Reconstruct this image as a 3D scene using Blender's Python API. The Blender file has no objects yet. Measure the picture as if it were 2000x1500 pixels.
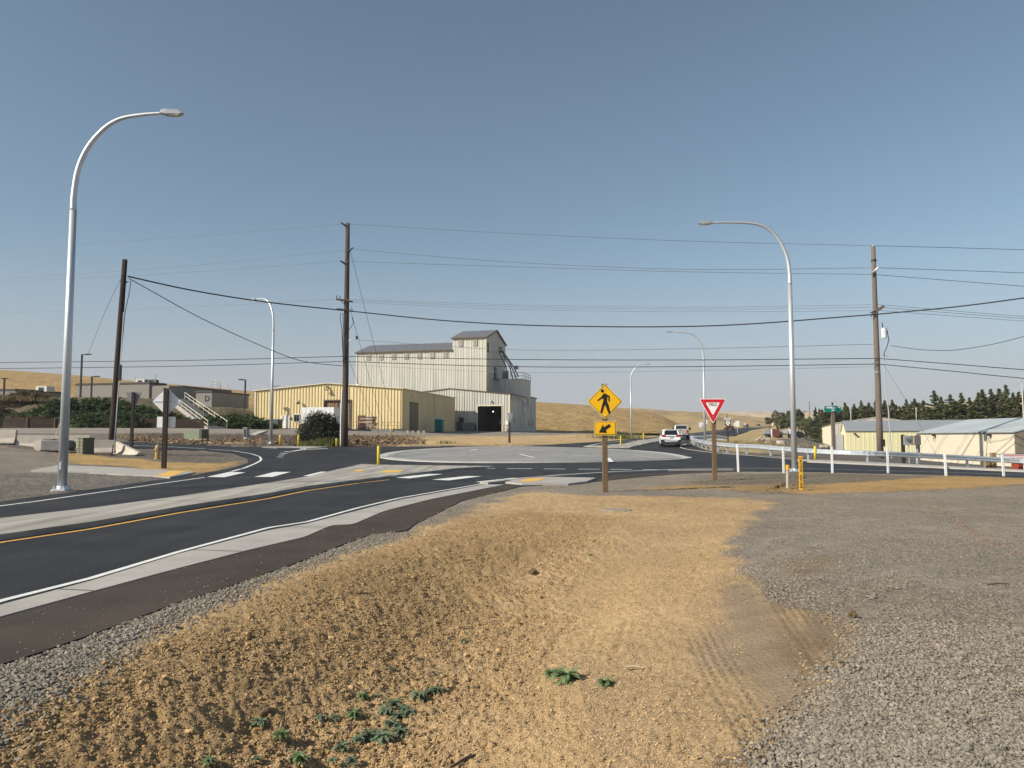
import bpy, bmesh, math, random
import numpy as np
from mathutils import Vector, Matrix, geometry
R = math.radians
random.seed(7)
RNG = np.random.default_rng(7)
C = bpy.context.scene.collection
SC = bpy.context.scene

# ------------------------------------------------------------------ camera, sky, sun
EYE = 1.6
PITCH = math.atan(105 / 1500)
cam_d = bpy.data.cameras.new('camera')
cam = bpy.data.objects.new('camera', cam_d)
C.objects.link(cam)
cam.location = (0, 0, EYE)
cam.rotation_euler = (R(90) + PITCH, 0, 0)
cam_d.sensor_width = 36
cam_d.lens = 27
cam_d.clip_start = 0.1
cam_d.clip_end = 12000
SC.camera = cam

SUN_TO = Vector((-1, -0.50, 0)).normalized()          # horizontal direction towards the sun
SUN_EL = R(33)
w = bpy.data.worlds.new('World')
SC.world = w
w.use_nodes = True
nt = w.node_tree
for n in list(nt.nodes):
    nt.nodes.remove(n)
sky = nt.nodes.new('ShaderNodeTexSky')
sky.sky_type = 'NISHITA'
sky.sun_disc = False
sky.sun_elevation = SUN_EL
sky.sun_rotation = math.atan2(SUN_TO.x, SUN_TO.y)
sky.altitude = 800
sky.air_density = 1.0
sky.dust_density = 1.2
sky.ozone_density = 2.0
bg = nt.nodes.new('ShaderNodeBackground')
bg.inputs['Strength'].default_value = 0.086
hs = nt.nodes.new('ShaderNodeHueSaturation')
hs.inputs['Saturation'].default_value = 0.8
out = nt.nodes.new('ShaderNodeOutputWorld')
nt.links.new(sky.outputs[0], hs.inputs['Color'])
# smoke haze low on the horizon, the same all round
tcw = nt.nodes.new('ShaderNodeTexCoord')
sxw = nt.nodes.new('ShaderNodeSeparateXYZ')
nt.links.new(tcw.outputs['Generated'], sxw.inputs[0])
mrw = nt.nodes.new('ShaderNodeMapRange')
mrw.interpolation_type = 'SMOOTHSTEP'
mrw.inputs[1].default_value = -.02
mrw.inputs[2].default_value = .26
mrw.inputs[3].default_value = .85
mrw.inputs[4].default_value = 0.0
nt.links.new(sxw.outputs[2], mrw.inputs[0])
hz = nt.nodes.new('ShaderNodeMix')
hz.data_type = 'RGBA'
hz.inputs[7].default_value = (4.55, 4.45, 4.85, 1)
nt.links.new(mrw.outputs[0], hz.inputs[0])
tw = nt.nodes.new('ShaderNodeMix')
tw.data_type = 'RGBA'
tw.blend_type = 'MULTIPLY'
tw.inputs[0].default_value = 1.0
tw.inputs[7].default_value = (.92, 1.06, 1.03, 1)
nt.links.new(hs.outputs[0], tw.inputs[6])
nt.links.new(tw.outputs[2], hz.inputs[6])
nt.links.new(hz.outputs[2], bg.inputs['Color'])
nt.links.new(bg.outputs[0], out.inputs['Surface'])

sun_d = bpy.data.lights.new('sun', 'SUN')
sun_d.energy = 5.0
sun_d.angle = R(0.53)
sun_d.color = (1.0, 0.91, 0.76)
sun = bpy.data.objects.new('sun', sun_d)
C.objects.link(sun)
sdir = Vector((SUN_TO.x * math.cos(SUN_EL), SUN_TO.y * math.cos(SUN_EL), math.sin(SUN_EL)))
sun.rotation_euler = (-sdir).to_track_quat('-Z', 'Y').to_euler()
sun.location = (-60, -25, 60)

vs = SC.view_settings
vs.view_transform = 'Standard'
vs.look = 'None'
vs.exposure = 0.28
vs.gamma = 1
vs.use_curve_mapping = False
SC.cycles.max_bounces = 6
SC.cycles.diffuse_bounces = 3
SC.cycles.volume_bounces = 0

# ------------------------------------------------------------------ projection helpers (2000 x 1500 picture of the place)
CT, ST = math.cos(PITCH), math.sin(PITCH)

def ray(px, py):
    a = (px - 1000) / 1500
    b = (750 - py) / 1500
    return np.array([a, CT - b * ST, ST + b * CT])

def P(px, py, Y):
    d = ray(px, py)
    t = Y / d[1]
    return Vector((d[0] * t, Y, EYE + d[2] * t))

def W(px, py, Y):
    p = P(px, py, Y)
    return (p.x, p.y, p.z)

# ------------------------------------------------------------------ terrain height
ctrl = [(0, -30, 0), (-30, -20, 0), (30, -20, 0), (0, 0, 0), (-10, 5, 0), (10, 5, 0), (0, 9, 0), (-6, 12, 0), (7, 13, 0), (0, 18, 0),
        (-13, 18, 0), (-9, 24, 0), (-20, 22, 0), (0, 25, 0), (12, 20, 0), (25, 25, 0), (13, 36, 0.02), (-12, 31, .05), (0, 33, 0), (25, 36, -.05),
        (-100, 60, 1.5), (-60, 96, 2.8), (-100, 96, 2.8), (-35, 96, 2.7), (-150, 220, 4), (0, 300, 4), (-60, 300, 4), (150, 400, 6), (150, 200, 1),
        (44, 70, -.95), (50, 92, -.6), (60, 140, .45), (66, 165, .5), (48, 52, -.75), (90, 100, -.8), (40, 25, -.2), (80, 60, -1.2),
        (-60, 40, .6), (-60, 0, 0), (60, 0, 0), (-30, 130, 3.0), (-300, 0, 0), (300, 0, 0), (0, -300, 0), (300, 300, 4), (-300, 300, 5)]
for px, py, Y in [(320, 915, 35), (308, 897, 42), (217, 885, 49), (40, 868, 47), (739, 911, 43), (1081, 903.7, 48), (1040, 873, 72), (741, 888.7, 60),
                  (1346, 894, 60), (530, 867, 66), (673, 872, 68), (1212, 870, 76), (1257, 861, 95), (1330, 857, 105), (1233, 853, 123), (1310, 872, 73),
                  (500, 838, 119), (785, 843, 114), (898, 842, 143), (950, 843, 142), (1040, 843, 158), (900, 850, 112), (1040, 853, 100),
                  (1425, 841, 257), (1457, 835, 385), (1500, 832, 450), (1480, 888, 56), (1440, 885.5, 60), (1400, 881, 64), (1353, 871, 74),
                  (1700, 905, 47), (1630, 900, 51), (2000, 919, 50), (1520, 854, 240), (1500, 866, 130), (1560, 857, 190), (1377, 866, 79),
                  (400, 860, 72), (350, 872, 58), (150, 846, 70)]:
    ctrl.append(tuple(W(px, py, Y)))
ctrl = np.array(ctrl, float)

def _U(r2):
    return 0.5 * r2 * np.log(r2 + 1e-9)

def _fit():
    X = ctrl[:, :2]
    n = len(X)
    K = _U(((X[:, None] - X[None]) ** 2).sum(-1)) + np.eye(n) * 4.0
    Pm = np.hstack([np.ones((n, 1)), X])
    A = np.block([[K, Pm], [Pm.T, np.zeros((3, 3))]])
    return np.linalg.solve(A, np.concatenate([ctrl[:, 2], np.zeros(3)]))
_wt = _fit()

def sstep(a, b, x):
    t = np.clip((x - a) / (b - a), 0, 1)
    return t * t * (3 - 2 * t)

VAL = np.array([(-2.2, -1.0), (-1.35, 3.3), (-.85, 4.9), (-.5, 6.6), (.15, 10.2), (1.4, 14.5)])

def signed_valley(x, y):
    best = np.full(x.shape, 1e9)
    sg = np.zeros(x.shape)
    for (ax, ay), (bx, by) in zip(VAL[:-1], VAL[1:]):
        dx, dy = bx - ax, by - ay
        L2 = dx * dx + dy * dy
        t = np.clip(((x - ax) * dx + (y - ay) * dy) / L2, 0, 1)
        ex, ey = x - ax - t * dx, y - ay - t * dy
        d = np.hypot(ex, ey)
        s = np.sign(dx * ey - dy * ex)
        m = d < best
        best = np.where(m, d, best)
        sg = np.where(m, s, sg)
    return -best * sg                                   # positive on the right

def H(x, y):
    x = np.atleast_1d(np.asarray(x, float))
    y = np.atleast_1d(np.asarray(y, float))
    z = np.zeros(x.shape)
    z += _wt[-3] + _wt[-2] * x + _wt[-1] * y
    if x.size < 20000:
        z += _U((x[..., None] - ctrl[:, 0]) ** 2 + (y[..., None] - ctrl[:, 1]) ** 2) @ _wt[:-3]
    else:
        for i in range(len(ctrl)):
            z += _wt[i] * _U((x - ctrl[i, 0]) ** 2 + (y - ctrl[i, 1]) ** 2)
    r = np.hypot(x, y)
    z = z * (1 - sstep(430, 700, r)) + 5.0 * sstep(430, 700, r)
    near = sstep(12, 22, r)
    z = z * near
    z = np.where(y < -10, z * 0, z)
    # raised terrace of the school on the left
    z += (4.7 - 1.4 * sstep(-58, -52, x)) * sstep(98, 119, y + 0.0 * x) * (1 - sstep(-44, -37, x)) * (1 - sstep(430, 700, r))
    # swale in the foreground
    m = (r < 30)
    if m.any():
        d = signed_valley(x[m], y[m])
        left = 1 - sstep(-2.3, -0.1, d) if False else sstep(-2.2, -0.1, d)
        right = 1 - sstep(0.0, 3.0, d)
        prof = np.where(d < 0, left, right)
        hump = 0.10 * np.exp(-((d - 3.2) / 1.3) ** 2)
        fade = 1 - sstep(9, 15, y[m])
        z[m] += (-0.42 * prof + hump) * fade
        z[m] -= 0.10 * np.exp(-(((x[m] + 1.75) / .20) ** 2 + ((y[m] - 5.2) / .16) ** 2)) - 0.05 * np.exp(-(((x[m] + 1.52) / .10) ** 2 + ((y[m] - 5.05) / .12) ** 2))
    return z

def H1(x, y):
    return float(H(x, y)[0])

_ys = np.concatenate([np.geomspace(2.0, 700, 320)])
def G(px, py, dz=0.0):
    d = ray(px, py)
    t = _ys / d[1]
    xs = d[0] * t
    zs = EYE + d[2] * t
    f = zs - H(xs, _ys) - dz
    idx = np.where(f < 0)[0]
    if len(idx) == 0:
        k = int(np.argmin(f))
        return Vector((xs[k], _ys[k], float(H(xs[k], _ys[k])[0])))
    k = max(idx[0], 1)
    a, b = _ys[k - 1], _ys[k]
    for _ in range(18):
        m = (a + b) / 2
        tm = m / d[1]
        if EYE + d[2] * tm - H1(d[0] * tm, m) - dz < 0:
            b = m
        else:
            a = m
    tm = b / d[1]
    return Vector((d[0] * tm, b, H1(d[0] * tm, b)))

def poly_px(pts, step=14):
    """outline given in picture points (or ('w', x, y)) -> ground points"""
    res = []
    n = len(pts)
    for i in range(n):
        p, q = pts[i], pts[(i + 1) % n]
        if p[0] == 'w':
            res.append((p[1], p[2]))
            continue
        if q[0] == 'w':
            g = G(*p)
            res.append((g.x, g.y))
            continue
        L = math.hypot(q[0] - p[0], q[1] - p[1])
        k = max(1, int(L / step))
        for j in range(k):
            g = G(p[0] + (q[0] - p[0]) * j / k, p[1] + (q[1] - p[1]) * j / k)
            res.append((g.x, g.y))
    return res

def line_px(pts, step=14):
    res = []
    for i in range(len(pts) - 1):
        p, q = pts[i], pts[i + 1]
        if p[0] == 'w':
            res.append((p[1], p[2]))
            continue
        if q[0] == 'w':
            g = G(*p)
            res.append((g.x, g.y))
            continue
        L = math.hypot(q[0] - p[0], q[1] - p[1])
        k = max(1, int(L / step))
        for j in range(k):
            g = G(p[0] + (q[0] - p[0]) * j / k, p[1] + (q[1] - p[1]) * j / k)
            res.append((g.x, g.y))
    p = pts[-1]
    if p[0] == 'w':
        res.append((p[1], p[2]))
    else:
        g = G(*p)
        res.append((g.x, g.y))
    return res

def smooth_line(pts, it=2):
    for _ in range(it):
        q = [pts[0]]
        for a, b in zip(pts[:-1], pts[1:]):
            q.append((a[0] * .75 + b[0] * .25, a[1] * .75 + b[1] * .25))
            q.append((a[0] * .25 + b[0] * .75, a[1] * .25 + b[1] * .75))
        q.append(pts[-1])
        pts = q
    return pts

def sdist(poly, x, y):
    """signed distance to a closed polygon, negative inside (numpy)"""
    best = np.full(x.shape, 1e18)
    inside = np.zeros(x.shape, bool)
    n = len(poly)
    for i in range(n):
        ax, ay = poly[i]
        bx, by = poly[(i + 1) % n]
        dx, dy = bx - ax, by - ay
        L2 = dx * dx + dy * dy + 1e-12
        t = np.clip(((x - ax) * dx + (y - ay) * dy) / L2, 0, 1)
        d = (x - ax - t * dx) ** 2 + (y - ay - t * dy) ** 2
        best = np.minimum(best, d)
        c = ((ay > y) != (by > y))
        xi = ax + (y - ay) * dx / (dy if abs(dy) > 1e-12 else 1e-12)
        inside ^= (c & (x < xi))
    d = np.sqrt(best)
    return np.where(inside, -d, d)

def _hash(ix, iy, s):
    h = (ix.astype(np.int64) * 374761393 + iy.astype(np.int64) * 668265263 + s * 982451653) & 0x7fffffff
    h = (h ^ (h >> 13)) * 1274126177 & 0x7fffffff
    return ((h ^ (h >> 16)) & 0xffff) / 65535.0

def vnoise(x, y, s=0):
    ix, iy = np.floor(x), np.floor(y)
    fx, fy = x - ix, y - iy
    fx = fx * fx * (3 - 2 * fx)
    fy = fy * fy * (3 - 2 * fy)
    a = _hash(ix, iy, s)
    b = _hash(ix + 1, iy, s)
    c = _hash(ix, iy + 1, s)
    d = _hash(ix + 1, iy + 1, s)
    return (a * (1 - fx) + b * fx) * (1 - fy) + (c * (1 - fx) + d * fx) * fy - 0.5

def fbm(x, y, f, o=3, s=0):
    v = 0
    a = 1.0
    for k in range(o):
        c, q = math.cos(k * 1.1 + .4), math.sin(k * 1.1 + .4)
        v = v + a * vnoise((x * c - y * q) * f, (x * q + y * c) * f, s + k)
        f *= 2.1
        a *= .5
    return v

# ------------------------------------------------------------------ materials
MATS = {}
def mat(name, col, rough=.8, metal=0, var=.12, scale=3.0, bump=0.0, bscale=20.0, spec=.3, obj=False, col2=None, alpha=None, stretch=None, rnd=0.0):
    if name in MATS:
        return MATS[name]
    m = bpy.data.materials.new(name)
    m.use_nodes = True
    t = m.node_tree
    b = t.nodes['Principled BSDF']
    b.inputs['Roughness'].default_value = rough
    b.inputs['Metallic'].default_value = metal
    b.inputs['Specular IOR Level'].default_value = spec
    tc = t.nodes.new('ShaderNodeTexCoord')
    mp = t.nodes.new('ShaderNodeMapping')
    t.links.new(tc.outputs['Object'], mp.inputs[0])
    if stretch:
        mp.inputs['Scale'].default_value = stretch
    nz = t.nodes.new('ShaderNodeTexNoise')
    nz.inputs['Scale'].default_value = scale
    nz.inputs['Detail'].default_value = 5
    nz.inputs['Roughness'].default_value = .65
    t.links.new(mp.outputs[0], nz.inputs['Vector'])
    ramp = t.nodes.new('ShaderNodeMapRange')
    ramp.inputs[1].default_value = .3
    ramp.inputs[2].default_value = .7
    t.links.new(nz.outputs[0], ramp.inputs[0])
    mix = t.nodes.new('ShaderNodeMix')
    mix.data_type = 'RGBA'
    lo = [max(0, c * (1 - var)) for c in col]
    hi = [min(1, c * (1 + var)) for c in (col2 or col)]
    mix.inputs[6].default_value = (*lo, 1)
    mix.inputs[7].default_value = (*hi, 1)
    t.links.new(ramp.outputs[0], mix.inputs[0])
    last = mix.outputs[2]
    if rnd:
        oi = t.nodes.new('ShaderNodeObjectInfo')
        mr = t.nodes.new('ShaderNodeMapRange')
        mr.inputs[3].default_value = 1 - rnd
        mr.inputs[4].default_value = 1 + rnd
        t.links.new(oi.outputs['Random'], mr.inputs[0])
        vm = t.nodes.new('ShaderNodeVectorMath')
        vm.operation = 'SCALE'
        t.links.new(last, vm.inputs[0])
        t.links.new(mr.outputs[0], vm.inputs['Scale'])
        last = vm.outputs[0]
    t.links.new(last, b.inputs['Base Color'])
    if bump:
        n2 = t.nodes.new('ShaderNodeTexNoise')
        n2.inputs['Scale'].default_value = bscale
        n2.inputs['Detail'].default_value = 6
        t.links.new(mp.outputs[0], n2.inputs['Vector'])
        bp = t.nodes.new('ShaderNodeBump')
        bp.inputs['Strength'].default_value = bump
        bp.inputs['Distance'].default_value = .05
        t.links.new(n2.outputs[0], bp.inputs['Height'])
        t.links.new(bp.outputs[0], b.inputs['Normal'])
    if alpha is not None:
        b.inputs['Transmission Weight'].default_value = alpha
    MATS[name] = m
    return m

def leafmat(name, c1, c2, trans=.25, scale=.6):
    m = mat(name, c1, .75, 0, .25, scale, col2=c2, rnd=.18, spec=.2)
    t = m.node_tree
    b = t.nodes['Principled BSDF']
    o = [n for n in t.nodes if n.type == 'OUTPUT_MATERIAL'][0]
    tr = t.nodes.new('ShaderNodeBsdfTranslucent')
    src = b.inputs['Base Color'].links[0].from_socket
    t.links.new(src, tr.inputs['Color'])
    ms = t.nodes.new('ShaderNodeMixShader')
    ms.inputs[0].default_value = trans
    t.links.new(b.outputs[0], ms.inputs[1])
    t.links.new(tr.outputs[0], ms.inputs[2])
    t.links.new(ms.outputs[0], o.inputs['Surface'])
    return m

galv = mat('galvanised_steel', (.60, .63, .66), .45, .55, .12, 4, stretch=(1, 1, .15))
galv_light = mat('galvanised_beam', (.62, .66, .70), .40, .55, .12, 5)
dark_metal = mat('dark_painted_metal', (.035, .035, .035), .5, .2, .15)
black = mat('black_rubber', (.015, .015, .016), .8, 0, .2)
glass_dark = mat('dark_glass', (.012, .014, .017), .08, 0, .1, spec=.8)
wood_pole = mat('weathered_pole_wood', (.085, .064, .052), .9, 0, .35, 6, bump=.5, bscale=30, stretch=(8, 8, .4))
wood_dark = mat('dark_creosote_wood', (.045, .032, .027), .9, 0, .35, 6, bump=.5, bscale=30, stretch=(8, 8, .4))
wood_grey = mat('grey_pole_wood', (.17, .14, .115), .9, 0, .35, 6, bump=.5, bscale=30, stretch=(8, 8, .4))
wood_post = mat('treated_post_wood', (.17, .115, .065), .85, 0, .35, 5, bump=.4, bscale=30, stretch=(8, 8, .5))
wood_wall = mat('retaining_wall_wood', (.045, .030, .024), .9, 0, .35, 4, rnd=.25)
concrete = mat('new_concrete', (.40, .375, .345), .85, 0, .14, 1.2, bump=.12, bscale=40)
concrete_dk = mat('grey_concrete', (.17, .17, .17), .85, 0, .2, 2, bump=.2)
concrete_bar = mat('barrier_concrete', (.52, .46, .40), .88, 0, .16, 1.6, bump=.2, bscale=14)
white_paint = mat('white_road_paint', (.74, .74, .72), .7, 0, .12, 6)
yellow_paint = mat('yellow_road_paint', (.70, .40, .10), .7, 0, .12, 6)
tactile = mat('tactile_yellow', (.75, .45, .10), .8, 0, .1, 6)
white_post = mat('white_plastic', (.82, .82, .82), .5, 0, .05)
yellow_post = mat('yellow_plastic', (.80, .60, .04), .45, 0, .08)
sign_yellow = mat('sign_yellow', (.90, .50, .012), .35, 0, .03)
sign_red = mat('sign_red', (.60, .015, .03), .35, 0, .05)
sign_white = mat('sign_white', (.85, .85, .85), .35, 0, .03)
sign_black = mat('sign_black', (.02, .018, .02), .5, 0, .1)
sign_green = mat('sign_green', (.0, .22, .17), .4, 0, .06)
sign_back = mat('sign_aluminium_back', (.76, .79, .83), .6, .0, .08)
wire_m = mat('cable_black', (.03, .03, .035), .6, 0, .1)
wire_l = mat('cable_aluminium', (.30, .31, .33), .45, .6, .1)

# ------------------------------------------------------------------ mesh builder
class MB:
    def __init__(s):
        s.v = []
        s.f = []
    def add(s, vs_, fs):
        o = len(s.v)
        s.v += [tuple(v) for v in vs_]
        s.f += [tuple(i + o for i in f) for f in fs]
        return s
    def box(s, c, d, rz=0, M=None):
        hx, hy, hz = d[0] / 2, d[1] / 2, d[2] / 2
        vs_ = [Vector((x, y, z)) for z in (-hz, hz) for y in (-hy, hy) for x in (-hx, hx)]
        Rm = M if M is not None else Matrix.Rotation(rz, 3, 'Z')
        vs_ = [Rm @ v + Vector(c) for v in vs_]
        return s.add(vs_, [(0, 2, 3, 1), (4, 5, 7, 6), (0, 1, 5, 4), (2, 6, 7, 3), (0, 4, 6, 2), (1, 3, 7, 5)])
    def bbox(s, a, b):
        return s.box([(a[i] + b[i]) / 2 for i in range(3)], [abs(b[i] - a[i]) for i in range(3)])
    def tube(s, pts, rad, n=10, cap=True):
        pts = [Vector(p) for p in pts]
        if not hasattr(rad, '__len__'):
            rad = [rad] * len(pts)
        rings = []
        up = Vector((0, 0, 1))
        prev = None
        for i, p in enumerate(pts):
            t = (pts[min(i + 1, len(pts) - 1)] - pts[max(i - 1, 0)]).normalized()
            if prev is None:
                a = t.cross(up)
                if a.length < .05:
                    a = t.cross(Vector((0, 1, 0)))
                a.normalize()
            else:
                a = prev - t * prev.dot(t)
                a.normalize()
            prev = a
            b = t.cross(a)
            rings.append([p + (a * math.cos(2 * math.pi * k / n) + b * math.sin(2 * math.pi * k / n)) * rad[i] for k in range(n)])
        vs_ = [v for r in rings for v in r]
        fs = []
        for i in range(len(pts) - 1):
            for k in range(n):
                k2 = (k + 1) % n
                fs.append((i * n + k, i * n + k2, (i + 1) * n + k2, (i + 1) * n + k))
        if cap:
            fs.append(tuple(range(n))[::-1])
            fs.append(tuple((len(pts) - 1) * n + k for k in range(n)))
        return s.add(vs_, fs)
    def cyl(s, c, r, h, n=16, r2=None):
        c = Vector(c)
        return s.tube([c, c + Vector((0, 0, h))], [r, r if r2 is None else r2], n)
    def prism(s, poly, y0, y1, fn=None):
        """poly in (x,z), extruded along y; fn maps each vertex"""
        n = len(poly)
        vs_ = [(x, y0, z) for x, z in poly] + [(x, y1, z) for x, z in poly]
        if fn:
            vs_ = [fn(*v) for v in vs_]
        fs = [tuple(range(n)), tuple(range(2 * n - 1, n - 1, -1))]
        fs += [(i, i + n, (i + 1) % n + n, (i + 1) % n) for i in range(n)]
        return s.add(vs_, fs)
    def ext(s, poly, z0, z1):
        n = len(poly)
        vs_ = [(x, y, z0) for x, y in poly] + [(x, y, z1) for x, y in poly]
        fs = [tuple(range(n))[::-1], tuple(range(n, 2 * n))]
        fs += [(i, (i + 1) % n, (i + 1) % n + n, i + n) for i in range(n)]
        return s.add(vs_, fs)
    def quad(s, a, b, c, d):
        return s.add([a, b, c, d], [(0, 1, 2, 3)])
    def mesh(s, name, m, smooth=False, fix=True):
        me = bpy.data.meshes.new(name)
        me.from_pydata(s.v, [], s.f)
        if fix:
            bm = bmesh.new()
            bm.from_mesh(me)
            bmesh.ops.recalc_face_normals(bm, faces=bm.faces)
            bm.to_mesh(me)
            bm.free()
        if m:
            me.materials.append(m)
        if smooth:
            me.shade_smooth() if hasattr(me, 'shade_smooth') else None
        return me
    def build(s, name, m, parent=None, smooth=False, label=None, kind=None, loc=None, fix=True, bevel=0):
        me = s.mesh(name, m, smooth, fix)
        o = bpy.data.objects.new(name, me)
        C.objects.link(o)
        if parent is not None:
            o.parent = parent
        if loc is not None:
            o.location = loc
        if label:
            o['label'] = label
        if kind:
            o['kind'] = kind
        if bevel:
            bv = o.modifiers.new('bevel', 'BEVEL')
            bv.width = bevel
            bv.segments = 2
            bv.limit_method = 'ANGLE'
        if smooth and bevel == 0:
            pass
        return o

def thing(name, label, cat, loc=(0, 0, 0), rz=0, group=None):
    o = bpy.data.objects.new(name, None)
    C.objects.link(o)
    o.location = loc
    o.rotation_euler = (0, 0, rz)
    o['label'] = label
    o['category'] = cat
    if group:
        o['group'] = group
    return o

def tag(o, label, cat, group=None, kind=None):
    o['label'] = label
    if cat:
        o['category'] = cat
    if group:
        o['group'] = group
    if kind:
        o['kind'] = kind
    return o

def struct(o, label=None):
    o['kind'] = 'structure'
    if label:
        o['label'] = label
    return o

def dup(o, loc=None, rz=None, label=None, group=None, scale=None, parent=None):
    c = o.copy()
    C.objects.link(c)
    if parent is not None:
        c.parent = parent
    if loc is not None:
        c.location = loc
    if rz is not None:
        c.rotation_euler = (0, 0, rz)
    if scale is not None:
        c.scale = scale
    if label:
        c['label'] = label
    if group:
        c['group'] = group
    for ch in list(o.children):
        dup(ch, parent=c)
    return c

def text_part(txt, size, m, parent, loc, rot, name='lettering', ext=.003, label=None, sx=1.0, bold=0.0):
    cu = bpy.data.curves.new(name, 'FONT')
    cu.body = txt
    cu.size = size
    cu.align_x = 'CENTER'
    cu.align_y = 'CENTER'
    cu.extrude = ext
    cu.offset = bold
    cu.resolution_u = 3
    tmp = bpy.data.objects.new('tmp_text', cu)
    C.objects.link(tmp)
    dg = bpy.context.evaluated_depsgraph_get()
    me = bpy.data.meshes.new_from_object(tmp.evaluated_get(dg))
    bpy.data.objects.remove(tmp)
    me.materials.clear()
    me.materials.append(m)
    o = bpy.data.objects.new(name, me)
    C.objects.link(o)
    o.parent = parent
    o.location = loc
    o.rotation_euler = rot
    o.scale = (sx, 1, 1)
    if label:
        o['label'] = label
    return o

FACE = (R(90), 0, 0)                                     # text facing the camera side (-y)
# ------------------------------------------------------------------ outlines of the ground surfaces
ASPH = poly_px([('w', -10.0, -25), ('w', -11.6, 2), ('w', -12.6, 14), (0, 980), (140, 961), (280, 941.5), (378, 927.5), (448, 915), (483, 905), (485, 896),
                (455, 885.5), (385, 879), (325, 877.5), (276, 875), (100, 869), (-300, 862), (-300, 856), (60, 858), (259, 863.5), (350, 867), (455, 872), (525, 873.5), (640, 872.5), (850, 872), (1000, 871.5),
                (1080, 868.5), (1188, 861.5), (1280, 854), (1350, 846.5), (1380, 842.5), (1440, 836.5), (1500, 832.5), (1512, 833), (1480, 838), (1460, 843), (1440, 849), (1400, 857), (1360, 866),
                (1354, 870), (1380, 879), (1420, 885), (1500, 891), (1560, 898), (1700, 905), (1850, 912.5), (2000, 920), (2350, 938),
                (2350, 952), (2000, 933), (1850, 928), (1700, 924.5), (1550, 921), (1440, 921), (1330, 925), (1250, 931), (1160, 941), (1014, 950.5), (900, 979), (810, 1024), (795, 1036),
                (726, 1043.5), (678, 1060), (574, 1101), (420, 1155), (350, 1176), (210, 1228.5), (70, 1277), (0, 1298.5), ('w', -4.0, 2), ('w', -3.9, -25)])

def cdt(outline, step, holes=()):
    """triangulated sheet of an outline with inner points on a grid"""
    o = np.array(outline)
    x0, y0 = o.min(0)
    x1, y1 = o.max(0)
    xs, ys = [], []
    y = y0
    pts = []
    while y < y1:
        st = step * max(1.0, abs(y) / 40.0)
        row = np.arange(x0, x1, st)
        pts.append(np.stack([row, np.full(len(row), y)], 1))
        y += st
    g = np.concatenate(pts) if pts else np.zeros((0, 2))
    if len(g):
        sd = sdist(outline, g[:, 0], g[:, 1])
        g = g[sd < -step * .35]
    vin = [Vector(p) for p in outline] + [Vector((float(a), float(b))) for a, b in g]
    n = len(outline)
    edges = [(i, (i + 1) % n) for i in range(n)]
    vo, eo, fo, *_ = geometry.delaunay_2d_cdt(vin, edges, [], 1, 1e-4)
    return [(p.x, p.y) for p in vo], [tuple(f) for f in fo]

def sheet(name, outline, dz, m, step=1.0, side=0.0, parent=None, kind='structure', label=None, slope=0.0, dome=None):
    """a sheet draped on the ground dz above it, with its own skirt of depth side"""
    vo, fo = cdt(outline, step)
    a = np.array(vo)
    z = H(a[:, 0], a[:, 1]) + dz
    if dome:
        z = z + dome(a[:, 0], a[:, 1])
    mb = MB()
    vs3 = [(p[0], p[1], float(zz)) for p, zz in zip(vo, z)]
    fs = []
    for f in fo:
        p = [Vector(vs3[i]) for i in f]
        nz_ = (p[1] - p[0]).cross(p[2] - p[0]).z
        fs.append(tuple(f) if nz_ > 0 else tuple(f)[::-1])
    mb.add(vs3, fs)
    if side:
        n = len(outline)
        ar = sum(outline[i][0] * outline[(i + 1) % n][1] - outline[(i + 1) % n][0] * outline[i][1] for i in range(n))
        k = len(mb.v)
        zz = H(np.array([p[0] for p in outline]), np.array([p[1] for p in outline]))
        dd = dome(np.array([p[0] for p in outline]), np.array([p[1] for p in outline])) if dome else np.zeros(n)
        top = [(p[0], p[1], float(q + dz + e)) for p, q, e in zip(outline, zz, dd)]
        bot = [(p[0], p[1], float(q + dz - side)) for p, q in zip(outline, zz)]
        q = []
        for i in range(n):
            j = (i + 1) % n
            q.append((i, i + n, j + n, j) if ar > 0 else (i, j, j + n, i + n))
        mb.add(top + bot, q)
    o = mb.build(name, m, parent, fix=False)
    o['kind'] = kind
    if label:
        o['label'] = label
    return o

def ribbon_outline(line, w0, w1=None, off=0.0):
    """closed outline of a band of width w about a line"""
    w1 = w0 if w1 is None else w1
    n = len(line)
    L, Rr = [], []
    for i in range(n):
        a = line[max(i - 1, 0)]
        b = line[min(i + 1, n - 1)]
        dx, dy = b[0] - a[0], b[1] - a[1]
        l = math.hypot(dx, dy) or 1
        nx, ny = -dy / l, dx / l
        ww = (w0 + (w1 - w0) * i / max(1, n - 1)) / 2
        L.append((line[i][0] + nx * (ww + off), line[i][1] + ny * (ww + off)))
        Rr.append((line[i][0] - nx * (ww - off), line[i][1] - ny * (ww - off)))
    return L + Rr[::-1]

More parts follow.
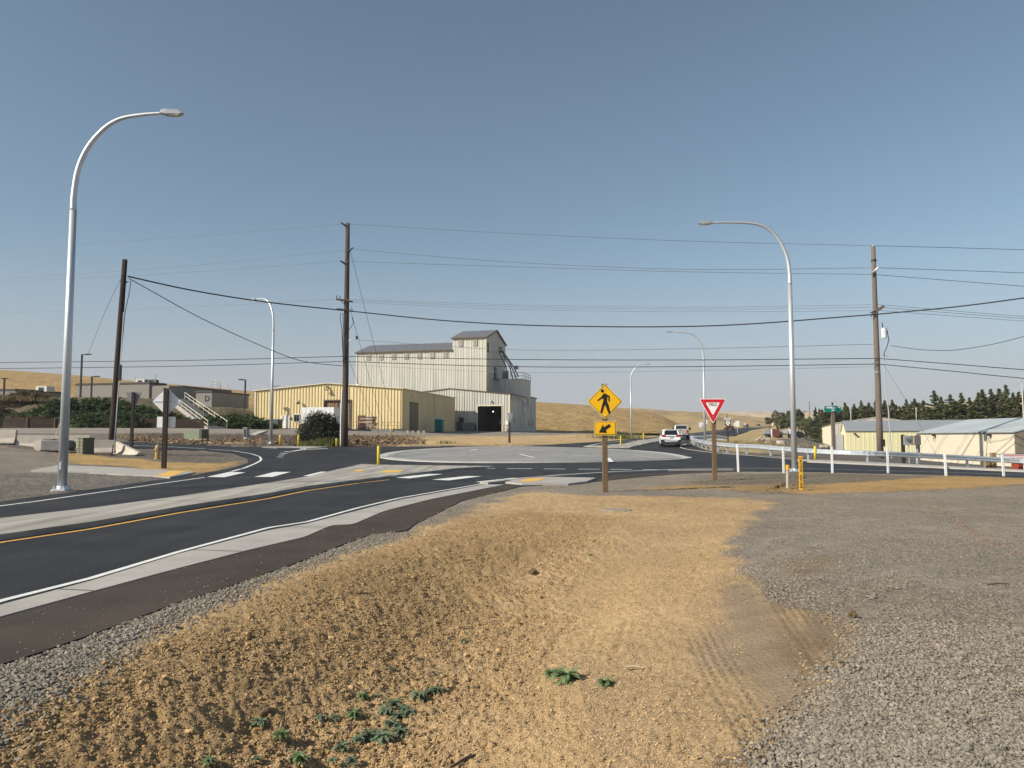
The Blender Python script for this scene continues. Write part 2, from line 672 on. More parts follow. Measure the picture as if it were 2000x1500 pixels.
def ribbon(name, line, wd, dz, m, parent=None, off=0.0, thick=0.0, label=None, kind=None):
    n = len(line)
    o = ribbon_outline(line, wd, off=off)
    L, Rr = o[:n], o[n:][::-1]
    a = np.array(L + Rr)
    z = H(a[:, 0], a[:, 1]) + dz
    mb = MB()
    vs_ = [(p[0], p[1], float(q)) for p, q in zip(a, z)]
    fs = [(i, i + n, i + n + 1, i + 1) for i in range(n - 1)]
    if thick:
        k = len(vs_)
        vs_ += [(p[0], p[1], p[2] - thick) for p in vs_[:k]]
        fs += [(i, i + 1, i + 1 + k, i + k) for i in range(n - 1)]
        fs += [(i + n, i + n + k, i + n + 1 + k, i + n + 1) for i in range(n - 1)]
        fs += [(0, k, n + k, n), (n - 1, 2 * n - 1, 2 * n - 1 + k, n - 1 + k)]
    mb.add(vs_, fs)
    ob = mb.build(name, m, parent, fix=bool(thick))
    if label:
        ob['label'] = label
    if kind:
        ob['kind'] = kind
    return ob

CX, CY, CR = 1.74, 60.0, 12.1
def dome_fn(x, y):
    d = np.hypot(x - CX, y - CY)
    return 0.16 * (1 - sstep(0.0, CR, d)) 

# ---- ground colour zones (what the ground is made of, plus shade coloured into the swale slope)
Z = []
def zone(pts, col, soft=.3, warp=.5, rough=.012, grain=0.0, step=25):
    Z.append((poly_px(pts, step), col, soft, warp, rough, grain))
SAND = (.50, .35, .19)
SAND_SHADE = (.425, .29, .15)  # bank sand, browner and darkened to carry the shade of the swale slope
GRAV = (.30, .255, .205)
DIRT = (.20, .155, .115)
far_field = (.40, .30, .155)
zone([(-300, 858), (600, 868), (600, 835), (-300, 833)], (.20, .175, .15), .5, .8, .03)
zone([('w', -140, 97.5), ('w', -38, 97.5), ('w', -38, 125), ('w', -140, 125)], (.15, .125, .075), 1.0, 1.0, .1)
zone([(-300, 846), (520, 846), (520, 836), (-300, 834)], (.31, .265, .23), .5, .3, .006)
zone([(230, 847), (560, 848), (660, 850), (660, 872), (520, 874), (350, 867), (240, 862)], (.125, .095, .075), .5, .8, .14)
zone([(320, 858), (400, 859), (470, 862), (460, 866), (330, 864)], SAND, .6, .8, .02)
zone([(630, 848), (790, 850), (860, 856), (800, 873), (640, 873)], (.19, .125, .075), .5, .8, .22)
zone([(520, 837), (1180, 840), (1180, 851), (900, 851), (700, 850), (520, 848)], (.27, .24, .205), .6, .6, .01)
zone([(800, 856), (880, 852), (1000, 852), (1190, 846), (1190, 861), (1080, 869), (1000, 872), (780, 873)], SAND, .4, 1.0, .035)
zone([('w', -60, 25), (-100, 868), (110, 882), (125, 900), (60, 921), (-100, 935), ('w', -60, 10)], (.255, .215, .18), .3, .4, .004)
zone([(230, 866), (330, 876), (455, 887), (484, 897), (480, 905), (440, 915), (390, 927), (300, 940), (200, 930), (110, 925), (120, 886), (0, 872), (0, 862)], (.17, .145, .12), .3, .5, .03, .3)
zone([(130, 884), (215, 893), (275, 898), (330, 903), (430, 905), (470, 900), (440, 915), (390, 926), (320, 921), (220, 910), (128, 905)], (.45, .30, .13), .25, .5, .02)
zone([('w', -40, 16), (-200, 930), (60, 924), (175, 926), (300, 934), (378, 928), (280, 942), (140, 962), (0, 981), ('w', -12.5, 14), ('w', -11, -10), ('w', -40, -10)], (.195, .175, .155), .2, .3, .03, .8)
# right
zone([(1340, 940), (1440, 926), (1600, 925), (2000, 935), (2350, 950), (2350, 985), (2000, 948), (1850, 955), (1700, 962), (1600, 968), (1480, 966), (1380, 950)], (.20, .165, .125), .5, .8, .03, .5)
zone([(1480, 960), (1500, 948), (1600, 948), (1750, 938), (1850, 931), (2000, 934), (2350, 950), (2350, 985), (2000, 946), (1850, 954), (1700, 961), (1600, 966)], (.43, .28, .12), .3, .5, .02)
zone([(1240, 952), (1360, 948), (1560, 950), (1540, 962), (1400, 956), (1280, 956)], (.36, .24, .11), .3, .6, .02)
# main sand bank
SANDP = [(1020, 962), (1180, 968), (1460, 972), (1530, 985), (1460, 1005), (1435, 1060), (1450, 1120), (1520, 1180), (1600, 1190), (1680, 1225), (1660, 1275), (1600, 1320), (1590, 1370),
         (1520, 1430), (1475, 1500), ('w', 1.05, 2.5), ('w', 1.0, -6), ('w', -3.5, -6), ('w', -3.3, 2.5), (-60, 1460), (0, 1405), (110, 1335), (300, 1235), (450, 1178), (600, 1115), (750, 1062), (850, 1022), (950, 985)]
zone([(0, 1330), (110, 1310), (300, 1215), (450, 1160), (620, 1095), (700, 1080), (600, 1140), (300, 1260), (60, 1400), (0, 1450)], (.24, .185, .125), .25, .5, .012, .6)
zone(SANDP, SAND, .30, .75, .016)
zone([(1020, 1000), (1250, 1010), (1050, 1080), (920, 1200), (760, 1340), (560, 1480), ('w', -1.5, 2), ('w', -3.3, 2), (0, 1420), (300, 1250), (600, 1130), (800, 1060), (900, 1020)], SAND_SHADE, .5, .5, .013)
zone([(1420, 1120), (1520, 1190), (1600, 1300), (1590, 1370), (1530, 1410), (1440, 1330), (1370, 1290), (1400, 1200)], (.36, .27, .18), .5, .6, .003)
zone([(1560, 1185), (1640, 1195), (1680, 1225), (1655, 1280), (1600, 1270)], (.27, .19, .11), .25, .45, .004)
zone([(1500, 1150), (1530, 1180), (1620, 1340), (1590, 1360), (1540, 1300)], (.28, .195, .115), .3, .5, .008)
zone([(1510, 1100), (1600, 1085), (1660, 1095), (1620, 1120), (1520, 1130)], (.25, .19, .13), .4, .5, .003)
zone([(1400, 1475), (1490, 1470), (1460, 1500), (1390, 1500)], (.20, .14, .09), .1, .2, .008)
# right yard and slopes far
zone([(1440, 868), (1560, 852), (1640, 862), (1790, 880), (2350, 905), (2350, 930), (2000, 918), (1700, 903), (1560, 896), (1480, 888)], (.15, .135, .12), .8, .8, .01)
zone([(1400, 878), (1430, 850), (1470, 838), (1512, 834), (1600, 850), (1500, 858), (1470, 864), (1520, 880), (1480, 886)], (.42, .32, .16), .8, 1.2, .05)
SANDW = poly_px(SANDP, 25)

TRK = [line_px([(1372, 1230), (1400, 1290), (1470, 1400), (1530, 1500)], 30), line_px([(1500, 1130), (1566, 1214), (1640, 1306)], 30), line_px([(1440, 1150), (1500, 1260), (1560, 1400)], 30)]

RUTS = [line_px(p_, 30) for p_ in ([(1455, 1075), (1500, 1050), (1560, 1034), (1700, 1012), (1870, 1003)], [(1450, 1100), (1520, 1072), (1620, 1050), (1750, 1030), (1920, 1022)],
        [(1560, 1160), (1700, 1120), (1850, 1098), (2050, 1092)], [(1600, 1230), (1750, 1160), (1900, 1130), (2100, 1120)])]
def rut_mask(x, y):
    m = np.full(x.shape, 9.0)
    for ln in RUTS:
        m = np.minimum(m, track_coord(ln, x, y)[0])
    return np.exp(-(m / .16) ** 2)

def track_coord(line, x, y):
    best = np.full(x.shape, 1e9)
    lat = np.zeros(x.shape)
    alo = np.zeros(x.shape)
    acc = 0
    for (ax, ay), (bx, by) in zip(line[:-1], line[1:]):
        dx, dy = bx - ax, by - ay
        L = math.hypot(dx, dy) + 1e-9
        t = np.clip(((x - ax) * dx + (y - ay) * dy) / L ** 2, 0, 1)
        ex, ey = x - ax - t * dx, y - ay - t * dy
        d = np.hypot(ex, ey)
        s = (dx * ey - dy * ex) / L
        m = d < best
        best = np.where(m, d, best)
        lat = np.where(m, s, lat)
        alo = np.where(m, acc + t * L, alo)
        acc += L
    return best, lat, alo

def surface(x, y):
    """colour, relief and grain of the bare ground at world points"""
    n = len(x)
    col = np.tile(np.array(GRAV), (n, 1))
    rough = np.full(n, .010)
    grain = np.ones(n)
    r = np.hypot(x, y)
    far = sstep(60, 110, r)
    col = col * (1 - far[:, None]) + np.array(far_field) * far[:, None]
    grain = grain * (1 - far)
    rough = rough + far * .05
    w1 = fbm(x, y, 1.3, 4, 11)
    w2 = fbm(x, y, .25, 3, 31)
    for poly, c, soft, warp, rg, gr in Z:
        a = np.array(poly)
        lo, hi = a.min(0) - 3, a.max(0) + 3
        m = (x > lo[0]) & (x < hi[0]) & (y > lo[1]) & (y < hi[1])
        if not m.any():
            continue
        sd = sdist(poly, x[m], y[m])
        k = np.clip(r[m] / 25, .35, 3)
        sd = sd + (w1[m] * warp + w2[m] * warp * .6) * k
        wgt = 1 - sstep(-soft * k, soft * k, sd)
        col[m] = col[m] * (1 - wgt[:, None]) + np.array(c) * wgt[:, None]
        rough[m] = rough[m] * (1 - wgt) + rg * wgt
        grain[m] = grain[m] * (1 - wgt) + gr * wgt
    m = (r < 32) & (x > .5) & (y > 4)
    if m.any():
        k = rut_mask(x[m], y[m]) * .75 * (.5 + .5 * sstep(-.3, .3, w1[m]))
        col[m] = col[m] * (1 - k[:, None]) + np.array((.33, .285, .235)) * k[:, None]
        grain[m] = grain[m] * (1 - k)
        pp = sstep(.05, .45, w2[m]) * .45
        col[m] = col[m] * (1 - pp[:, None]) + np.array((.29, .225, .165)) * pp[:, None]
    return col, rough, grain

def build_ground():
    ra = [0.0]
    r = [.4]
    while r[-1] < 2.6:
        r.append(r[-1] * 1.07)
    while r[-1] < 16:
        r.append(r[-1] * 1.0052)
    while r[-1] < 45:
        r.append(r[-1] * 1.0078)
    while r[-1] < 700:
        r.append(r[-1] * 1.014)
    while r[-1] < 3600:
        r.append(r[-1] * 1.12)
    r = np.array(r)
    fine = np.arange(-42, 42.01, .125)
    th = np.concatenate([np.arange(-180, -60, 6.0), np.arange(-60, -42, 1.0), fine, np.arange(43, 60, 1.0), np.arange(60, 180, 6.0)])
    th = np.radians(th)
    nr, na = len(r), len(th)
    X = (r[:, None] * np.sin(th)[None]).ravel()
    Y = (r[:, None] * np.cos(th)[None]).ravel()
    Zc = np.zeros(len(X))
    for i in range(0, len(X), 200000):
        Zc[i:i + 200000] = H(X[i:i + 200000], Y[i:i + 200000])
    col, rough, grain = surface(X, Y)
    rr = np.hypot(X, Y)
    # relief of loose soil and gravel
    f1 = fbm(X, Y, 7.0, 3, 3)
    f2 = fbm(X, Y, 26.0, 2, 5)
    f3 = fbm(X, Y, 1.1, 3, 8)
    amp = rough
    d = signed_valley(X, Y)
    lump = sstep(-2.4, -1.2, d) * (1 - sstep(.0, 1.2, d)) * (rr < 16) 
    crumb = np.maximum(0, f1) ** 1.0
    rel = amp * (1.0 * f1 + 1.5 * f2) + lump * (.018 * f1 + .012 * f2 + .018 * np.maximum(0, fbm(X, Y, 2.6, 3, 21))) + f3 * (.02 + amp * .5)
    # wheel marks pressed in the bank
    for k, ln in enumerate(TRK):
        b, lat, alo = track_coord(ln, X, Y)
        hw = .13 if k < 2 else .16
        msk = (1 - sstep(hw * .7, hw * 1.4, b)) * (.45 + .55 * sstep(-.25, .15, fbm(X, Y, 3.0, 2, 61)))
        tread = np.cos((lat + .010 * np.sign(np.sin(alo * 2 * math.pi / .12))) * 2 * math.pi / .062)
        tread = np.where(k == 2, 0, tread)
        rel = rel * (1 - msk * .9) + msk * (-.004 + (-.017) * sstep(.1, .8, tread))
        rim = np.exp(-((b - hw * 1.15) / .025) ** 2)
        rel = rel + rim * .003
    mg = (rr < 32) & (X > .5) & (Y > 4)
    rel[mg] = rel[mg] * (1 - .6 * rut_mask(X[mg], Y[mg])) - .024 * rut_mask(X[mg], Y[mg])
    # narrow furrows where a machine scraped the bank
    for pts in ([(1065, 1290), (1090, 1245), (1130, 1205)], [(1195, 1290), (1215, 1240), (1222, 1215)], [(1020, 1330), (1065, 1280), (1080, 1250)]):
        b, lat, alo = track_coord(line_px(pts, 30), X, Y)
        rel = rel - .012 * np.exp(-(b / .03) ** 2) + .006 * np.exp(-((b - .06) / .03) ** 2)
    rel *= (1 - sstep(120, 300, rr)) * 1.0 + sstep(120, 300, rr) * 3
    # the ground is cut away below the paved sheets
    m = rr < 700
    ins = np.zeros(len(X))
    sd = sdist(ASPH, X[m], Y[m])
    k = np.clip(rr[m] / 20, .4, 6)
    ins[m] = 1 - sstep(-.05 * k, .25 * k, sd)
    cut = np.zeros(len(X))
    cut[m] = (1 - sstep(-.25 * k, .1 * k, sd)) * (.07 + .0016 * rr[m])
    Zc = Zc + rel * (1 - ins) - cut
    for pd in PADS:
        sd = sdist(pd, X, Y)
        inn = 1 - sstep(-.02, .15, sd)
        Zc = Zc - rel * (1 - ins) * inn - .03 * inn
    me = bpy.data.meshes.new('ground')
    nv = len(X) + 1
    co = np.zeros((nv, 3), np.float32)
    co[:-1, 0] = X
    co[:-1, 1] = Y
    co[:-1, 2] = Zc
    i, j = np.meshgrid(np.arange(nr - 1), np.arange(na), indexing='ij')
    j2 = (j + 1) % na
    q = np.stack([i * na + j, i * na + j2, (i + 1) * na + j2, (i + 1) * na + j], -1).reshape(-1, 4)[:, ::-1]
    tri = np.stack([np.full(na, nv - 1), (np.arange(na) + 1) % na, np.arange(na)], -1)
    nl = q.size + tri.size
    me.vertices.add(nv)
    me.vertices.foreach_set('co', co.ravel())
    me.loops.add(nl)
    me.loops.foreach_set('vertex_index', np.concatenate([q.ravel(), tri.ravel()]).astype(np.int32))
    me.polygons.add(len(q) + len(tri))
    st = np.concatenate([np.arange(len(q)) * 4, q.size + np.arange(len(tri)) * 3]).astype(np.int32)
    me.polygons.foreach_set('loop_start', st)
    me.update(calc_edges=True)
    me.validate()
    at = me.color_attributes.new('soil', 'FLOAT_COLOR', 'POINT')
    c4 = np.ones((nv, 4), np.float32)
    c4[:-1, :3] = col
    c4[:-1, 3] = grain
    c4[-1, :3] = GRAV
    at.data.foreach_set('color', c4.ravel())
    m = bpy.data.materials.new('soil_and_gravel')
    m.use_nodes = True
    t = m.node_tree
    b = t.nodes['Principled BSDF']
    b.inputs['Roughness'].default_value = .95
    b.inputs['Specular IOR Level'].default_value = .15
    tc = t.nodes.new('ShaderNodeTexCoord')
    ca = t.nodes.new('ShaderNodeVertexColor')
    ca.layer_name = 'soil'
    def noise(sc, det=6, rgh=.65):
        nn = t.nodes.new('ShaderNodeTexNoise')
        nn.inputs['Scale'].default_value = sc
        nn.inputs['Detail'].default_value = det
        nn.inputs['Roughness'].default_value = rgh
        t.links.new(tc.outputs['Object'], nn.inputs['Vector'])
        return nn.outputs[0]
    def mrange(src, a, b_, c, d_):
        mm = t.nodes.new('ShaderNodeMapRange')
        for ii, vv in enumerate((a, b_, c, d_)):
            mm.inputs[ii + 1].default_value = vv
        t.links.new(src, mm.inputs[0])
        return mm.outputs[0]
    def mth(op, a, b_):
        mm = t.nodes.new('ShaderNodeMath')
        mm.operation = op
        for ii, vv in enumerate((a, b_)):
            if hasattr(vv, 'links'):
                t.links.new(vv, mm.inputs[ii])
            else:
                mm.inputs[ii].default_value = vv
        return mm.outputs[0]
    vo = t.nodes.new('ShaderNodeTexVoronoi')
    vo.inputs['Scale'].default_value = 42
    t.links.new(tc.outputs['Object'], vo.inputs['Vector'])
    vsep = t.nodes.new('ShaderNodeSeparateColor')
    t.links.new(vo.outputs['Color'], vsep.inputs[0])
    fine_ = mrange(noise(60), .3, .7, .78, 1.2)
    mid_ = mrange(noise(3.0), .3, .7, .86, 1.14)
    big_ = mrange(noise(.35), .3, .7, .80, 1.17)
    stone = mrange(vsep.outputs[0], 0, 1, .62, 1.38)
    gmix = t.nodes.new('ShaderNodeMix')
    gmix.inputs[2].default_value = 1.0
    t.links.new(ca.outputs['Alpha'], gmix.inputs[0])
    t.links.new(stone, gmix.inputs[3])
    k1 = mth('MULTIPLY', fine_, mid_)
    k2 = mth('MULTIPLY', k1, big_)
    k3 = mth('MULTIPLY', k2, gmix.outputs[0])
    sc_ = t.nodes.new('ShaderNodeVectorMath')
    sc_.operation = 'SCALE'
    t.links.new(ca.outputs['Color'], sc_.inputs[0])
    t.links.new(k3, sc_.inputs['Scale'])
    t.links.new(sc_.outputs[0], b.inputs['Base Color'])
    hgt = mth('ADD', mth('MULTIPLY', noise(28), .7), mth('MULTIPLY', noise(110), .3))
    hgt = mth('ADD', hgt, mth('MULTIPLY', mth('SUBTRACT', 1.0, vo.outputs['Distance']), mth('MULTIPLY', ca.outputs['Alpha'], .5)))
    bp = t.nodes.new('ShaderNodeBump')
    bp.inputs['Strength'].default_value = .9
    bp.inputs['Distance'].default_value = .05
    t.links.new(hgt, bp.inputs['Height'])
    t.links.new(bp.outputs[0], b.inputs['Normal'])
    me.materials.append(m)
    o = bpy.data.objects.new('ground', me)
    C.objects.link(o)
    struct(o, 'sandy and gravelly ground round the roundabout, with fields beyond')
    return o

PAD_NEAR = poly_px([(987, 944.5), (1020, 935.5), (1068, 934), (1164, 936), (1146, 943), (1110, 947.5), (1020, 947.5)])
PAD_LEFT = poly_px([(60, 921), (110, 911), (135, 911), (225, 914.5), (382, 924), (332, 934), (300, 931), (175, 924.5)])
PADS = [PAD_NEAR, PAD_LEFT]
ground = build_ground()

# ---- asphalt
asphalt = mat('fresh_asphalt', (.019, .0195, .0225), .72, 0, .20, 1.1, stretch=(1.4, .10, 1), bump=.35, bscale=90, spec=.35, col2=(.026, .0265, .030))
asphalt_old = mat('brown_asphalt', (.055, .042, .033), .85, 0, .22, 1.5, bump=.22, bscale=60)
def road_detail(m, tan, amt):
    """tyre polish streaks, dust and pale flecks in the asphalt"""
    t = m.node_tree
    b = t.nodes['Principled BSDF']
    src = b.inputs['Base Color'].links[0].from_socket
    tc = [n for n in t.nodes if n.type == 'TEX_COORD'][0]
    vo = t.nodes.new('ShaderNodeTexVoronoi')
    vo.inputs['Scale'].default_value = 11
    t.links.new(tc.outputs['Object'], vo.inputs['Vector'])
    lt = t.nodes.new('ShaderNodeMath')
    lt.operation = 'LESS_THAN'
    lt.inputs[1].default_value = .085
    t.links.new(vo.outputs['Distance'], lt.inputs[0])
    nz = t.nodes.new('ShaderNodeTexNoise')
    nz.inputs['Scale'].default_value = .9
    nz.inputs['Detail'].default_value = 4
    t.links.new(tc.outputs['Object'], nz.inputs['Vector'])
    mr = t.nodes.new('ShaderNodeMapRange')
    mr.inputs[1].default_value = .5
    mr.inputs[2].default_value = .75
    mr.inputs[4].default_value = amt
    t.links.new(nz.outputs[0], mr.inputs[0])
    mu = t.nodes.new('ShaderNodeMath')
    mu.operation = 'MULTIPLY'
    t.links.new(lt.outputs[0], mu.inputs[0])
    t.links.new(mr.outputs[0], mu.inputs[1])
    nd = t.nodes.new('ShaderNodeTexNoise')
    nd.inputs['Scale'].default_value = .5
    nd.inputs['Detail'].default_value = 6
    t.links.new(tc.outputs['Object'], nd.inputs['Vector'])
    md = t.nodes.new('ShaderNodeMapRange')
    md.inputs[1].default_value = .45
    md.inputs[2].default_value = .75
    md.inputs[4].default_value = .30
    t.links.new(nd.outputs[0], md.inputs[0])
    mx0 = t.nodes.new('ShaderNodeMix')
    mx0.data_type = 'RGBA'
    mx0.inputs[7].default_value = (*tan, 1)
    t.links.new(md.outputs[0], mx0.inputs[0])
    t.links.new(src, mx0.inputs[6])
    mx = t.nodes.new('ShaderNodeMix')
    mx.data_type = 'RGBA'
    mx.inputs[7].default_value = (.30, .26, .21, 1)
    t.links.new(mu.outputs[0], mx.inputs[0])
    t.links.new(mx0.outputs[2], mx.inputs[6])
    t.links.new(mx.outputs[2], b.inputs['Base Color'])
road_detail(asphalt, (.10, .085, .07), .12)
road_detail(asphalt_old, (.13, .10, .075), .9)

road = sheet('road', ASPH, .0, asphalt, 1.2, side=.12, label='fresh dark asphalt of the roundabout and its four legs')
SH = poly_px([(1014, 950.5), (900, 979), (810, 1024), (795, 1036), (726, 1043.5), (678, 1060), (574, 1101), (420, 1155), (350, 1176), (210, 1228.5), (70, 1277), (0, 1298.5), ('w', -4.0, 2), ('w', -3.9, -25),
              ('w', -5.0, -25), ('w', -5.0, 2), (0, 1197), (175, 1150), (350, 1102), (490, 1065), (595, 1036), (645, 1018), (690, 1006), (750, 990), (840, 968), (985, 944.5)])
sheet('road_shoulder', SH, .004, asphalt_old, .8, label='brown older asphalt shoulder beside the concrete gutter')
sheet('road_shoulder', poly_px([(1166, 936.5), (1200, 928), (1330, 922), (1440, 919.5), (1440, 921), (1330, 925), (1250, 931), (1166, 941)]), .004, asphalt_old, .8, label='brown asphalt strip beyond the pedestrian pad')
sheet('road_shoulder', poly_px([(1330, 871), (1352, 863.5), (1352, 870), (1380, 879), (1420, 885), (1500, 891), (1480, 891.5), (1400, 884.5), (1345, 877)]), .004, asphalt_old, .8, label='brown asphalt wedge under the guardrail bend')

# ---- kerbs, islands
KL = line_px([('w', -5.4, -25), ('w', -5.1, 2), (0, 1184), (175, 1137), (350, 1083), (525, 1037), (600, 1024), (780, 977), (945, 947)], 20)
KL = smooth_line(KL, 2)
KR = line_px([('w', -4.9, -25), ('w', -4.7, 2), (0, 1207), (175, 1158.5), (350, 1111), (490, 1074.5), (595, 1050), (647, 1027), (690, 1025), (750, 999), (840, 976), (985, 947)], 20)
KR = smooth_line(KR, 2)
gutter = sheet('gutter', [p for p in KL] + [p for p in KR][::-1], .014, concrete, .5, side=.06, label='pale concrete gutter along the near side of the road')
kb = line_px([(945, 946), (985, 941), (1090, 931), (1200, 924), (1300, 920), (1430, 918.5)], 20)
ribbon('kerb', kb, .32, .07, concrete, thick=.12, label='low concrete kerb curving along the outside of the roundabout', kind='structure')
sheet('pavement', PAD_NEAR, .06, concrete, .6, side=.12, label='concrete pedestrian pad at the near crosswalk')
sheet('pavement', PAD_LEFT, .05, concrete, .6, side=.12, label='concrete pedestrian pad beside the tall left lamp')
ISL_T = [('w', -10.4, -25), ('w', -10.0, 2), (0, 1022), (175, 1001), (350, 976.5), (525, 948.5), (600, 935.5), (660, 920.5), (705, 909.5), (741, 911), (850, 912.5), (969, 914)]
ISL_B = [(900, 917.5), (810, 928), (750, 935.5), (600, 955), (525, 970), (350, 998), (175, 1030), (0, 1056), ('w', -8.6, 2), ('w', -8.9, -25)]
ISL = poly_px(ISL_T + ISL_B, 16)
concrete_stained = mat('island_concrete', (.36, .335, .30), .85, 0, .38, 1.6, bump=.15, bscale=30, stretch=(1.6, .12, 1))
island = sheet('traffic_island', ISL, .10, concrete_stained, .7, side=.16, label='long concrete splitter island between the two near lanes')
nose = poly_px([(1140, 873), (1188, 870.5), (1220, 868), (1232, 865), (1250, 861.5), (1287, 856), (1330, 852), (1345, 849), (1346, 850.5), (1320, 858), (1287, 863), (1270, 866), (1244, 872), (1230, 875.2), (1188, 875)], 12)
sheet('traffic_island', nose, .10, concrete_stained, .7, side=.2, label='concrete splitter island on the highway leg beside the white car')
sheet('traffic_island', poly_px([(512, 874.4), (570, 873.6), (640, 874), (598, 878), (586, 877), (540, 876)], 12), .08, concrete, .7, side=.15, label='small concrete island under two yellow posts')
sheet('traffic_island', poly_px([(1552, 905), (1548, 899), (1562, 899), (1700, 905), (1850, 912.5), (2000, 920), (2100, 925), (2100, 927), (2000, 922.5), (1850, 915.5), (1700, 908.5), (1575, 903)], 14), .08, concrete, .7, side=.15, label='narrow concrete kerb strip along the side road')

def joints(parent, L, Rr, every, wd=.018, dz=.02):
    acc_ = 0
    for i in range(1, min(len(L), len(Rr))):
        acc_ += math.hypot(L[i][0] - L[i - 1][0], L[i][1] - L[i - 1][1])
        if acc_ > every:
            acc_ = 0
            j = min(range(len(Rr)), key=lambda q: math.hypot(Rr[q][0] - L[i][0], Rr[q][1] - L[i][1]))
            if math.hypot(Rr[j][0] - L[i][0], Rr[j][1] - L[i][1]) > .1:
                a_, b_ = L[i], Rr[j]
                ribbon('joint', [(a_[0] + (b_[0] - a_[0]) * q / 4, a_[1] + (b_[1] - a_[1]) * q / 4) for q in range(5)], wd, dz, mat('joint_filler', (.09, .08, .07), .9), parent)
joints(gutter, KL, KR, 2.8, .02, .018)
joints(island, line_px(ISL_T[2:8], 16), line_px(ISL_B[1:8][::-1], 16), 4.0, .03, .104)

# central island: wedges of concrete with joints between them, in a kerb ring
apron_m = mat('apron_concrete', (.27, .265, .26), .85, 0, .16, .9, bump=.15, bscale=30, rnd=.06)
ci = thing('roundabout_island', 'domed grey concrete centre island of the roundabout', 'traffic island', (CX, CY, H1(CX, CY)))
ci['kind'] = 'structure'
def ringmesh(r0, r1, a0, a1, hz, m, name, gap=.02, dz0=.0, nr=5, lip=.1):
    mb = MB()
    na = max(2, int(abs(a1 - a0) / R(3)))
    rs = [r0 + (r1 - r0) * i / nr for i in range(nr + 1)]
    vs_ = []
    for ri in rs:
        for k in range(na + 1):
            g_ = gap / max(ri, .4)
            a = a0 + g_ + (a1 - a0 - 2 * g_) * k / na
            x, y = CX + ri * math.cos(a), CY + ri * math.sin(a)
            vs_.append([x, y, 0])
    arr = np.array(vs_)
    arr[:, 2] = H(arr[:, 0], arr[:, 1]) + dome_fn(arr[:, 0], arr[:, 1]) + hz
    nv = len(arr)
    fs = [(i * (na + 1) + k, (i + 1) * (na + 1) + k, (i + 1) * (na + 1) + k + 1, i * (na + 1) + k + 1) for i in range(nr) for k in range(na)]
    low = arr.copy()
    low[:, 2] -= lip
    per = [k for k in range(na + 1)] + [(i) * (na + 1) + na for i in range(1, nr + 1)] + [nr * (na + 1) + k for k in range(na - 1, -1, -1)] + [i * (na + 1) for i in range(nr - 1, 0, -1)]
    allv = [tuple(v) for v in arr] + [tuple(v) for v in low]
    fs += [(per[i], per[(i + 1) % len(per)], per[(i + 1) % len(per)] + nv, per[i] + nv) for i in range(len(per))]
    off = ci.location
    mb.add([(v[0] - off.x, v[1] - off.y, v[2] - off.z) for v in allv], fs)
    return mb.build(name, m, ci)
for k in range(12):
    a0 = 2 * math.pi * k / 12 + .13
    ringmesh(5.2, 11.2, a0, a0 + math.pi / 6, .085, apron_m, 'slab', nr=5)
for k in range(6):
    a0 = 2 * math.pi * k / 6 + .3
    ringmesh(.05, 5.16, a0, a0 + math.pi / 3, .085, apron_m, 'slab', nr=3)
ring_m = mat('kerb_ring_concrete', (.47, .46, .44), .85, 0, .12, 1.5)
for k in range(16):
    a0 = 2 * math.pi * k / 16
    ringmesh(11.24, 11.95, a0, a0 + math.pi / 8, .06, ring_m, 'kerb_ring', nr=1, gap=.012)
ln_m = white_paint
def on_apron(pts, wd, name='chalk_line'):
    l = [G(*p, dz=.2) for p in pts]
    l = [(p.x, p.y) for p in l]
    l2 = []
    for a, b in zip(l[:-1], l[1:]):
        for j in range(8):
            l2.append((a[0] + (b[0] - a[0]) * j / 8, a[1] + (b[1] - a[1]) * j / 8))
    l2.append(l[-1])
    o = ribbon_outline(l2, wd)
    n = len(l2)
    a = np.array(o[:n] + o[n:][::-1])
    z = H(a[:, 0], a[:, 1]) + dome_fn(a[:, 0], a[:, 1]) + .093
    mb = MB()
    off = ci.location
    mb.add([(p[0] - off.x, p[1] - off.y, float(q) - off.z) for p, q in zip(a, z)], [(i, i + n, i + n + 1, i + 1) for i in range(n - 1)])
    return mb.build(name, ln_m, ci, fix=False)
for pts, wd in [([(1015, 888), (1043, 893)], .22), ([(918, 877.5), (931, 875.5)], .25), ([(835, 889.5), (920, 888), (958, 885)], .10), ([(960, 897.5), (1045, 894)], .08), ([(1088, 887), (1176, 891.5)], .12),
                ([(1240, 887), (1302, 891.5)], .12), ([(1036, 876.5), (1060, 879)], .12), ([(815, 882), (870, 883)], .08), ([(900, 878.5), (998, 880)], .07), ([(1118, 882.5), (1160, 881)], .10), ([(1188, 893), (1194, 898.5)], .3), ([(1135, 886), (1290, 890)], .05)]:
    on_apron(pts, wd)

# ---- painted markings
def marking(line, wd, m=white_paint, label='white edge line', name='road_marking', dz=.006, step=16):
    return struct(ribbon(name, smooth_line(line_px(line, step), 2) if len(line) > 3 else line_px(line, step), wd, dz, m), label)
def bar(pts, m=white_paint, label='white bar', name='crosswalk_bar', dz=.007):
    return struct(sheet(name, poly_px(pts, 400), dz, m, 5.0), label)
marking([('w', -5.75, -25), ('w', -5.45, 2), (0, 1174.5), (175, 1130.5), (350, 1078), (525, 1031), (600, 1019.5), (700, 992), (780, 973), (945, 944.5)], .10, label='thick white edge line along the near gutter')
marking([('w', -11.0, -25), ('w', -11.2, 5), (0, 988.5), (67, 980), (200, 961), (300, 946.5), (400, 932.5)], .11, label='white edge line of the far lane by the tall lamp')
marking([(452, 921), (478, 914), (500, 905), (511, 898.5), (508, 892), (492, 886.5), (455, 880.5), (400, 876.5), (330, 872.7), (270, 870.5), (180, 867)], .14, label='white line curving round the left corner', step=8)
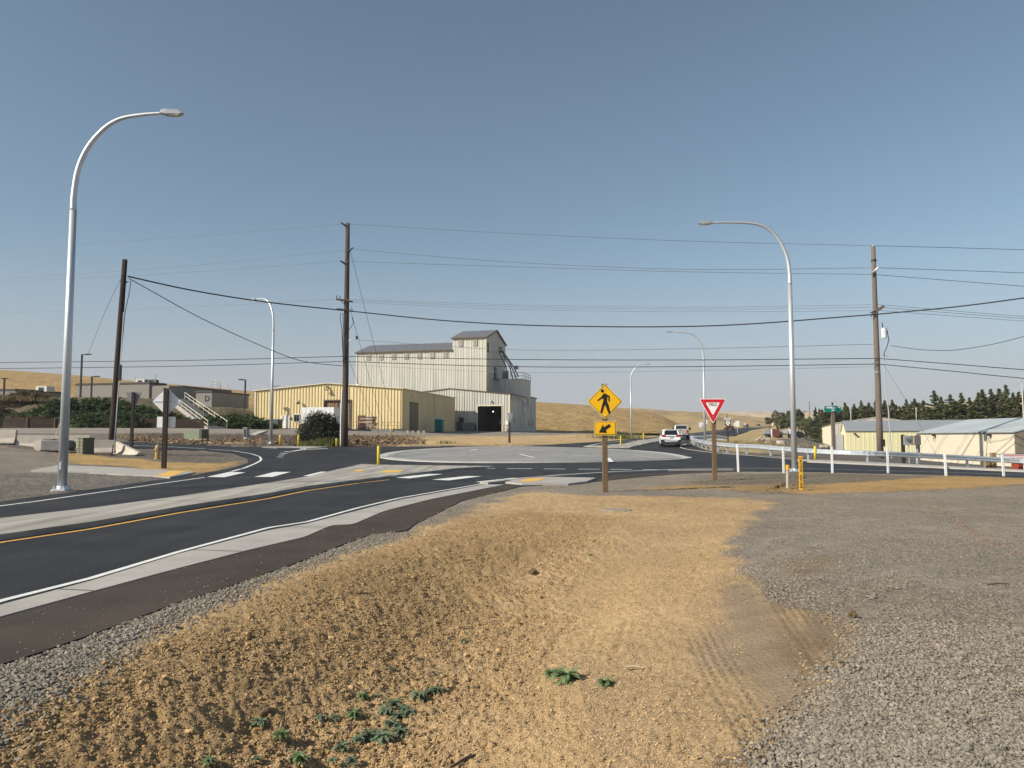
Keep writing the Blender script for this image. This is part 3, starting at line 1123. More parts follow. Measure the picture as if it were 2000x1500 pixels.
marking([('w', -8.3, -25), ('w', -8.2, 2), (0, 1060), (175, 1034), (350, 1002), (525, 974), (600, 958.5), (700, 944), (760, 937)], .11, yellow_paint, 'yellow line on the near side of the long island')
marking([('w', -10.7, -25), ('w', -10.4, 2), (0, 1019), (175, 998.5), (350, 974), (525, 946.5), (600, 933.5), (660, 918.5), (700, 908.5)], .09, yellow_paint, 'thin yellow line on the far side of the long island')
for pts, lb in [([(404, 931.7), (448, 922), (479.5, 923), (437.5, 932.4)], 'white crosswalk bar nearest the left pad'), ([(497, 931.7), (535.5, 922), (567, 922), (532, 931.7)], 'middle white crosswalk bar of the far lane'),
                ([(591.5, 930), (626.5, 921.5), (654, 921.5), (626.5, 930)], 'white crosswalk bar touching the far side of the island'), ([(769.5, 933), (837, 926), (865.5, 926), (799.5, 934.6)], 'white crosswalk bar touching the near side of the island'),
                ([(843.6, 937), (912, 930), (940.5, 930.4), (876, 938.5)], 'middle white crosswalk bar of the near lane'), ([(928, 941.5), (997.5, 934), (1020, 934), (954, 943)], 'white crosswalk bar nearest the near pad')]:
    bar(pts, label=lb)
for i, (a, b) in enumerate([(934, 968), (990, 1040), (1062, 1104), (1129, 1171), (1192, 1234), (1256, 1292)]):
    marking([(a, 914.8 + (a - 934) * .008), (b, 914.8 + (b - 934) * .008)], .28, label='white dash of the yield line, number %s from the island tip' % ('one', 'two', 'three', 'four', 'five', 'six')[i], name='yield_dash')
for i, (a, b, c, d) in enumerate([(541, 892.4, 553, 893), (544, 888.5, 555, 889), (548, 885.2, 560, 885.8), (556, 882, 569, 883)]):
    marking([(a, b), (c, d)], .35, label='short white dash by the small island, %s from the front' % ('first', 'second', 'third', 'fourth')[i], name='yield_dash')
marking([(570, 881.5), (590, 878.5), (640, 876)], .25, label='white line running to the small far island')
marking([(1140, 872.5), (1176, 865)], .18, label='white line left of the highway island')
marking([(1326, 871.5), (1340, 867), (1356, 861.5)], .16, label='white edge line rising behind the white car')
marking([(1326, 872.5), (1338, 877), (1370, 881.5), (1420, 886.5), (1480, 891), (1550, 897.5)], .14, label='white edge line curving inside the guardrail bend')
marking([(1190, 924.5), (1300, 917), (1400, 914.5), (1550, 915), (1700, 918.5), (1850, 922.5), (2000, 928), (2300, 943)], .10, label='thin white edge line of the side road')
marking([(1188, 864.5), (1280, 857), (1350, 849), (1440, 838.5)], .14, label='white edge line of the far highway lane')
struct(sheet('tactile_paving', poly_px([(1017, 941.5), (1032, 937.6), (1066, 937), (1050, 943), (1020, 944.5)], 50), .066, tactile, .3), 'yellow tactile panel on the near concrete pad')
struct(sheet('tactile_paving', poly_px([(302, 931), (335, 922), (365, 922.5), (332, 933.5)], 50), .056, tactile, .3), 'yellow tactile panel on the left concrete pad')
struct(sheet('tactile_paving', poly_px([(741, 928), (750, 923.5), (789, 922), (777, 927.5)], 50), .106, tactile, .3), 'yellow tactile panel on the near side of the island')
struct(sheet('tactile_paving', poly_px([(684, 925.5), (700, 921.5), (716, 921.5), (708, 925)], 50), .106, tactile, .3), 'faded yellow tactile panel on the far side of the island')

# sprayed orange survey line on the gravel
orange = mat('survey_paint', (.42, .22, .145), .9, 0, .3, 8)
ol = line_px([(1765, 975), (1800, 985), (1850, 1005), (1900, 1040), (1950, 1065), (2000, 1086), (2200, 1180)], 12)
sp = MB()
RNGL = random.Random(3)
for a, b in zip(ol[:-1], ol[1:]):
    L = math.hypot(b[0] - a[0], b[1] - a[1])
    for j in range(int(L / .05)):
        t_ = RNGL.random()
        x = a[0] + (b[0] - a[0]) * t_ + RNGL.gauss(0, .035)
        y = a[1] + (b[1] - a[1]) * t_ + RNGL.gauss(0, .035)
        s_ = RNGL.uniform(.010, .030)
        z = H1(x, y) + .018
        sp.add([(x + s_ * math.cos(q), y + s_ * math.sin(q) * .8, z + RNGL.uniform(-.01, .01)) for q in (0, 1.1, 2.2, 3.3, 4.6)], [(0, 1, 2, 3, 4)])
struct(sp.build('survey_line', orange, fix=False), 'orange spray line crossing the gravel on the right')

# ------------------------------------------------------------------ hills
field_m = mat('stubble_field', (.41, .265, .10), .95, 0, .24, .22, bump=0, col2=(.50, .335, .145))
def field_bump(m, sc, st, dist, stre=(1, 1, 1)):
    t = m.node_tree
    b = t.nodes['Principled BSDF']
    tc = [n for n in t.nodes if n.type == 'TEX_COORD'][0]
    mp = t.nodes.new('ShaderNodeMapping')
    mp.inputs['Scale'].default_value = stre
    t.links.new(tc.outputs['Object'], mp.inputs[0])
    nz = t.nodes.new('ShaderNodeTexNoise')
    nz.inputs['Scale'].default_value = sc
    nz.inputs['Detail'].default_value = 7
    nz.inputs['Roughness'].default_value = .7
    t.links.new(mp.outputs[0], nz.inputs['Vector'])
    bp = t.nodes.new('ShaderNodeBump')
    bp.inputs['Strength'].default_value = st
    bp.inputs['Distance'].default_value = dist
    t.links.new(nz.outputs[0], bp.inputs['Height'])
    t.links.new(bp.outputs[0], b.inputs['Normal'])
field_bump(field_m, .5, 1.0, 2.6, (1, .55, 1))
field_far = mat('far_wheat_field', (.50, .36, .20), .95, 0, .12, .01, col2=(.56, .42, .25))
field_mid = mat('mid_field', (.34, .235, .11), .95, 0, .15, .02, col2=(.38, .27, .13))
field_bump(field_mid, .1, .6, 1.5)

def hill(prof, Yb, Yr, zb, m, label, back=300, x0=None, x1=None, rough=.6, seed=1):
    xs = np.arange(prof[0][0], prof[-1][0] + 1, 6.0)
    py = np.interp(xs, [p[0] for p in prof], [p[1] for p in prof])
    k = np.ones(9) / 9
    py = np.convolve(np.pad(py, 4, mode='edge'), k, mode='valid')
    nt_ = 60
    vs_ = []
    for t_ in np.linspace(0, 1, nt_):
        Y = Yb + (Yr - Yb) * t_
        s = t_ ** .8
        s = s * (1.6 - .6 * s)
        for x_, y_ in zip(xs, py):
            er = (855 - y_) / 1500
            eb = (zb - EYE) / Yb
            e = eb + (er - eb) * s
            vs_.append((Y * (x_ - 1000) / 1500, Y, EYE + e * Y))
    for d in (.15, .5, 1.0):
        Y = Yr + back * d
        for x_, y_ in zip(xs, py):
            e = (855 - y_) / 1500
            vs_.append((Y * (x_ - 1000) / 1500, Y, EYE + e * Yr - d * d * back * .12))
    a = np.array(vs_)
    nx = len(xs)
    tt = np.repeat(np.concatenate([np.linspace(0, 1, nt_), [1, 1, 1]]), nx)
    a[:, 2] += fbm(a[:, 0], a[:, 1], .035, 3, seed) * rough * np.sin(np.clip(tt, 0, 1) * math.pi) * 2
    nrow = nt_ + 3
    fs = [(i * nx + j, i * nx + j + 1, (i + 1) * nx + j + 1, (i + 1) * nx + j) for i in range(nrow - 1) for j in range(nx - 1)]
    mb = MB()
    mb.add([tuple(v) for v in a], fs)
    me = mb.mesh('hill', m, fix=False)
    for p_ in me.polygons:
        p_.use_smooth = True
    o = bpy.data.objects.new('hill', me)
    C.objects.link(o)
    return struct(o, label)
hill([(-500, 712), (-200, 715), (0, 722), (140, 732), (240, 742), (400, 756), (500, 765), (700, 774), (900, 779), (1045, 785), (1100, 788), (1160, 792), (1215, 797), (1262, 803), (1300, 813), (1322, 827), (1338, 845)],
     172, 380, 2.6, field_m, 'golden stubble hill rising behind the school and the grain elevator', rough=1.2)
hill([(1100, 800), (1200, 797), (1240, 798), (1300, 802), (1350, 804.5), (1400, 808), (1450, 813), (1500, 818), (1560, 822), (1700, 826), (1900, 828)], 400, 800, 6.0, field_mid, 'darker tan hill beyond the highway', seed=4, rough=3)
hill([(900, 800), (1150, 793), (1215, 795), (1260, 798), (1340, 804), (1400, 805), (1440, 803.5), (1480, 805), (1560, 806), (1650, 802), (1760, 795), (1850, 788), (1950, 778), (2050, 770), (2300, 760)], 1000, 2000, 12, field_far, 'pale wheat hills on the horizon', seed=9, rough=6)
# ------------------------------------------------------------------ buildings
yel_sid = mat('yellow_siding', (.70, .575, .33), .55, .0, .07, .6, stretch=(1, 1, .3))
yel_trim = mat('cream_trim', (.70, .62, .45), .5, 0, .05)
ele_sid = mat('pale_grey_siding', (.475, .465, .42), .5, 0, .17, 1.1, stretch=(2.2, 2.2, .06), col2=(.54, .53, .485))
ele_tran = mat('fibreglass_light_panel', (.30, .285, .24), .6, 0, .2, 2)
roof_grey = mat('grey_metal_roof', (.17, .175, .19), .5, .2, .1, .4)
roof_blue = mat('pale_blue_metal_roof', (.42, .46, .48), .5, .0, .08, .3)
roof_trim = mat('brown_roof_trim', (.11, .075, .05), .6, 0, .1)
school_lit = mat('school_block', (.22, .21, .20), .85, 0, .07, 2)
white_sid = mat('white_building_paint', (.75, .75, .74), .5, 0, .06)
dark_open = mat('dark_interior', (.035, .034, .033), .9, 0, .2)
rust_door = mat('brown_sliding_door', (.23, .155, .10), .8, 0, .3, 1.5, stretch=(3, 3, .4))
door_strip = mat('hanging_strip', (.10, .075, .06), .6, 0, .3, rnd=.3)
door_strip_l = mat('pale_hanging_strip', (.45, .36, .26), .6, 0, .3, rnd=.3)

def siding(mb, p0, p1, z0, zt, pitch=.6, depth=.07, nrm=None, rib=.3):
    """real trapezoid corrugation from p0 to p1 (local xy); z0 number, zt function of distance"""
    p0, p1 = Vector((*p0, 0)), Vector((*p1, 0))
    L = (p1 - p0).length
    u = (p1 - p0) / L
    nr = Vector((u.y, -u.x, 0)) if nrm is None else Vector((*nrm, 0))
    zf = zt if callable(zt) else (lambda s: zt)
    zb = z0 if callable(z0) else (lambda s: z0)
    s = 0.0
    prof = []
    while s < L:
        for ds, o in ((0, 0), (pitch * (1 - rib), 0), (pitch * (1 - rib * .8), depth), (pitch * (1 - rib * .2), depth)):
            if s + ds < L:
                prof.append((s + ds, o))
        s += pitch
    prof.append((L, 0))
    vs_ = []
    for s_, o in prof:
        q = p0 + u * s_ + nr * o
        vs_.append((q.x, q.y, zb(s_)))
        vs_.append((q.x, q.y, zf(s_)))
    fs = [(2 * i, 2 * i + 2, 2 * i + 3, 2 * i + 1) for i in range(len(prof) - 1)]
    mb.add(vs_, fs)

# ---- yellow warehouse: local x along the front, y to the back
A = P(498, 838, 119.1)
Bp = P(785, 843, 114.0)
yw = thing('warehouse', 'long yellow metal warehouse with low gable roof beside the pole', 'warehouse', (A.x, A.y, 2.85), math.atan2(Bp.y - A.y, Bp.x - A.x))
YL = math.hypot(Bp.x - A.x, Bp.y - A.y)
YD = 27.6
YH = 6.0
yzt = lambda s: YH + .95 * (1 - abs(s - YL / 2) / (YL / 2))
yr_ = lambda s: yzt(s)
dx0, dx1, dh = 11.6, 15.8, 4.3                          # big door
mb = MB()
for s0, s1, zb_, in ((0, dx0, 0), (dx0, dx1, dh), (dx1, YL, 0)):
    siding(mb, (s0, 0), (s1, 0), zb_, (lambda o: (lambda s: yzt(s + o)))(s0), .50, .09)
mb.build('front_wall', yel_sid, yw, fix=False)
mb = MB(); siding(mb, (YL, 0), (YL, YD), -.6, YH, .62, .07); mb.build('side_wall', yel_sid, yw, fix=False)
mb = MB(); siding(mb, (0, YD), (0, 0), -.6, YH, .62, .07); siding(mb, (YL, YD), (0, YD), -.6, lambda s: yzt(s), .62, .07); mb.build('rear_wall', yel_sid, yw, fix=False)
for sgn in (0, 1):
    mb = MB()
    x0_, x1_ = (-.25, YL / 2) if sgn == 0 else (YL / 2, YL + .25)
    z0_, z1_ = (YH - .02, YH + .97) if sgn == 0 else (YH + .97, YH - .02)
    mb.add([(x0_, -.3, z0_), (x1_, -.3, z1_), (x1_, YD + .1, z1_), (x0_, YD + .1, z0_), (x0_, -.3, z0_ + .12), (x1_, -.3, z1_ + .12), (x1_, YD + .1, z1_ + .12), (x0_, YD + .1, z0_ + .12)],
           [(0, 1, 2, 3), (4, 7, 6, 5), (0, 4, 5, 1), (1, 5, 6, 2), (2, 6, 7, 3), (3, 7, 4, 0)])
    mb.build('roof', yel_trim, yw)
MB().bbox((-.12, -.14, 0), (.12, -.02 + .1, YH)).build('corner_trim', yel_trim, yw)
MB().bbox((YL - .06, -.14, -.5), (YL + .12, .1, YH)).build('corner_trim', mat('tan_trim', (.40, .30, .15), .6), yw)
MB().bbox((YL + .05, 15.2, -.5), (YL + .13, 15.5, YH)).build('downpipe', yel_trim, yw)
dr = MB().bbox((dx0 - .15, -.16, dh), (dx1 + .15, .0, dh + .2)).bbox((dx0 - .14, -.16, 0), (dx0, 0, dh)).bbox((dx1, -.16, 0), (dx1 + .14, 0, dh)).build('door_frame', roof_trim, yw)
MB().bbox((dx0, .5, 0), (dx1, .6, dh)).build('door_recess', dark_open, yw)
for k in range(14):
    x = dx0 + .02 + k * .3
    h0 = 0 if k % 3 else .3
    MB().box((x + .14, .12 + .05 * (k % 2), (dh + h0) / 2), (.27, .03, dh - h0)).build('door_strip', rust_door if k < 7 else (door_strip if k % 2 else door_strip_l), yw)
MB().box((4.95 + .45, -.12, 1.07), (.95, .06, 2.15)).build('door', white_sid, yw)
MB().box((7.05, -.12, 1.75), (.95, .05, 1.25)).build('window_frame', white_sid, yw)
MB().box((6.83, -.16, 1.75), (.38, .03, 1.05)).build('window_pane', glass_dark, yw)
MB().box((7.27, -.16, 1.75), (.38, .03, 1.05)).build('window_pane', glass_dark, yw)
MB().box((6.1, -.15, 1.7), (.2, .15, .3)).build('meter_box', dark_metal, yw)
MB().box((4.6, -.14, 1.9), (.22, .1, .5)).build('notice', white_sid, yw)
lamp = MB().tube([(7.6, -.1, 4.2), (7.6, -.6, 4.25)], .03, 6).build('lamp_arm', dark_metal, yw)
MB().tube([(7.6, -.85, 4.0), (7.5, -.5, 4.4)], [.28, .12], 10).build('lamp_head', mat('lamp_grey', (.35, .34, .33), .5), yw)
MB().tube([(YL / 2 + .05, -.05, YH + .5), (YL / 2 + .05, -.5, YH + .45), (YL / 2 + .02, -.6, YH + .1)], [.14, .14, .12], 8).build('vent_pipe', mat('vent_tan', (.35, .28, .17), .6), yw)
MB().box((YL / 2 + .02, -.62, YH - .05), (.6, .35, .2)).build('vent_hood', mat('vent_tan', (.35, .28, .17), .6), yw)
MB().cyl((15.0, 5, YH + .6), .42, .55, 12).build('roof_vent', white_sid, yw)
MB().cyl((19.5, 3, YH + .3), .35, .25, 12).build('roof_vent', dark_metal, yw)
MB().tube([(2.2, 2, YH), (2.2, 2, YH + 1.0)], .03, 6).tube([(1.4, 2, YH + .8), (3.0, 2, YH + .9)], .03, 5).tube([(1.8, 1.6, YH + .85), (2.5, 2.4, YH + .85)], .03, 5).build('aerial', dark_metal, yw)
# side door and light on the shaded side
MB().box((YL + .13, 4.9 + .1, 1.95), (.08, 3.6, 4.2)).build('sliding_door', mat('brown_side_door', (.20, .15, .10), .7, 0, .25, 2), yw)
MB().box((YL + .14, 5.0, 4.12), (.12, 3.9, .15)).build('door_rail', roof_trim, yw)
MB().tube([(YL + .1, 4.2, 5.0), (YL + .45, 4.2, 5.0)], [.09, .2], 10).build('wall_lamp', white_sid, yw)
mb = MB()
for x in (15.9, 17.5, 19.1, 20.7, 22.3, 23.9):
    mb.tube([(x, -1.0, -.1), (x, -1.0, 1.05)], .03, 6)
for z in (.55, 1.05):
    mb.tube([(15.9, -1.0, z), (23.9, -1.0, z)], .03, 6)
mb.build('railing', mat('brown_rail', (.20, .14, .07), .6), yw)
MB().box((18.9, -.13, 1.6), (1.0, .05, .35)).build('notice', white_sid, yw)

# loading dock wall in front of the warehouse
dk = thing('loading_dock', 'grey concrete loading dock wall below the yellow warehouse', 'loading dock', yw.location, yw.rotation_euler.z)
MB().bbox((15.0, -5.0, -1.25), (24.6, -.25, -.02)).build('platform', concrete_dk, dk, bevel=.03)
MB().bbox((6.9, -4.6, -1.1), (12.2, -4.2, .15)).build('wall', concrete_dk, dk)
MB().prism([(24.6, -1.3), (24.6, -.15), (31.0, -1.35)], -4.9, -.4).build('ramp', concrete_dk, dk)
for k in range(4):
    MB().box((26.8 + k * .8, -5.15, -.75), (.42, .12, 1.0), 0, Matrix.Rotation(.12 * (k % 2), 3, 'X')).build('board', mat('grey_board', (.28, .26, .24), .8, rnd=.2), dk)

# stack of boards on the dock
st = thing('board_stack', 'tall leaning stack of weathered boards and pallets on the dock', 'lumber stack', yw.matrix_basis @ Vector((20.2, -4.2, -.9)), yw.rotation_euler.z)
rr_ = random.Random(5)
bw = mat('weathered_board', (.24, .175, .13), .9, 0, .3, 3, rnd=.35)
bw2 = mat('pale_board', (.40, .33, .26), .9, 0, .2, 3, rnd=.3)
bw3 = mat('reddish_board', (.15, .085, .06), .9, 0, .2, 3, rnd=.3)
z = 0
for k in range(15):
    h = rr_.uniform(.12, .24)
    MB().box((rr_.uniform(-.2, .2) + k * .02, 0, z + h / 2), (rr_.uniform(1.9, 2.6), 1.1, h * .72), rr_.uniform(-.15, .15)).build('board', (bw, bw2, bw3)[k % 3 if k % 4 else 0], st)
    z += h
for k in range(3):
    MB().tube([(1.6 + .3 * k, -.6, 0), (1.0 + .12 * k, -.4, 2.9 - .2 * k)], .06, 4).build('board', bw3, st)
MB().box((-1.1, .8, 1.6), (1.2, .1, 2.6)).build('panel', mat('red_oxide_panel', (.15, .06, .045), .8), st)
# ---- grain elevator
K = P(995, 843, 141)
ANG = R(-15)
ge = thing('grain_elevator', 'tall pale grey corrugated grain elevator with headhouse and drive-in shed', 'grain elevator', (K.x, K.y, 2.75), ANG)
gz = 2.75
TZ = 19.0 - gz
HZ = 21.3 - gz
def gable(mb, x0, x1, y0, y1, ze, rise, axis='x', ov=.25, th=.15):
    """two roof planes; ridge along axis"""
    if axis == 'x':
        ym = (y0 + y1) / 2
        for ya, yb in ((y0 - ov, ym), (y1 + ov, ym)):
            za = ze - .03
            a = [(x0 - ov, ya, za), (x1 + ov, ya, za), (x1 + ov, yb, ze + rise), (x0 - ov, yb, ze + rise)]
            mb.add(a + [(v[0], v[1], v[2] + th) for v in a], [(0, 1, 2, 3), (4, 7, 6, 5), (0, 4, 5, 1), (1, 5, 6, 2), (2, 6, 7, 3), (3, 7, 4, 0)])
    else:
        xm = (x0 + x1) / 2
        for xa, xb in ((x0 - ov, xm), (x1 + ov, xm)):
            za = ze - .03
            a = [(xa, y0 - ov, za), (xb, y0 - ov, ze + rise), (xb, y1 + ov, ze + rise), (xa, y1 + ov, za)]
            mb.add(a + [(v[0], v[1], v[2] + th) for v in a], [(0, 1, 2, 3), (4, 7, 6, 5), (0, 4, 5, 1), (1, 5, 6, 2), (2, 6, 7, 3), (3, 7, 4, 0)])
xr = -6.8
xh = -13.7
xl = -34.6
mb = MB(); siding(mb, (xl, 7.5), (xh, 7.5), 0, TZ, .56, .05); mb.build('tower_wall', ele_sid, ge, fix=False)
mb = MB(); siding(mb, (xh, 7.5), (xr, 7.5), 0, HZ, .56, .05); mb.build('headhouse_wall', ele_sid, ge, fix=False)
gzt = lambda s: HZ + 2.25 * (1 - abs(s - 7.0) / 7.0)
mb = MB(); siding(mb, (xr, 7.5), (xr, 21.5), 0, gzt, .78, .05); mb.build('gable_wall', ele_sid, ge, fix=False)
mb = MB(); siding(mb, (xh, 21.5), (xh, 7.5), TZ - 1, gzt, .78, .05); siding(mb, (xl, 21.5), (xl, 7.5), 0, lambda s: gzt(s) - HZ + TZ, .78, .05)
siding(mb, (xr, 21.5), (xl, 21.5), 0, TZ, .78, .05); siding(mb, (xr, 21.5), (xh, 21.5), TZ, HZ, .78, .05); mb.build('rear_wall', ele_sid, ge, fix=False)
mb = MB(); gable(mb, xl, xh - .3, 7.5, 21.5, TZ, 2.25); mb.build('tower_roof', roof_grey, ge)
mb = MB(); gable(mb, xh, xr, 7.5, 21.5, HZ, 2.25); mb.build('headhouse_roof', roof_grey, ge)
MB().bbox((xl - .3, 7.15, TZ - .14), (xh - .1, 7.3, TZ + .1)).build('eave_trim', roof_trim, ge)
MB().bbox((xh - .3, 7.15, HZ - .14), (xr + .3, 7.3, HZ + .1)).build('eave_trim', roof_trim, ge)
MB().bbox((xl - .08, 7.38, 0), (xl + .15, 7.5, TZ)).build('corner_trim', yel_trim, ge)
MB().bbox((xr - .1, 7.36, 4), (xr + .1, 7.5, HZ)).build('corner_trim', yel_trim, ge)
mb = MB()
for ya, yb, za, zb_ in ((7.2, 14.5, HZ - .05, HZ + 2.3), (21.8, 14.5, HZ - .05, HZ + 2.3)):
    a = [(xr + .26, ya, za - .14), (xr + .34, ya, za - .14), (xr + .34, yb, zb_ - .14), (xr + .26, yb, zb_ - .14)]
    mb.add(a + [(v[0], v[1], v[2] + .3) for v in a], [(0, 1, 2, 3), (4, 7, 6, 5), (0, 4, 5, 1), (1, 5, 6, 2), (2, 6, 7, 3), (3, 7, 4, 0)])
mb.build('rake_trim', roof_trim, ge)
MB().bbox((xr + .05, 7.6, HZ - .1), (xr + .1, 21.4, HZ)).build('seam', yel_trim, ge)
for k in range(7):
    MB().box((xl + 2.7 + k * 2.78, 7.38, TZ - .95), (.95, .03, 1.25)).build('light_panel', ele_tran, ge)
for k in range(2):
    MB().box((xh + 1.7 + k * 3.0, 7.38, HZ - .95), (.85, .03, 1.35)).build('light_panel', ele_tran, ge)
MB().box((xr + .1, 8.6, HZ - 1.9), (.08, .8, 1.9)).build('louvre', dark_metal, ge)
MB().box((xr + .1, 13.8, 13.3 - gz + 1.2), (.1, 1.3, 2.9)).build('service_door', dark_metal, ge)
# low drive-in shed
SZ = 6.85
szt = lambda s: SZ + 1.15 * (1 - abs(s - 11.6) / 11.6)
d0, d1, dhh = 23.2 - 6.1, 23.2 - .9 - .55, 4.7
mb = MB()
for s0, s1, zb_ in ((0, d0, 0), (d0, d1, dhh), (d1, 23.2, 0)):
    siding(mb, (-23.2 + s0, 0), (-23.2 + s1, 0), zb_, (lambda o: (lambda s: szt(s + o)))(s0), .5, .08)
mb.build('shed_front', ele_sid, ge, fix=False)
mb = MB(); siding(mb, (0, 0), (0, 12.8), 0, SZ, .5, .05); mb.build('shed_side', ele_sid, ge, fix=False)
mb = MB(); siding(mb, (-23.2, 12.8), (-23.2, 0), 0, SZ, .5, .05); mb.build('shed_side', ele_sid, ge, fix=False)
mb = MB(); gable(mb, -23.2, 0, 0, 12.8, SZ, 1.15, 'y', .2); mb.build('shed_roof', roof_trim, ge)
MB().bbox((-.1, -.12, 0), (.12, .0, SZ)).build('corner_trim', yel_trim, ge)
# inside of the drive-through
mb = MB()
mb.quad((-23.2 + d0 - .4, .1, 0), (-23.2 + d0 - .4, 12.5, 0), (-23.2 + d0 - .4, 12.5, 5), (-23.2 + d0 - .4, .1, 5))
mb.quad((-23.2 + d1 + .3, .1, 0), (-23.2 + d1 + .3, 12.5, 0), (-23.2 + d1 + .3, 12.5, 5), (-23.2 + d1 + .3, .1, 5))
mb.quad((-23.2 + d0 - .4, 12.5, 0), (-23.2 + d1 + .3, 12.5, 0), (-23.2 + d1 + .3, 12.5, 5), (-23.2 + d0 - .4, 12.5, 5))
mb.quad((-23.2 + d0 - .4, .1, 5), (-23.2 + d1 + .3, .1, 5), (-23.2 + d1 + .3, 12.5, 5), (-23.2 + d0 - .4, 12.5, 5))
mb.build('bay_lining', dark_open, ge, fix=False)
MB().bbox((-23.2 + d0 - .14, -.12, 0), (-23.2 + d0, .1, dhh)).bbox((-23.2 + d1, -.12, 0), (-23.2 + d1 + .14, .1, dhh)).bbox((-23.2 + d0 - .14, -.13, dhh), (-23.2 + d1 + .14, .1, dhh + .16)).build('bay_frame', yel_trim, ge)
lampm = bpy.data.materials.new('lit_bay_lamp'); lampm.use_nodes = True
lampm.node_tree.nodes['Principled BSDF'].inputs['Emission Color'].default_value = (.9, .95, 1, 1)
lampm.node_tree.nodes['Principled BSDF'].inputs['Emission Strength'].default_value = 4.0
for x in (-4.9, -2.0):
    MB().cyl((x, 6.0, 3.8), .11, .18, 8).build('bay_lamp', lampm, ge)
MB().box((-4.2, 9, 1.9), (.5, .1, .9)).build('control_box', mat('pale_grey_box', (.4, .4, .42), .6), ge)
MB().tube([(-3.6, 8.8, 0), (-3.6, 8.8, 3.2)], .06, 6).build('bay_pipe', mat('pale_grey_box', (.4, .4, .42), .6), ge)
MB().tube([(-3.6, -.1, 5.75), (-3.6, -.5, 5.65)], [.1, .22], 10).build('wall_lamp', white_sid, ge)
MB().box((-9.3, -.12, 2.1), (.95, .08, 1.1)).build('window', glass_dark, ge)
MB().box((-.45, -.15, 1.6), (.5, .12, .7)).build('notice', white_sid, ge)
for k in range(4):
    MB().box((.09, 1.4 + k * 2.0, SZ - .55), (.05, .5, .8)).build('light_panel', ele_tran, ge)
for k in range(2):
    MB().box((.09, 3.6 + 4.6 * k, 1.9), (.06, .6, 1.1)).build('window', glass_dark, ge)
# white sign with a grey disc on the shed side
sg = MB().box((.16, 10.4, 5.0), (.06, 1.9, 2.6)).build('wall_sign', mat('sign_grey_white', (.55, .56, .6), .5), ge)
mb = MB(); mb.tube([(.19, 10.4, 5.35), (.215, 10.4, 5.35)], .62, 20); mb.build('emblem', mat('emblem_grey', (.22, .24, .29), .6), sg)
MB().box((.205, 10.4, 4.2), (.02, 1.2, .14)).box((.205, 10.4, 3.95), (.02, .9, .1)).build('emblem_text', mat('emblem_grey', (.22, .24, .29), .6), sg)
# block with roof deck
bz = 13.3 - gz
mb = MB(); siding(mb, (xr, 12.8), (-.6, 12.8), 0, bz, .9, .05); siding(mb, (-.6, 12.8), (-.6, 19), 0, bz, .9, .05); siding(mb, (-.6, 19), (xr, 19), 0, bz, .9, .05); mb.build('bin_wall', ele_sid, ge, fix=False)
MB().bbox((xr, 12.7, bz), (-.5, 19.1, bz + .15)).build('bin_roof', ele_sid, ge)
mb = MB()
for x, y in [(-.6, 12.8), (-.6, 14.3), (-.6, 15.8), (-.6, 17.3), (-.6, 19), (-2.4, 12.8), (-3.3, 12.8)]:
    mb.tube([(x, y, bz + .1), (x, y, bz + 1.3)], .045, 5)
for z in (.7, 1.3):
    mb.tube([(-3.3, 12.8, bz + z), (-.6, 12.8, bz + z), (-.6, 19, bz + z)], .045, 5)
mb.build('deck_railing', mat('steel_grey', (.16, .165, .17), .6, .4), ge)
stl = mat('steel_grey', (.16, .165, .17), .6, .4)
for p in ([(-5.6, 13.5, bz + 6.6), (-2.9, 14, bz + 2.6), (-1.9, 14, bz + .6)], [(-5.8, 13.2, bz + 5.6), (-4.4, 13.4, bz + 2.8), (-4.0, 13.4, bz + .2)], [(-5.0, 13.4, bz + 5.0), (-3.6, 13.6, bz + 2.6), (-3.0, 13.6, bz + .2)], [(-5.7, 14.2, bz + 6.2), (-3.9, 14.4, bz + 3.6), (-2.4, 14.4, bz + .3)]):
    MB().tube(p, .12, 8).build('spout', stl, ge)
MB().box((-5.5, 13.3, bz + 6.1), (.7, .6, 1.1)).build('spout_head', stl, ge)
MB().box((-4.6, 13.9, bz + 1.0), (1.1, .9, 1.7)).build('blower', stl, ge)
MB().box((-2.6, 15, bz + 2.6), (.7, .6, .7)).build('motor_box', mat('grey_box', (.28, .29, .30), .6), ge)
MB().box((-6.2, 12.5, bz + .1), (1.2, 1.2, .12)).tube([(-5.7, 12, bz + .1), (-5.7, 12, bz + 1.2), (-6.7, 12, bz + 1.2)], .04, 5).build('door_landing', stl, ge)
# small rear annex
az = 9.9 - gz
mb = MB(); siding(mb, (-.55, 19.1), (-.55, 23.5), 0, az, .9, .05); siding(mb, (-.55, 23.5), (xr, 23.5), 0, az, .9, .05); mb.build('annex_wall', ele_sid, ge, fix=False)
MB().bbox((xr, 19.1, az), (-.3, 23.8, az + .18)).build('annex_roof', roof_trim, ge)
for k, y in enumerate((14.5, 17.5, 20.6)):
    MB().box((-.45, y, 1.9), (.06, .7, 1.2)).build('window', glass_dark, ge)
for y in (13.6, 16.4):
    MB().box((-.47, y, az - 1.2), (.05, .5, 1.8)).build('light_panel', ele_tran, ge)

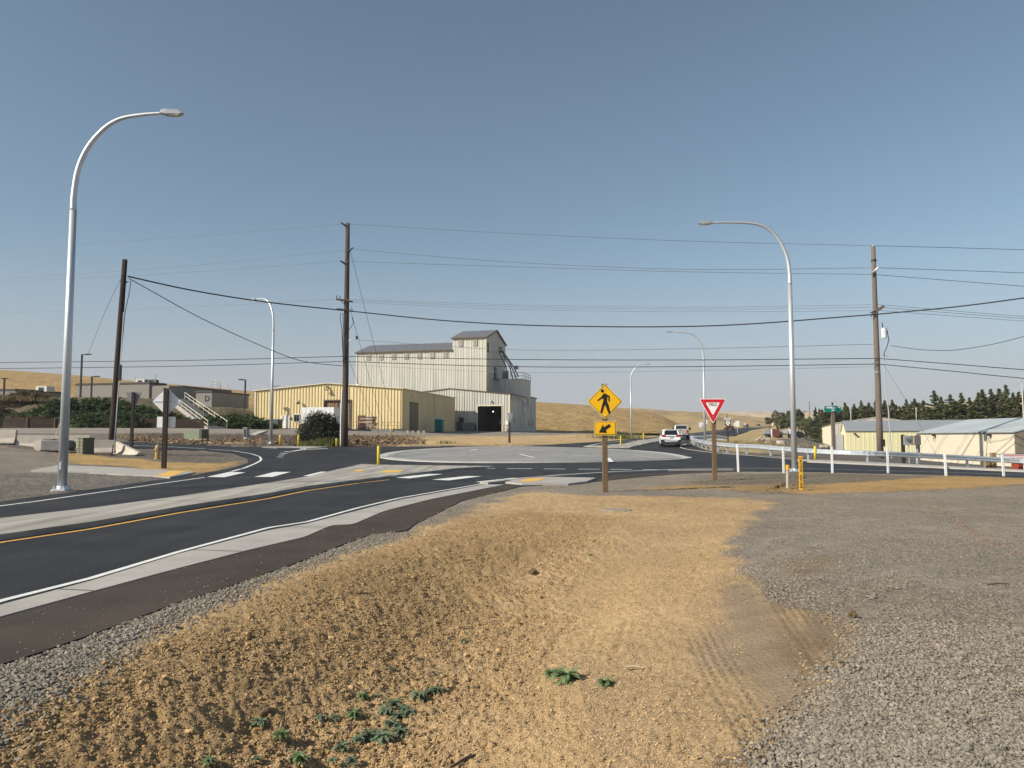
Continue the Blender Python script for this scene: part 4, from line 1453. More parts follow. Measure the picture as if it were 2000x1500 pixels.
# small things by the elevator and the warehouse
def local_to_world(o, p):
    return o.matrix_basis @ Vector(p)
teal = mat('teal_plastic', (.0, .135, .13), .5, 0, .1)
p = local_to_world(yw, (YL + 2.2, 10.6, 0)); p.z = H1(p.x, p.y)
pt = thing('portable_toilet', 'teal portable toilet by the shaded side of the yellow warehouse', 'portable toilet', P(858, 845, 123), R(-12))
pt.location.z = 2.5
MB().box((0, 0, 1.05), (1.15, 1.15, 1.9)).build('cabin', teal, pt, bevel=.05)
MB().box((0, -.59, 1.05), (.75, .05, 1.7)).build('door', mat('teal_door', (.0, .16, .155), .5), pt)
mb = MB(); mb.prism([(-.62, 0), (.62, 0), (.5, .2), (0, .27), (-.5, .2)], -.62, .62); mb.build('roof', mat('grey_white_roof', (.5, .55, .55), .5), pt, loc=(0, 0, 2.0))
MB().box((0, 0, .06), (1.25, 1.25, .12)).build('skid', dark_metal, pt)

def dumpster(loc, rz, label, m, lidm, s=1.0):
    t = thing('dumpster', label, 'dumpster', loc, rz)
    b = MB()
    b.prism([(-1.0 * s, 0), (1.0 * s, 0), (1.0 * s, 1.3 * s), (-1.0 * s, 1.3 * s)], -.75 * s, .75 * s, lambda x, y, z: (x * (.9 + .1 * z / (1.3 * s)), y * (.85 + .15 * z / (1.3 * s)), z + .12))
    b.build('bin', m, t)
    for x in (-.5, .5):
        MB().box((x * s, 0, 1.47 * s + .02), (.96 * s, 1.6 * s, .06), 0, Matrix.Rotation(.08, 3, 'X')).build('lid', lidm, t)
    for x in (-1, 1):
        MB().box((x * s * 1.02, 0, .95 * s), (.1, .9 * s, .16)).build('lifting_pocket', m, t)
    for x in (-.8, .8):
        for y in (-.5, .5):
            MB().cyl((x * s, y * s, 0), .07, .14, 8).build('caster', black, t)
    return t
c_ = P(536, 840, 113)
c_.z = H1(c_.x, c_.y)
dumpster(c_, R(-14), 'slate blue dumpster against the left end of the yellow warehouse', mat('slate_bin', (.10, .115, .14), .6), mat('bin_lid', (.22, .24, .27), .6), .95)
c_ = local_to_world(ge, (-7.4, -1.4, 0)); c_.z = H1(c_.x, c_.y)
dumpster(c_, R(-15), 'grey dumpster left of the dark elevator bay', mat('grey_bin', (.17, .19, .19), .6), mat('grey_lid', (.22, .23, .24), .6), 1.05)
c_ = local_to_world(ge, (-9.2, -1.2, 0)); c_.z = H1(c_.x, c_.y)
t_ = thing('cabinet', 'narrow dark steel cabinet beside the grey dumpster', 'cabinet', c_, R(-15))
MB().box((0, 0, .95), (.9, .7, 1.6)).build('body', dark_metal, t_)
MB().box((0, -.36, .95), (.8, .03, 1.45)).build('door', mat('dark_grey_panel', (.07, .075, .08), .5), t_)
MB().box((0, 0, .07), (.95, .75, .14)).build('plinth', concrete_dk, t_)
for i, (x, y, lb) in enumerate([(-6.75, -.6, 'dark bollard left of the elevator bay, the outer one'), (-6.3, -.7, 'dark bollard at the left jamb of the elevator bay'), (-1.0, -.7, 'pale bollard at the right jamb of the elevator bay')]):
    c_ = local_to_world(ge, (x, y, 0)); c_.z = H1(c_.x, c_.y)
    o = MB().cyl((0, 0, 0), .11, 1.25, 12).cyl((0, 0, 1.25), .11, .08, 12, .05).build('bollard', dark_metal if i < 2 else concrete, loc=c_)
    tag(o, lb, 'bollard', 'bollards at the elevator bay')

# white box trailer behind the bush
tr = thing('box_trailer', 'white ribbed box trailer parked behind the dark bush', 'trailer', (0, 0, 0), R(-12))
c_ = P(627, 846, 108); tr.location = (c_.x, c_.y, H1(c_.x, c_.y))
whb = mat('white_trailer', (.72, .73, .74), .4, 0, .05)
MB().bbox((-2.5, -1.2, .85), (2.5, 1.2, 3.1)).build('box', whb, tr, bevel=.03)
for k in range(9):
    MB().box((-2.4 + k * .6, -1.215, 1.95), (.06, .03, 2.2)).build('panel_rib', whb, tr)
MB().bbox((-2.5, -1.1, .6), (2.5, 1.1, .85)).build('chassis', dark_metal, tr)
for x in (-.5, .5, 2.0):
    for y in (-1.05, 1.05):
        wv = Matrix.Rotation(R(90), 4, 'X')
        MB().tube([(x, y - .13, .42), (x, y + .13, .42)], .42, 16).build('wheel', black, tr)
MB().tube([(-2.5, 0, .7), (-3.4, 0, .7), (-3.4, 0, 0)], .06, 6).build('drawbar', dark_metal, tr)

# ---- school blocks on the terrace
def school(label, px0, px1, Y, dep, ztop, zb, rot=R(-15), numeral=None, npos=None, nsize=.7, extras=()):
    a = P(px0, 800, Y)
    u = Vector((math.cos(rot), math.sin(rot)))
    tpx = (px1 - 1000) / 1500
    L = (tpx * a.y - a.x) / (u.x - tpx * u.y)
    t = thing('school_building', label, 'building', (a.x, a.y, zb), rot, 'flat-roofed school blocks on the terrace')
    h = ztop - zb
    MB().bbox((0, 0, 0), (L, dep, h)).build('wall', school_lit, t)
    MB().bbox((-.12, -.12, h + .002), (L + .12, dep + .12, h + .28)).build('parapet', mat('dark_parapet', (.07, .065, .06), .7), t)
    if numeral:
        text_part(numeral, nsize, sign_black, t, (npos[0] * L, -.03, npos[1]), FACE, 'numeral', .02, bold=.01)
    return t, L, h
s1, L1, h1 = school('long low grey school block behind the junipers, left of the leaning pole', 147, 290, 130, 3.9, 10.5, 7.6)
s2, L2, h2 = school('grey school block marked 1 above the stairs', 320, 355, 132, 13.6, 10.2, 7.4, numeral='1', npos=(.8, 2.2), nsize=1.1)
s3, L3, h3 = school('grey school block marked D right of the stairs', 382, 413, 126, 10.2, 9.0, 4.6, numeral='D', npos=(.72, 3.35), nsize=1.3)
s4, L4, h4 = school('low grey school block marked 5 at the far left', -90, 28, 125, 9.4, 9.1, 6.9, numeral='5', npos=(.93, 1.25), nsize=1.2)
MB().bbox((L1 + .05, .3, 0), (L1 + 3.6, 4.2, h1 - .35)).build('link_wall', school_lit, s1)
hv = mat('rooftop_unit_white', (.55, .54, .52), .5, .1, .1)
def rooftop(par, x, y, h, d, m=hv):
    a = MB().box((x, y, h + d[2] / 2 + .12), d).build('rooftop_unit', m, par)
    MB().box((x, y - d[1] / 2 - .01, h + d[2] / 2 + .1), (d[0] * .5, .03, d[2] * .6)).build('grille', dark_metal, a)
rooftop(s1, L1 - 3.0, 2, h1, (1.8, 1.4, .75))
rooftop(s1, L1 - 1.2, 2.2, h1, (1.4, 1.2, .7), mat('rooftop_unit_dark', (.08, .08, .08), .6))
rooftop(s4, L4 + -.4, 6.0, h4, (2.2, 1.6, .9))
for x, hh in ((6.0, 1.9), (10.4, 1.6), (L1 - .2, 1.7)):
    MB().tube([(x, 1.6, h1), (x, 1.6, h1 + hh)], .08, 8).build('roof_pipe', hv, s1)
mb = MB()
for x in (0, .45, .9, 1.35):
    for y in (0, 1.2):
        mb.tube([(x, y, 0), (x, y, 1.7)], .035, 5)
for z_ in (.6, 1.15, 1.7):
    mb.tube([(0, 0, z_), (1.35, 0, z_), (1.35, 1.2, z_), (0, 1.2, z_), (0, 0, z_)], .035, 5)
mb.build('roof_ladder_cage', hv, s2, loc=(L2 - 1.6, 9.5, h2 + .2))
for x, y, hh in ((L2 - .4, 11, 1.4), (L2 - .6, 8.4, 1.1), (L2 - .5, 13.2, 1.5)):
    MB().tube([(x, y, h2), (x, y, h2 + hh)], .07, 8).build('roof_pipe', hv, s2)
MB().tube([(L3 + .05, 6.6, 1.9), (L3 + .35, 6.6, 1.75)], [.1, .28], 8).build('wall_lamp', hv, s3)
MB().box((L3 + .03, 7.0, 1.0), (.06, 3.2, 2.0)).build('shaded_door', mat('dark_panel', (.06, .06, .065), .6), s3)
MB().bbox((-2.2, -.1, 2.0), (-.1, 4, 2.5)).build('canopy', school_lit, s3)

# stairs down the bank
sa = P(424, 838, 95.5)
sb = P(345, 777, 117)
sa = Vector((sa.x, sa.y, H1(sa.x, sa.y)))
sb = Vector((sb.x, sb.y, EYE + (855 - 779) * 117 / 1500))
sd_ = sb - sa
sl = math.hypot(sd_.x, sd_.y)
stt = thing('stairs', 'long concrete stairway with pale handrails down the juniper bank', 'stairs', sa, math.atan2(sd_.y, sd_.x))
NS = 30
for k in range(NS):
    MB().bbox((sl * k / NS, -1.1, sd_.z * k / NS - .5), (sl * (k + 1) / NS + .02, 1.1, sd_.z * (k + 1) / NS)).build('step', concrete, stt)
rail_w = mat('pale_rail_paint', (.68, .62, .52), .5, 0, .06)
for y in (-1.15, 1.15):
    mb = MB()
    for k in range(0, 9):
        x = sl * k / 8
        z = sd_.z * k / 8
        mb.tube([(x, y, z), (x, y, z + 1.0)], .035, 6)
    for hh in (.5, 1.0):
        mb.tube([(-.4, y, hh * .98), (0, y, hh), (sl, y, sd_.z + hh)], .04, 6)
    mb.build('handrail', rail_w, stt)

# timber retaining wall along the foot of the bank
rw = thing('retaining_wall', 'dark timber retaining wall along the foot of the juniper bank', 'retaining wall', (0, 0, 0))
pts_ = [P(-260, 838, 96), P(0, 838, 96), P(215, 838, 96), P(400, 837, 96.5)]
pts2 = [P(428, 837, 97), P(497, 837, 99)]
rw.location = pts_[0]
postm = mat('retaining_post_wood', (.10, .07, .055), .9, 0, .3, 4)
def rwall(pts):
    for a, b in zip(pts[:-1], pts[1:]):
        L = (b - a).length
        n = max(1, int(L / 3.2))
        for k in range(n):
            p0 = a.lerp(b, k / n)
            p1 = a.lerp(b, (k + 1) / n)
            ang = math.atan2(p1.y - p0.y, p1.x - p0.x)
            zg = min(H1(p0.x, p0.y), H1(p1.x, p1.y))
            mid = (p0 + p1) / 2 - rw.location
            l = (p1 - p0).length
            for j in range(4):
                MB().box((mid.x, mid.y, zg - rw.location.z - .1 + .32 * j + .15), (l - .03, .14, .30), ang).build('plank', wood_wall, rw)
            q = p0 - rw.location
            MB().box((q.x, q.y - .12, zg - rw.location.z + .58), (.2, .14, 1.4), ang).build('post', postm, rw)
rwall(pts_)
rwall(pts2)

# ---- sheds on the right
pink_sid = mat('pinkish_siding', (.66, .55, .43), .55, 0, .05, 1)
lemon_sid = mat('pale_yellow_siding', (.62, .58, .36), .55, 0, .05, 1)
beige_sid = mat('beige_siding', (.62, .555, .44), .55, 0, .04, .6)
grey_sid = mat('grey_shed_siding', (.50, .46, .40), .6, 0, .05, 1)
def shed(label, corners, zb, ze, rise, wall_m, roof_m, pitch=.7, depth=.04, end_m=None, roof_over=.1):
    """corners: near-left, near-right of the long wall; third = depth"""
    a, b, dep = corners
    rz = math.atan2(b[1] - a[1], b[0] - a[0])
    L = math.hypot(b[0] - a[0], b[1] - a[1])
    t = thing('storage_shed', label, 'shed', (a[0], a[1], zb), rz, 'metal storage sheds behind the guardrail')
    h = ze - zb
    zt = lambda s: h + rise * (1 - abs(s - dep / 2) / (dep / 2))
    mb = MB(); siding(mb, (0, 0), (L, 0), -.6, h, pitch, depth); mb.build('long_wall', wall_m, t, fix=False)
    mb = MB(); siding(mb, (L, 0), (L, dep), -.6, zt, pitch, depth); mb.build('end_wall', end_m or wall_m, t, fix=False)
    mb = MB(); siding(mb, (0, dep), (0, 0), -.6, zt, pitch, depth); mb.build('end_wall', wall_m, t, fix=False)
    mb = MB(); siding(mb, (L, dep), (0, dep), -.6, h, pitch, depth); mb.build('rear_wall', wall_m, t, fix=False)
    mb = MB(); gable(mb, 0, L, 0, dep, h, rise, 'x', roof_over, .1); mb.build('roof', roof_m, t)
    MB().bbox((-roof_over, -roof_over - .05, h - .05), (L + roof_over, -roof_over + .03, h + .04)).build('eave_trim', mat('grey_gutter', (.20, .20, .20), .5), t)
    return t, L, h
shed('pinkish beige metal shed at the far left of the sheds, behind the street sign', ((66, 165), (49.3, 118), 12), .4, 3.75, .9, pink_sid, grey_sid, end_m=grey_sid)
t2, LL, hh = shed('pale yellow metal shed with grey roof behind the utility pole', ((39.95, 92), (60.6, 84.5), 9.5), -.7, 2.4, 1.25, lemon_sid, mat('shed_grey_roof', (.30, .32, .34), .5, .15, .1, .3), .5, .022)
MB().bbox((-.9, 4.0, -.2), (-.1, 9.0, 2.7)).build('grey_lean_to', mat('light_grey_siding', (.36, .37, .38), .5), t2)
MB().box((.9, -.3, hh - .3), (.25, .4, .12)).build('wall_lamp', dark_metal, t2)
t3, LL, hh = shed('large beige metal shed with pale blue roof beside the guardrail', ((39.0, 74), (40.45, 62), 11.0), -1.05, 2.03, 1.25, beige_sid, roof_blue, .4, .008, end_m=mat('brown_plank_wall', (.22, .17, .12), .85, 0, .3, 4, stretch=(4, 4, .3)))
for x in (2.6, 9.6):
    MB().box((x, -.2, hh - .2), (.18, .25, .16)).tube([(x, -.22, hh - .3), (x, -.26, hh - .75)], .025, 5).build('wall_lamp', dark_metal, t3)
bpk = mat('brown_plank', (.30, .25, .185), .85, 0, .3, 4, rnd=.25, stretch=(4, 4, .4))
for k in range(34):
    y = .12 + k * .325
    MB().box((LL + .06, y, (1.25 * (1 - abs(y - 5.5) / 5.5) + hh) / 2 - .4), (.04, .30, hh + 1.25 * (1 - abs(y - 5.5) / 5.5) + .6)).build('plank', bpk, t3)
# ------------------------------------------------------------------ street lamps
def catmull(pts, n=6):
    out_ = []
    P_ = [Vector(p) for p in pts]
    P_ = [P_[0] * 2 - P_[1]] + P_ + [P_[-1] * 2 - P_[-2]]
    for i in range(1, len(P_) - 2):
        for k in range(n):
            t = k / n
            a, b, c, d = P_[i - 1], P_[i], P_[i + 1], P_[i + 2]
            out_.append(.5 * ((2 * b) + (c - a) * t + (2 * a - 5 * b + 4 * c - d) * t * t + (3 * b - a - 3 * c + d) * t * t * t))
    out_.append(P_[-2])
    return out_
def street_lamp(base, Hh, arm, ang, label, lean=0.0, n=20, drop=0.0):
    t = thing('street_lamp', label, 'street lamp', base, ang, 'curved steel street lamps round the roundabout')
    r0 = .135
    rise = 2.6
    z1 = Hh - rise
    MB().tube([(0, 0, .06), (0, 0, z1 * .5), (0, 0, z1 - .5)], [r0, .115, .098], n).build('pole', galv, t, smooth=True)
    a = arm
    cv = catmull([(0, 0, z1 - .52), (0, 0, z1), (.10, 0, z1 + .8), (.38, 0, z1 + 1.5), (.85, 0, z1 + 2.08), (min(1.5, a * .5), 0, Hh - .2), (a * .75, 0, Hh - .07 - drop * .4), (a, 0, Hh - .02 - drop)], 5)
    m_ = len(cv)
    MB().tube(cv, [.098 - .055 * i / m_ for i in range(m_)], 12).build('arm', galv, t, smooth=True)
    hd = MB()
    hd.prism([(a - .05, -.03), (a + .1, -.07), (a + .55, -.06), (a + .62, -.02), (a + .5, .07), (a + .1, .09), (a - .05, .05)], -.13, .13, lambda x, y, z: (x, y * (1 - .35 * max(0, (x - a) / .6) ** 2), z + Hh - .02 - drop))
    h_ = hd.build('lamp_head', mat('lamp_housing', (.42, .44, .46), .45, .5, .08), t, bevel=.015)
    MB().box((a + .34, 0, Hh - .10 - drop), (.32, .18, .02)).build('lens', mat('lamp_lens', (.55, .55, .5), .2), h_)
    MB().box((0, 0, .045), (.42, .42, .05)).build('base_plate', galv, t)
    for x in (-.15, .15):
        for y in (-.15, .15):
            MB().cyl((x, y, -.04), .025, .2, 8).build('anchor_bolt', galv, t)
    MB().tube([(0, 0, .06), (0, 0, .16)], [.17, .145], n).build('base_collar', galv, t)
    MB().box((.0, -r0 - .002, .75), (.06, .02, .2)).build('hand_hole_cover', galv_light, t)
    return t
def gpt(px, py, Y=None):
    if Y is None:
        return G(px, py)
    p = P(px, py, Y)
    return Vector((p.x, p.y, H1(p.x, p.y)))
b1 = gpt(121, 957, 23.3)
l1 = street_lamp(b1, 11.7, 2.72, R(-1), 'tallest galvanised street lamp, curving right at the left edge')
f1 = MB().cyl((b1.x, b1.y, b1.z - .3), .32, .31, 20).build('lamp_footing', concrete)
tag(f1, 'round concrete footing of the tallest street lamp', 'footing')
b2 = gpt(1552, 920, 35.6)
l2 = street_lamp(b2, 11.85, 3.6, R(178), 'galvanised street lamp curving left, beside the yellow marker post', drop=.1)
f2 = MB().box((b2.x, b2.y, b2.z - .12), (.7, .7, .22)).build('lamp_footing', concrete)
tag(f2, 'square concrete footing of the lamp beside the yellow marker', 'footing')
street_lamp(gpt(529, 868, 66), 12.9, 2.9, R(140), 'galvanised street lamp curving left in front of the yellow warehouse', n=12)
street_lamp(gpt(1377, 866, 79), 11.6, 3.2, R(176), 'galvanised street lamp curving left behind the yield sign', n=12)
street_lamp(gpt(1233, 853, 123), 11.65, 2.6, R(-8), 'farthest street lamp, curving right beyond the white car', n=12)

# black square-arm site lights of the school
def site_light(base, Hh, arm, label):
    t = thing('site_light', label, 'light pole', base, 0, 'black square-head lights at the school')
    MB().box((0, 0, Hh / 2), (.2, .2, Hh)).build('pole', dark_metal, t)
    MB().box((arm / 2, 0, Hh - .05), (abs(arm), .1, .1)).build('arm', dark_metal, t)
    MB().box((arm, 0, Hh), (.8, .35, .14)).build('lamp_head', dark_metal, t)
site_light(P(157, 776, 110), 6.2, .9, 'taller black school light left of the leaning pole')
site_light(P(178, 778, 122), 3.5, .8, 'shorter black school light next to the taller one')
site_light(P(7, 782, 115), 3.3, .05, 'black school light at the far left edge')
site_light(P(478, 800, 115), 4.5, -.6, 'black school light between block D and the yellow warehouse')

# ------------------------------------------------------------------ utility poles
def round_pole(t, top, r0, r1, m, lean=(0, 0), n=16):
    pts = [(lean[0] * k / 6, lean[1] * k / 6, top * k / 6) for k in range(7)]
    pts[0] = (0, 0, -.3)
    return MB().tube(pts, [r0 + (r1 - r0) * k / 6 for k in range(7)], n).build('pole_shaft', m, t, smooth=True)
def insulator(t, p, m=None, h=.16, r=.05):
    return MB().cyl(p, r, h * .4, 8).cyl((p[0], p[1], p[2] + h * .4), r * .6, h * .3, 8).cyl((p[0], p[1], p[2] + h * .7), r, h * .3, 8).build('insulator', m or dark_metal, t)

# leaning dark pole at left
bL = gpt(217, 886, 49)
tpL = P(244, 507, 49)
leanL = (tpL.x - bL.x, 0)
pL = thing('utility_pole', 'dark leaning utility pole behind the concrete barrier', 'utility pole', bL)
round_pole(pL, tpL.z - bL.z, .22, .155, wood_dark, leanL)
def onL(h, off=(0, 0)):
    k = h / (tpL.z - bL.z)
    return (leanL[0] * k + off[0], off[1], h)
MB().tube([onL(.1, (.2, -.1)), onL(5.5, (.24, -.1)), onL(9.0, (.22, -.1))], .035, 6).build('conduit', galv, pL)
MB().box(onL(5.1, (.26, -.12)), (.14, .2, 1.0)).build('junction_box', dark_metal, pL)
MB().tube([onL(10.9, (.14, 0)), onL(11.05, (.5, 0)), onL(10.2, (.42, 0)), onL(9.0, (.25, 0)), onL(6.5, (.25, -.1))], .022, 6).build('drop_cable', wire_m, pL)
MB().tube([onL(11.0, (-.2, 0)), onL(11.0, (.25, 0))], .04, 6).build('cable_clamp', dark_metal, pL)

# centre pole
bC = gpt(673, 873, 68)
tpC = P(681, 436, 68)
hC = tpC.z - bC.z
pC = thing('utility_pole', 'tall dark utility pole in front of the yellow warehouse', 'utility pole', bC)
lc = (0.0, 0)
round_pole(pC, hC, .30, .19, wood_pole, (-.02, 0))
def CZ(py):
    return P(680, py, 68).z - bC.z
def CX_(px, py):
    return P(px, py, 68).x - bC.x
for py, s in ((437, -1), (486, 1), (511, -1)):
    z = CZ(py)
    MB().tube([(0, 0, z - .35), (.35 * s, -.25, z - .12), (.55 * s, -.4, z)], [.09, .08, .06], 8).build('standoff_bracket', dark_metal, pC)
ca = MB().box((CX_(674, 588), -.3, CZ(588)), (1.5, .13, .16), 0, Matrix.Rotation(R(9), 3, 'Y')).build('crossarm', wood_pole, pC)
for dx in (-.85, -.5, .45):
    insulator(pC, (CX_(674, 588) + dx * .8, -.3, CZ(588) + .12 - dx * .14), h=.2)
MB().tube([(-.45, -.3, CZ(588)), (0, -.2, CZ(600))], .03, 5).build('brace', dark_metal, pC)
MB().box((CX_(675, 606), -.32, CZ(607)), (1.5, .1, .12), 0, Matrix.Rotation(R(8), 3, 'Y')).build('crossarm', dark_metal, pC)
for dx in (-.55, -.3, .5):
    MB().tube([(dx - .1, -.35, CZ(607) - .1), (dx, -.35, CZ(602)), (dx + .12, -.35, CZ(607) - .05)], .035, 6).build('cutout_fuse', dark_metal, pC)
for k, (x0, y0, x1, y1) in enumerate([(667, 612, 669, 640), (671, 612, 671, 660), (689, 620, 683, 645)]):
    MB().tube([(CX_(x0, y0), -.3, CZ(y0)), (CX_(x0 - 1 + 2 * k, (y0 + y1) / 2), -.35, CZ((y0 + y1) / 2)), (CX_(x1, y1), -.32, CZ(y1)), (CX_(672, 712), -.36, CZ(712))], .028, 6).build('riser_cable', wire_m, pC)
MB().tube([(.2, -.1, CZ(667)), (.6, -.2, CZ(664)), (.95, -.2, CZ(662))], .035, 6).build('side_bracket', galv, pC)
MB().box((.98, -.2, CZ(660)), (.16, .14, .3)).build('splice_box', dark_metal, pC)
MB().tube([(-.33, -.1, 0), (-.34, -.1, 2.5), (-.28, -.1, 5.0)], .06, 8).build('guard_pipe', white_post, pC)

# right pole
bR = gpt(1720, 905, 60)
tpR = P(1711, 481, 60)
hR = tpR.z - bR.z
pR = thing('utility_pole', 'grey utility pole with transformer in front of the pale yellow shed', 'utility pole', bR)
round_pole(pR, hR, .25, .16, wood_grey, (-.02, 0))
RZ = lambda py: P(1716, py, 60).z - bR.z
RX = lambda px: (px - 1716) / 1500 * 60
MB().cyl((0, 0, hR - .02), .13, .12, 12, .05).build('pole_cap', galv, pR)
MB().tube([(0, 0, RZ(507)), (0, 0, RZ(511))], .2, 12).build('band', dark_metal, pR)
for x0, y0, x1, y1 in ((0, 530, 5, 524), (0, 530, -11, 536)):
    MB().tube([(0, -.15, RZ(y0) + .02), (x1 / 1500 * 60, -.3, RZ(y1))], [.1, .07], 8).build('standoff_bracket', galv, pR)
MB().box((RX(1722), -.25, RZ(604)), (.75, .13, .22), 0, Matrix.Rotation(R(-33), 3, 'Y')).build('crossarm', wood_grey, pR)
insulator(pR, (RX(1730), -.25, RZ(597)), galv, .2)
MB().tube([(-.5, -.2, RZ(612)), (-.15, -.2, RZ(608))], .05, 6).tube([(-.45, -.2, RZ(620)), (-.3, -.2, RZ(610))], .03, 6).build('cutout_fuse', dark_metal, pR)
tf = MB().cyl((RX(1727), -.35, RZ(661)), .21, .72, 16).build('transformer', mat('transformer_grey', (.62, .66, .68), .4), pR, smooth=False)
MB().cyl((RX(1727), -.35, RZ(661) + .72), .22, .05, 16).build('transformer_lid', mat('transformer_grey', (.62, .66, .68), .4), tf)
MB().tube([(RX(1725), -.35, RZ(643)), (RX(1724), -.35, RZ(631))], [.05, .03], 8).build('bushing', dark_metal, tf)
MB().tube([(RX(1733), -.35, RZ(646)), (RX(1736), -.35, RZ(665)), (RX(1731), -.35, RZ(680)), (RX(1726), -.35, RZ(690)), (RX(1726), -.3, RZ(700))], .03, 6).build('service_cable', wire_m, pR)
MB().tube([(RX(1726), -.3, RZ(698)), (RX(1727), -.3, RZ(760)), (RX(1731), -.3, RZ(800)), (RX(1734), -.3, .0)], .05, 8).build('conduit', galv, pR)
MB().box((RX(1730), -.28, RZ(696)), (.45, .08, .06)).build('conduit_bracket', galv, pR)
MB().box((RX(1719), -.26, RZ(865)), (.3, .05, .55)).build('number_plate', dark_metal, pR)
MB().tube([(-.05, -.02, hR * .4), (-.05, -.02, hR * .4 + .04)], .235, 12).build('band', galv, pR)

# ------------------------------------------------------------------ wires
def wire(label, pts, r, m, sag=0.0, group='overhead wires'):
    """pts: world points of the supports and the low points, joined by smooth sagging spans"""
    cv = catmull(pts, 14) if len(pts) > 2 else [Vector(pts[0]).lerp(Vector(pts[1]), k / 12) - Vector((0, 0, 1)) * sag * 4 * (k / 12) * (1 - k / 12) for k in range(13)]
    o = MB().tube(cv, r, 5, cap=False).build('overhead_wire', m, fix=False)
    return tag(o, label, 'wire', group)
YL_, YC, YR = 49, 68, 60
wire('thick black cable sagging from the leaning pole to the centre pole', [P(250, 540, YL_), P(380, 568, 54), P(520, 590, 60), P(672, 606.5, 67.6)], .05, wire_m)
wire('thick black cable sagging across the sky from the centre pole to the right pole', [P(678, 607, 67.6), P(880, 627, 66), P(1100, 637, 64), P(1400, 636, 62), P(1712, 614, 59.7)], .05, wire_m)
wire('thick black cable rising from the right pole to the right edge', [P(1712, 614, 59.7), P(1860, 600, 57), P(2000, 582, 54), P(2200, 552, 50)], .05, wire_m)
wire('topmost thin wire from the left edge to the centre pole', [P(-250, 505, 80), P(0, 487, 76), P(360, 463, 72), P(670, 437.5, 67.6)], .016, wire_l)
wire('topmost wire between the centre pole and the right pole', [P(674, 437, 67.6), P(1000, 456, 65), P(1350, 471, 62), P(1711, 480, 60)], .02, wire_l)
wire('topmost wire from the right pole to the right edge', [P(1711, 480, 60), P(2000, 488, 58), P(2300, 500, 56)], .02, wire_m)
wire('second wire from the left edge to the centre pole', [P(-250, 560, 80), P(0, 545, 76), P(360, 520, 72), P(690, 487, 67.6)], .016, wire_l)
wire('second wire between the centre pole and the right pole', [P(690, 487, 67.6), P(1000, 512, 65), P(1350, 526, 62), P(1717, 523, 60)], .02, wire_l)
wire('second wire from the right pole to the right edge', [P(1717, 523, 60), P(2000, 533, 58), P(2300, 545, 56)], .02, wire_m)
wire('third wire from the left edge to the centre pole', [P(-250, 565, 80), P(0, 552, 76), P(360, 532, 72), P(668, 510, 67.6)], .016, wire_l)
wire('third wire between the centre pole and the right pole', [P(668, 510, 67.6), P(1000, 521, 65), P(1350, 531, 62), P(1705, 536, 60)], .02, wire_l)
wire('third wire from the right pole to the right edge', [P(1705, 536, 60), P(2000, 559, 57), P(2300, 580, 55)], .02, wire_m)
for i, (dy, lab) in enumerate([(0, 'upper'), (4, 'middle'), (9, 'lower')]):
    wire('%s crossarm wire between the centre pole and the right pole' % lab, [P(668 + 9 * i, 584 + dy * .7, 67.6), P(1000, 595 + dy, 65), P(1350, 600 + dy, 62), P(1716 + 3 * i, 595 + dy * 1.3, 60)], .012, wire_l)
    wire('%s crossarm wire from the right pole to the right edge' % lab, [P(1716 + 3 * i, 595 + dy * 1.3, 60), P(2000, 618 + dy, 58), P(2300, 636 + dy, 56)], .014, wire_m)
wire('crossarm wire from the left edge to the centre pole', [P(-250, 625, 80), P(0, 612, 76), P(360, 600, 72), P(664, 584, 67.6)], .014, wire_l)
wire('pale telephone wire from the bracket on the centre pole to the right pole', [P(700, 664, 67.4), P(1000, 683, 65), P(1350, 681, 62), P(1713, 672, 60)], .02, wire_l)
wire('upper telephone cable from the left edge to the centre pole', [P(-250, 711, 80), P(0, 708, 76), P(360, 704, 72), P(671, 696, 67.5)], .03, wire_m)
wire('upper telephone cable between the centre pole and the right pole', [P(671, 696, 67.5), P(1000, 702, 65), P(1350, 703, 62), P(1715, 700, 59.7)], .03, wire_m)
wire('upper telephone cable from the right pole to the right edge', [P(1715, 700, 59.7), P(1860, 711, 58), P(2000, 722, 57), P(2300, 742, 55)], .03, wire_m)
wire('lower telephone cable from the left edge to the centre pole', [P(-250, 724, 80), P(0, 720, 76), P(360, 715, 72), P(671, 706, 67.5)], .03, wire_m)
wire('lower telephone cable between the centre pole and the right pole', [P(671, 706, 67.5), P(1000, 716, 65), P(1350, 716, 62), P(1715, 711, 59.7)], .03, wire_m)
wire('lower telephone cable from the right pole to the right edge', [P(1715, 711, 59.7), P(1860, 725, 58), P(2000, 739, 57), P(2300, 765, 55)], .03, wire_m)
wire('thin wire below the telephone cables between the poles', [P(676, 712, 67.6), P(1000, 727, 65), P(1350, 724, 62), P(1715, 716, 60)], .012, wire_l)
wire('service cable drooping from the leaning pole to the centre pole', [P(252, 544, YL_), P(400, 625, 55), P(540, 688, 61), P(600, 707, 64), P(670, 715, 67.4)], .028, wire_m)
wire('service cable sagging from the transformer to the right edge', [P(1740, 675, 59.7), P(1800, 683, 58), P(1860, 684, 57), P(1930, 674, 56), P(2000, 657, 54), P(2200, 600, 50)], .022, wire_m)
wire('thin wire falling left behind the leaning pole', [P(238, 540, YL_), P(205, 610, 60), P(172, 692, 70)], .012, wire_m)
wire('longer guy wire of the centre pole', [P(684, 490, 68), P(722, 640, 71), P(765, 812, 76)], .016, wire_m, group='guy wires')
wire('shorter guy wire of the centre pole', [P(684, 603, 68), P(700, 662, 68.5), P(748, 830, 76)], .016, wire_m, group='guy wires')
wire('low guy wire of the centre pole', [P(682, 705, 68), P(704, 760, 70), P(740, 845, 76)], .014, wire_m, group='guy wires')
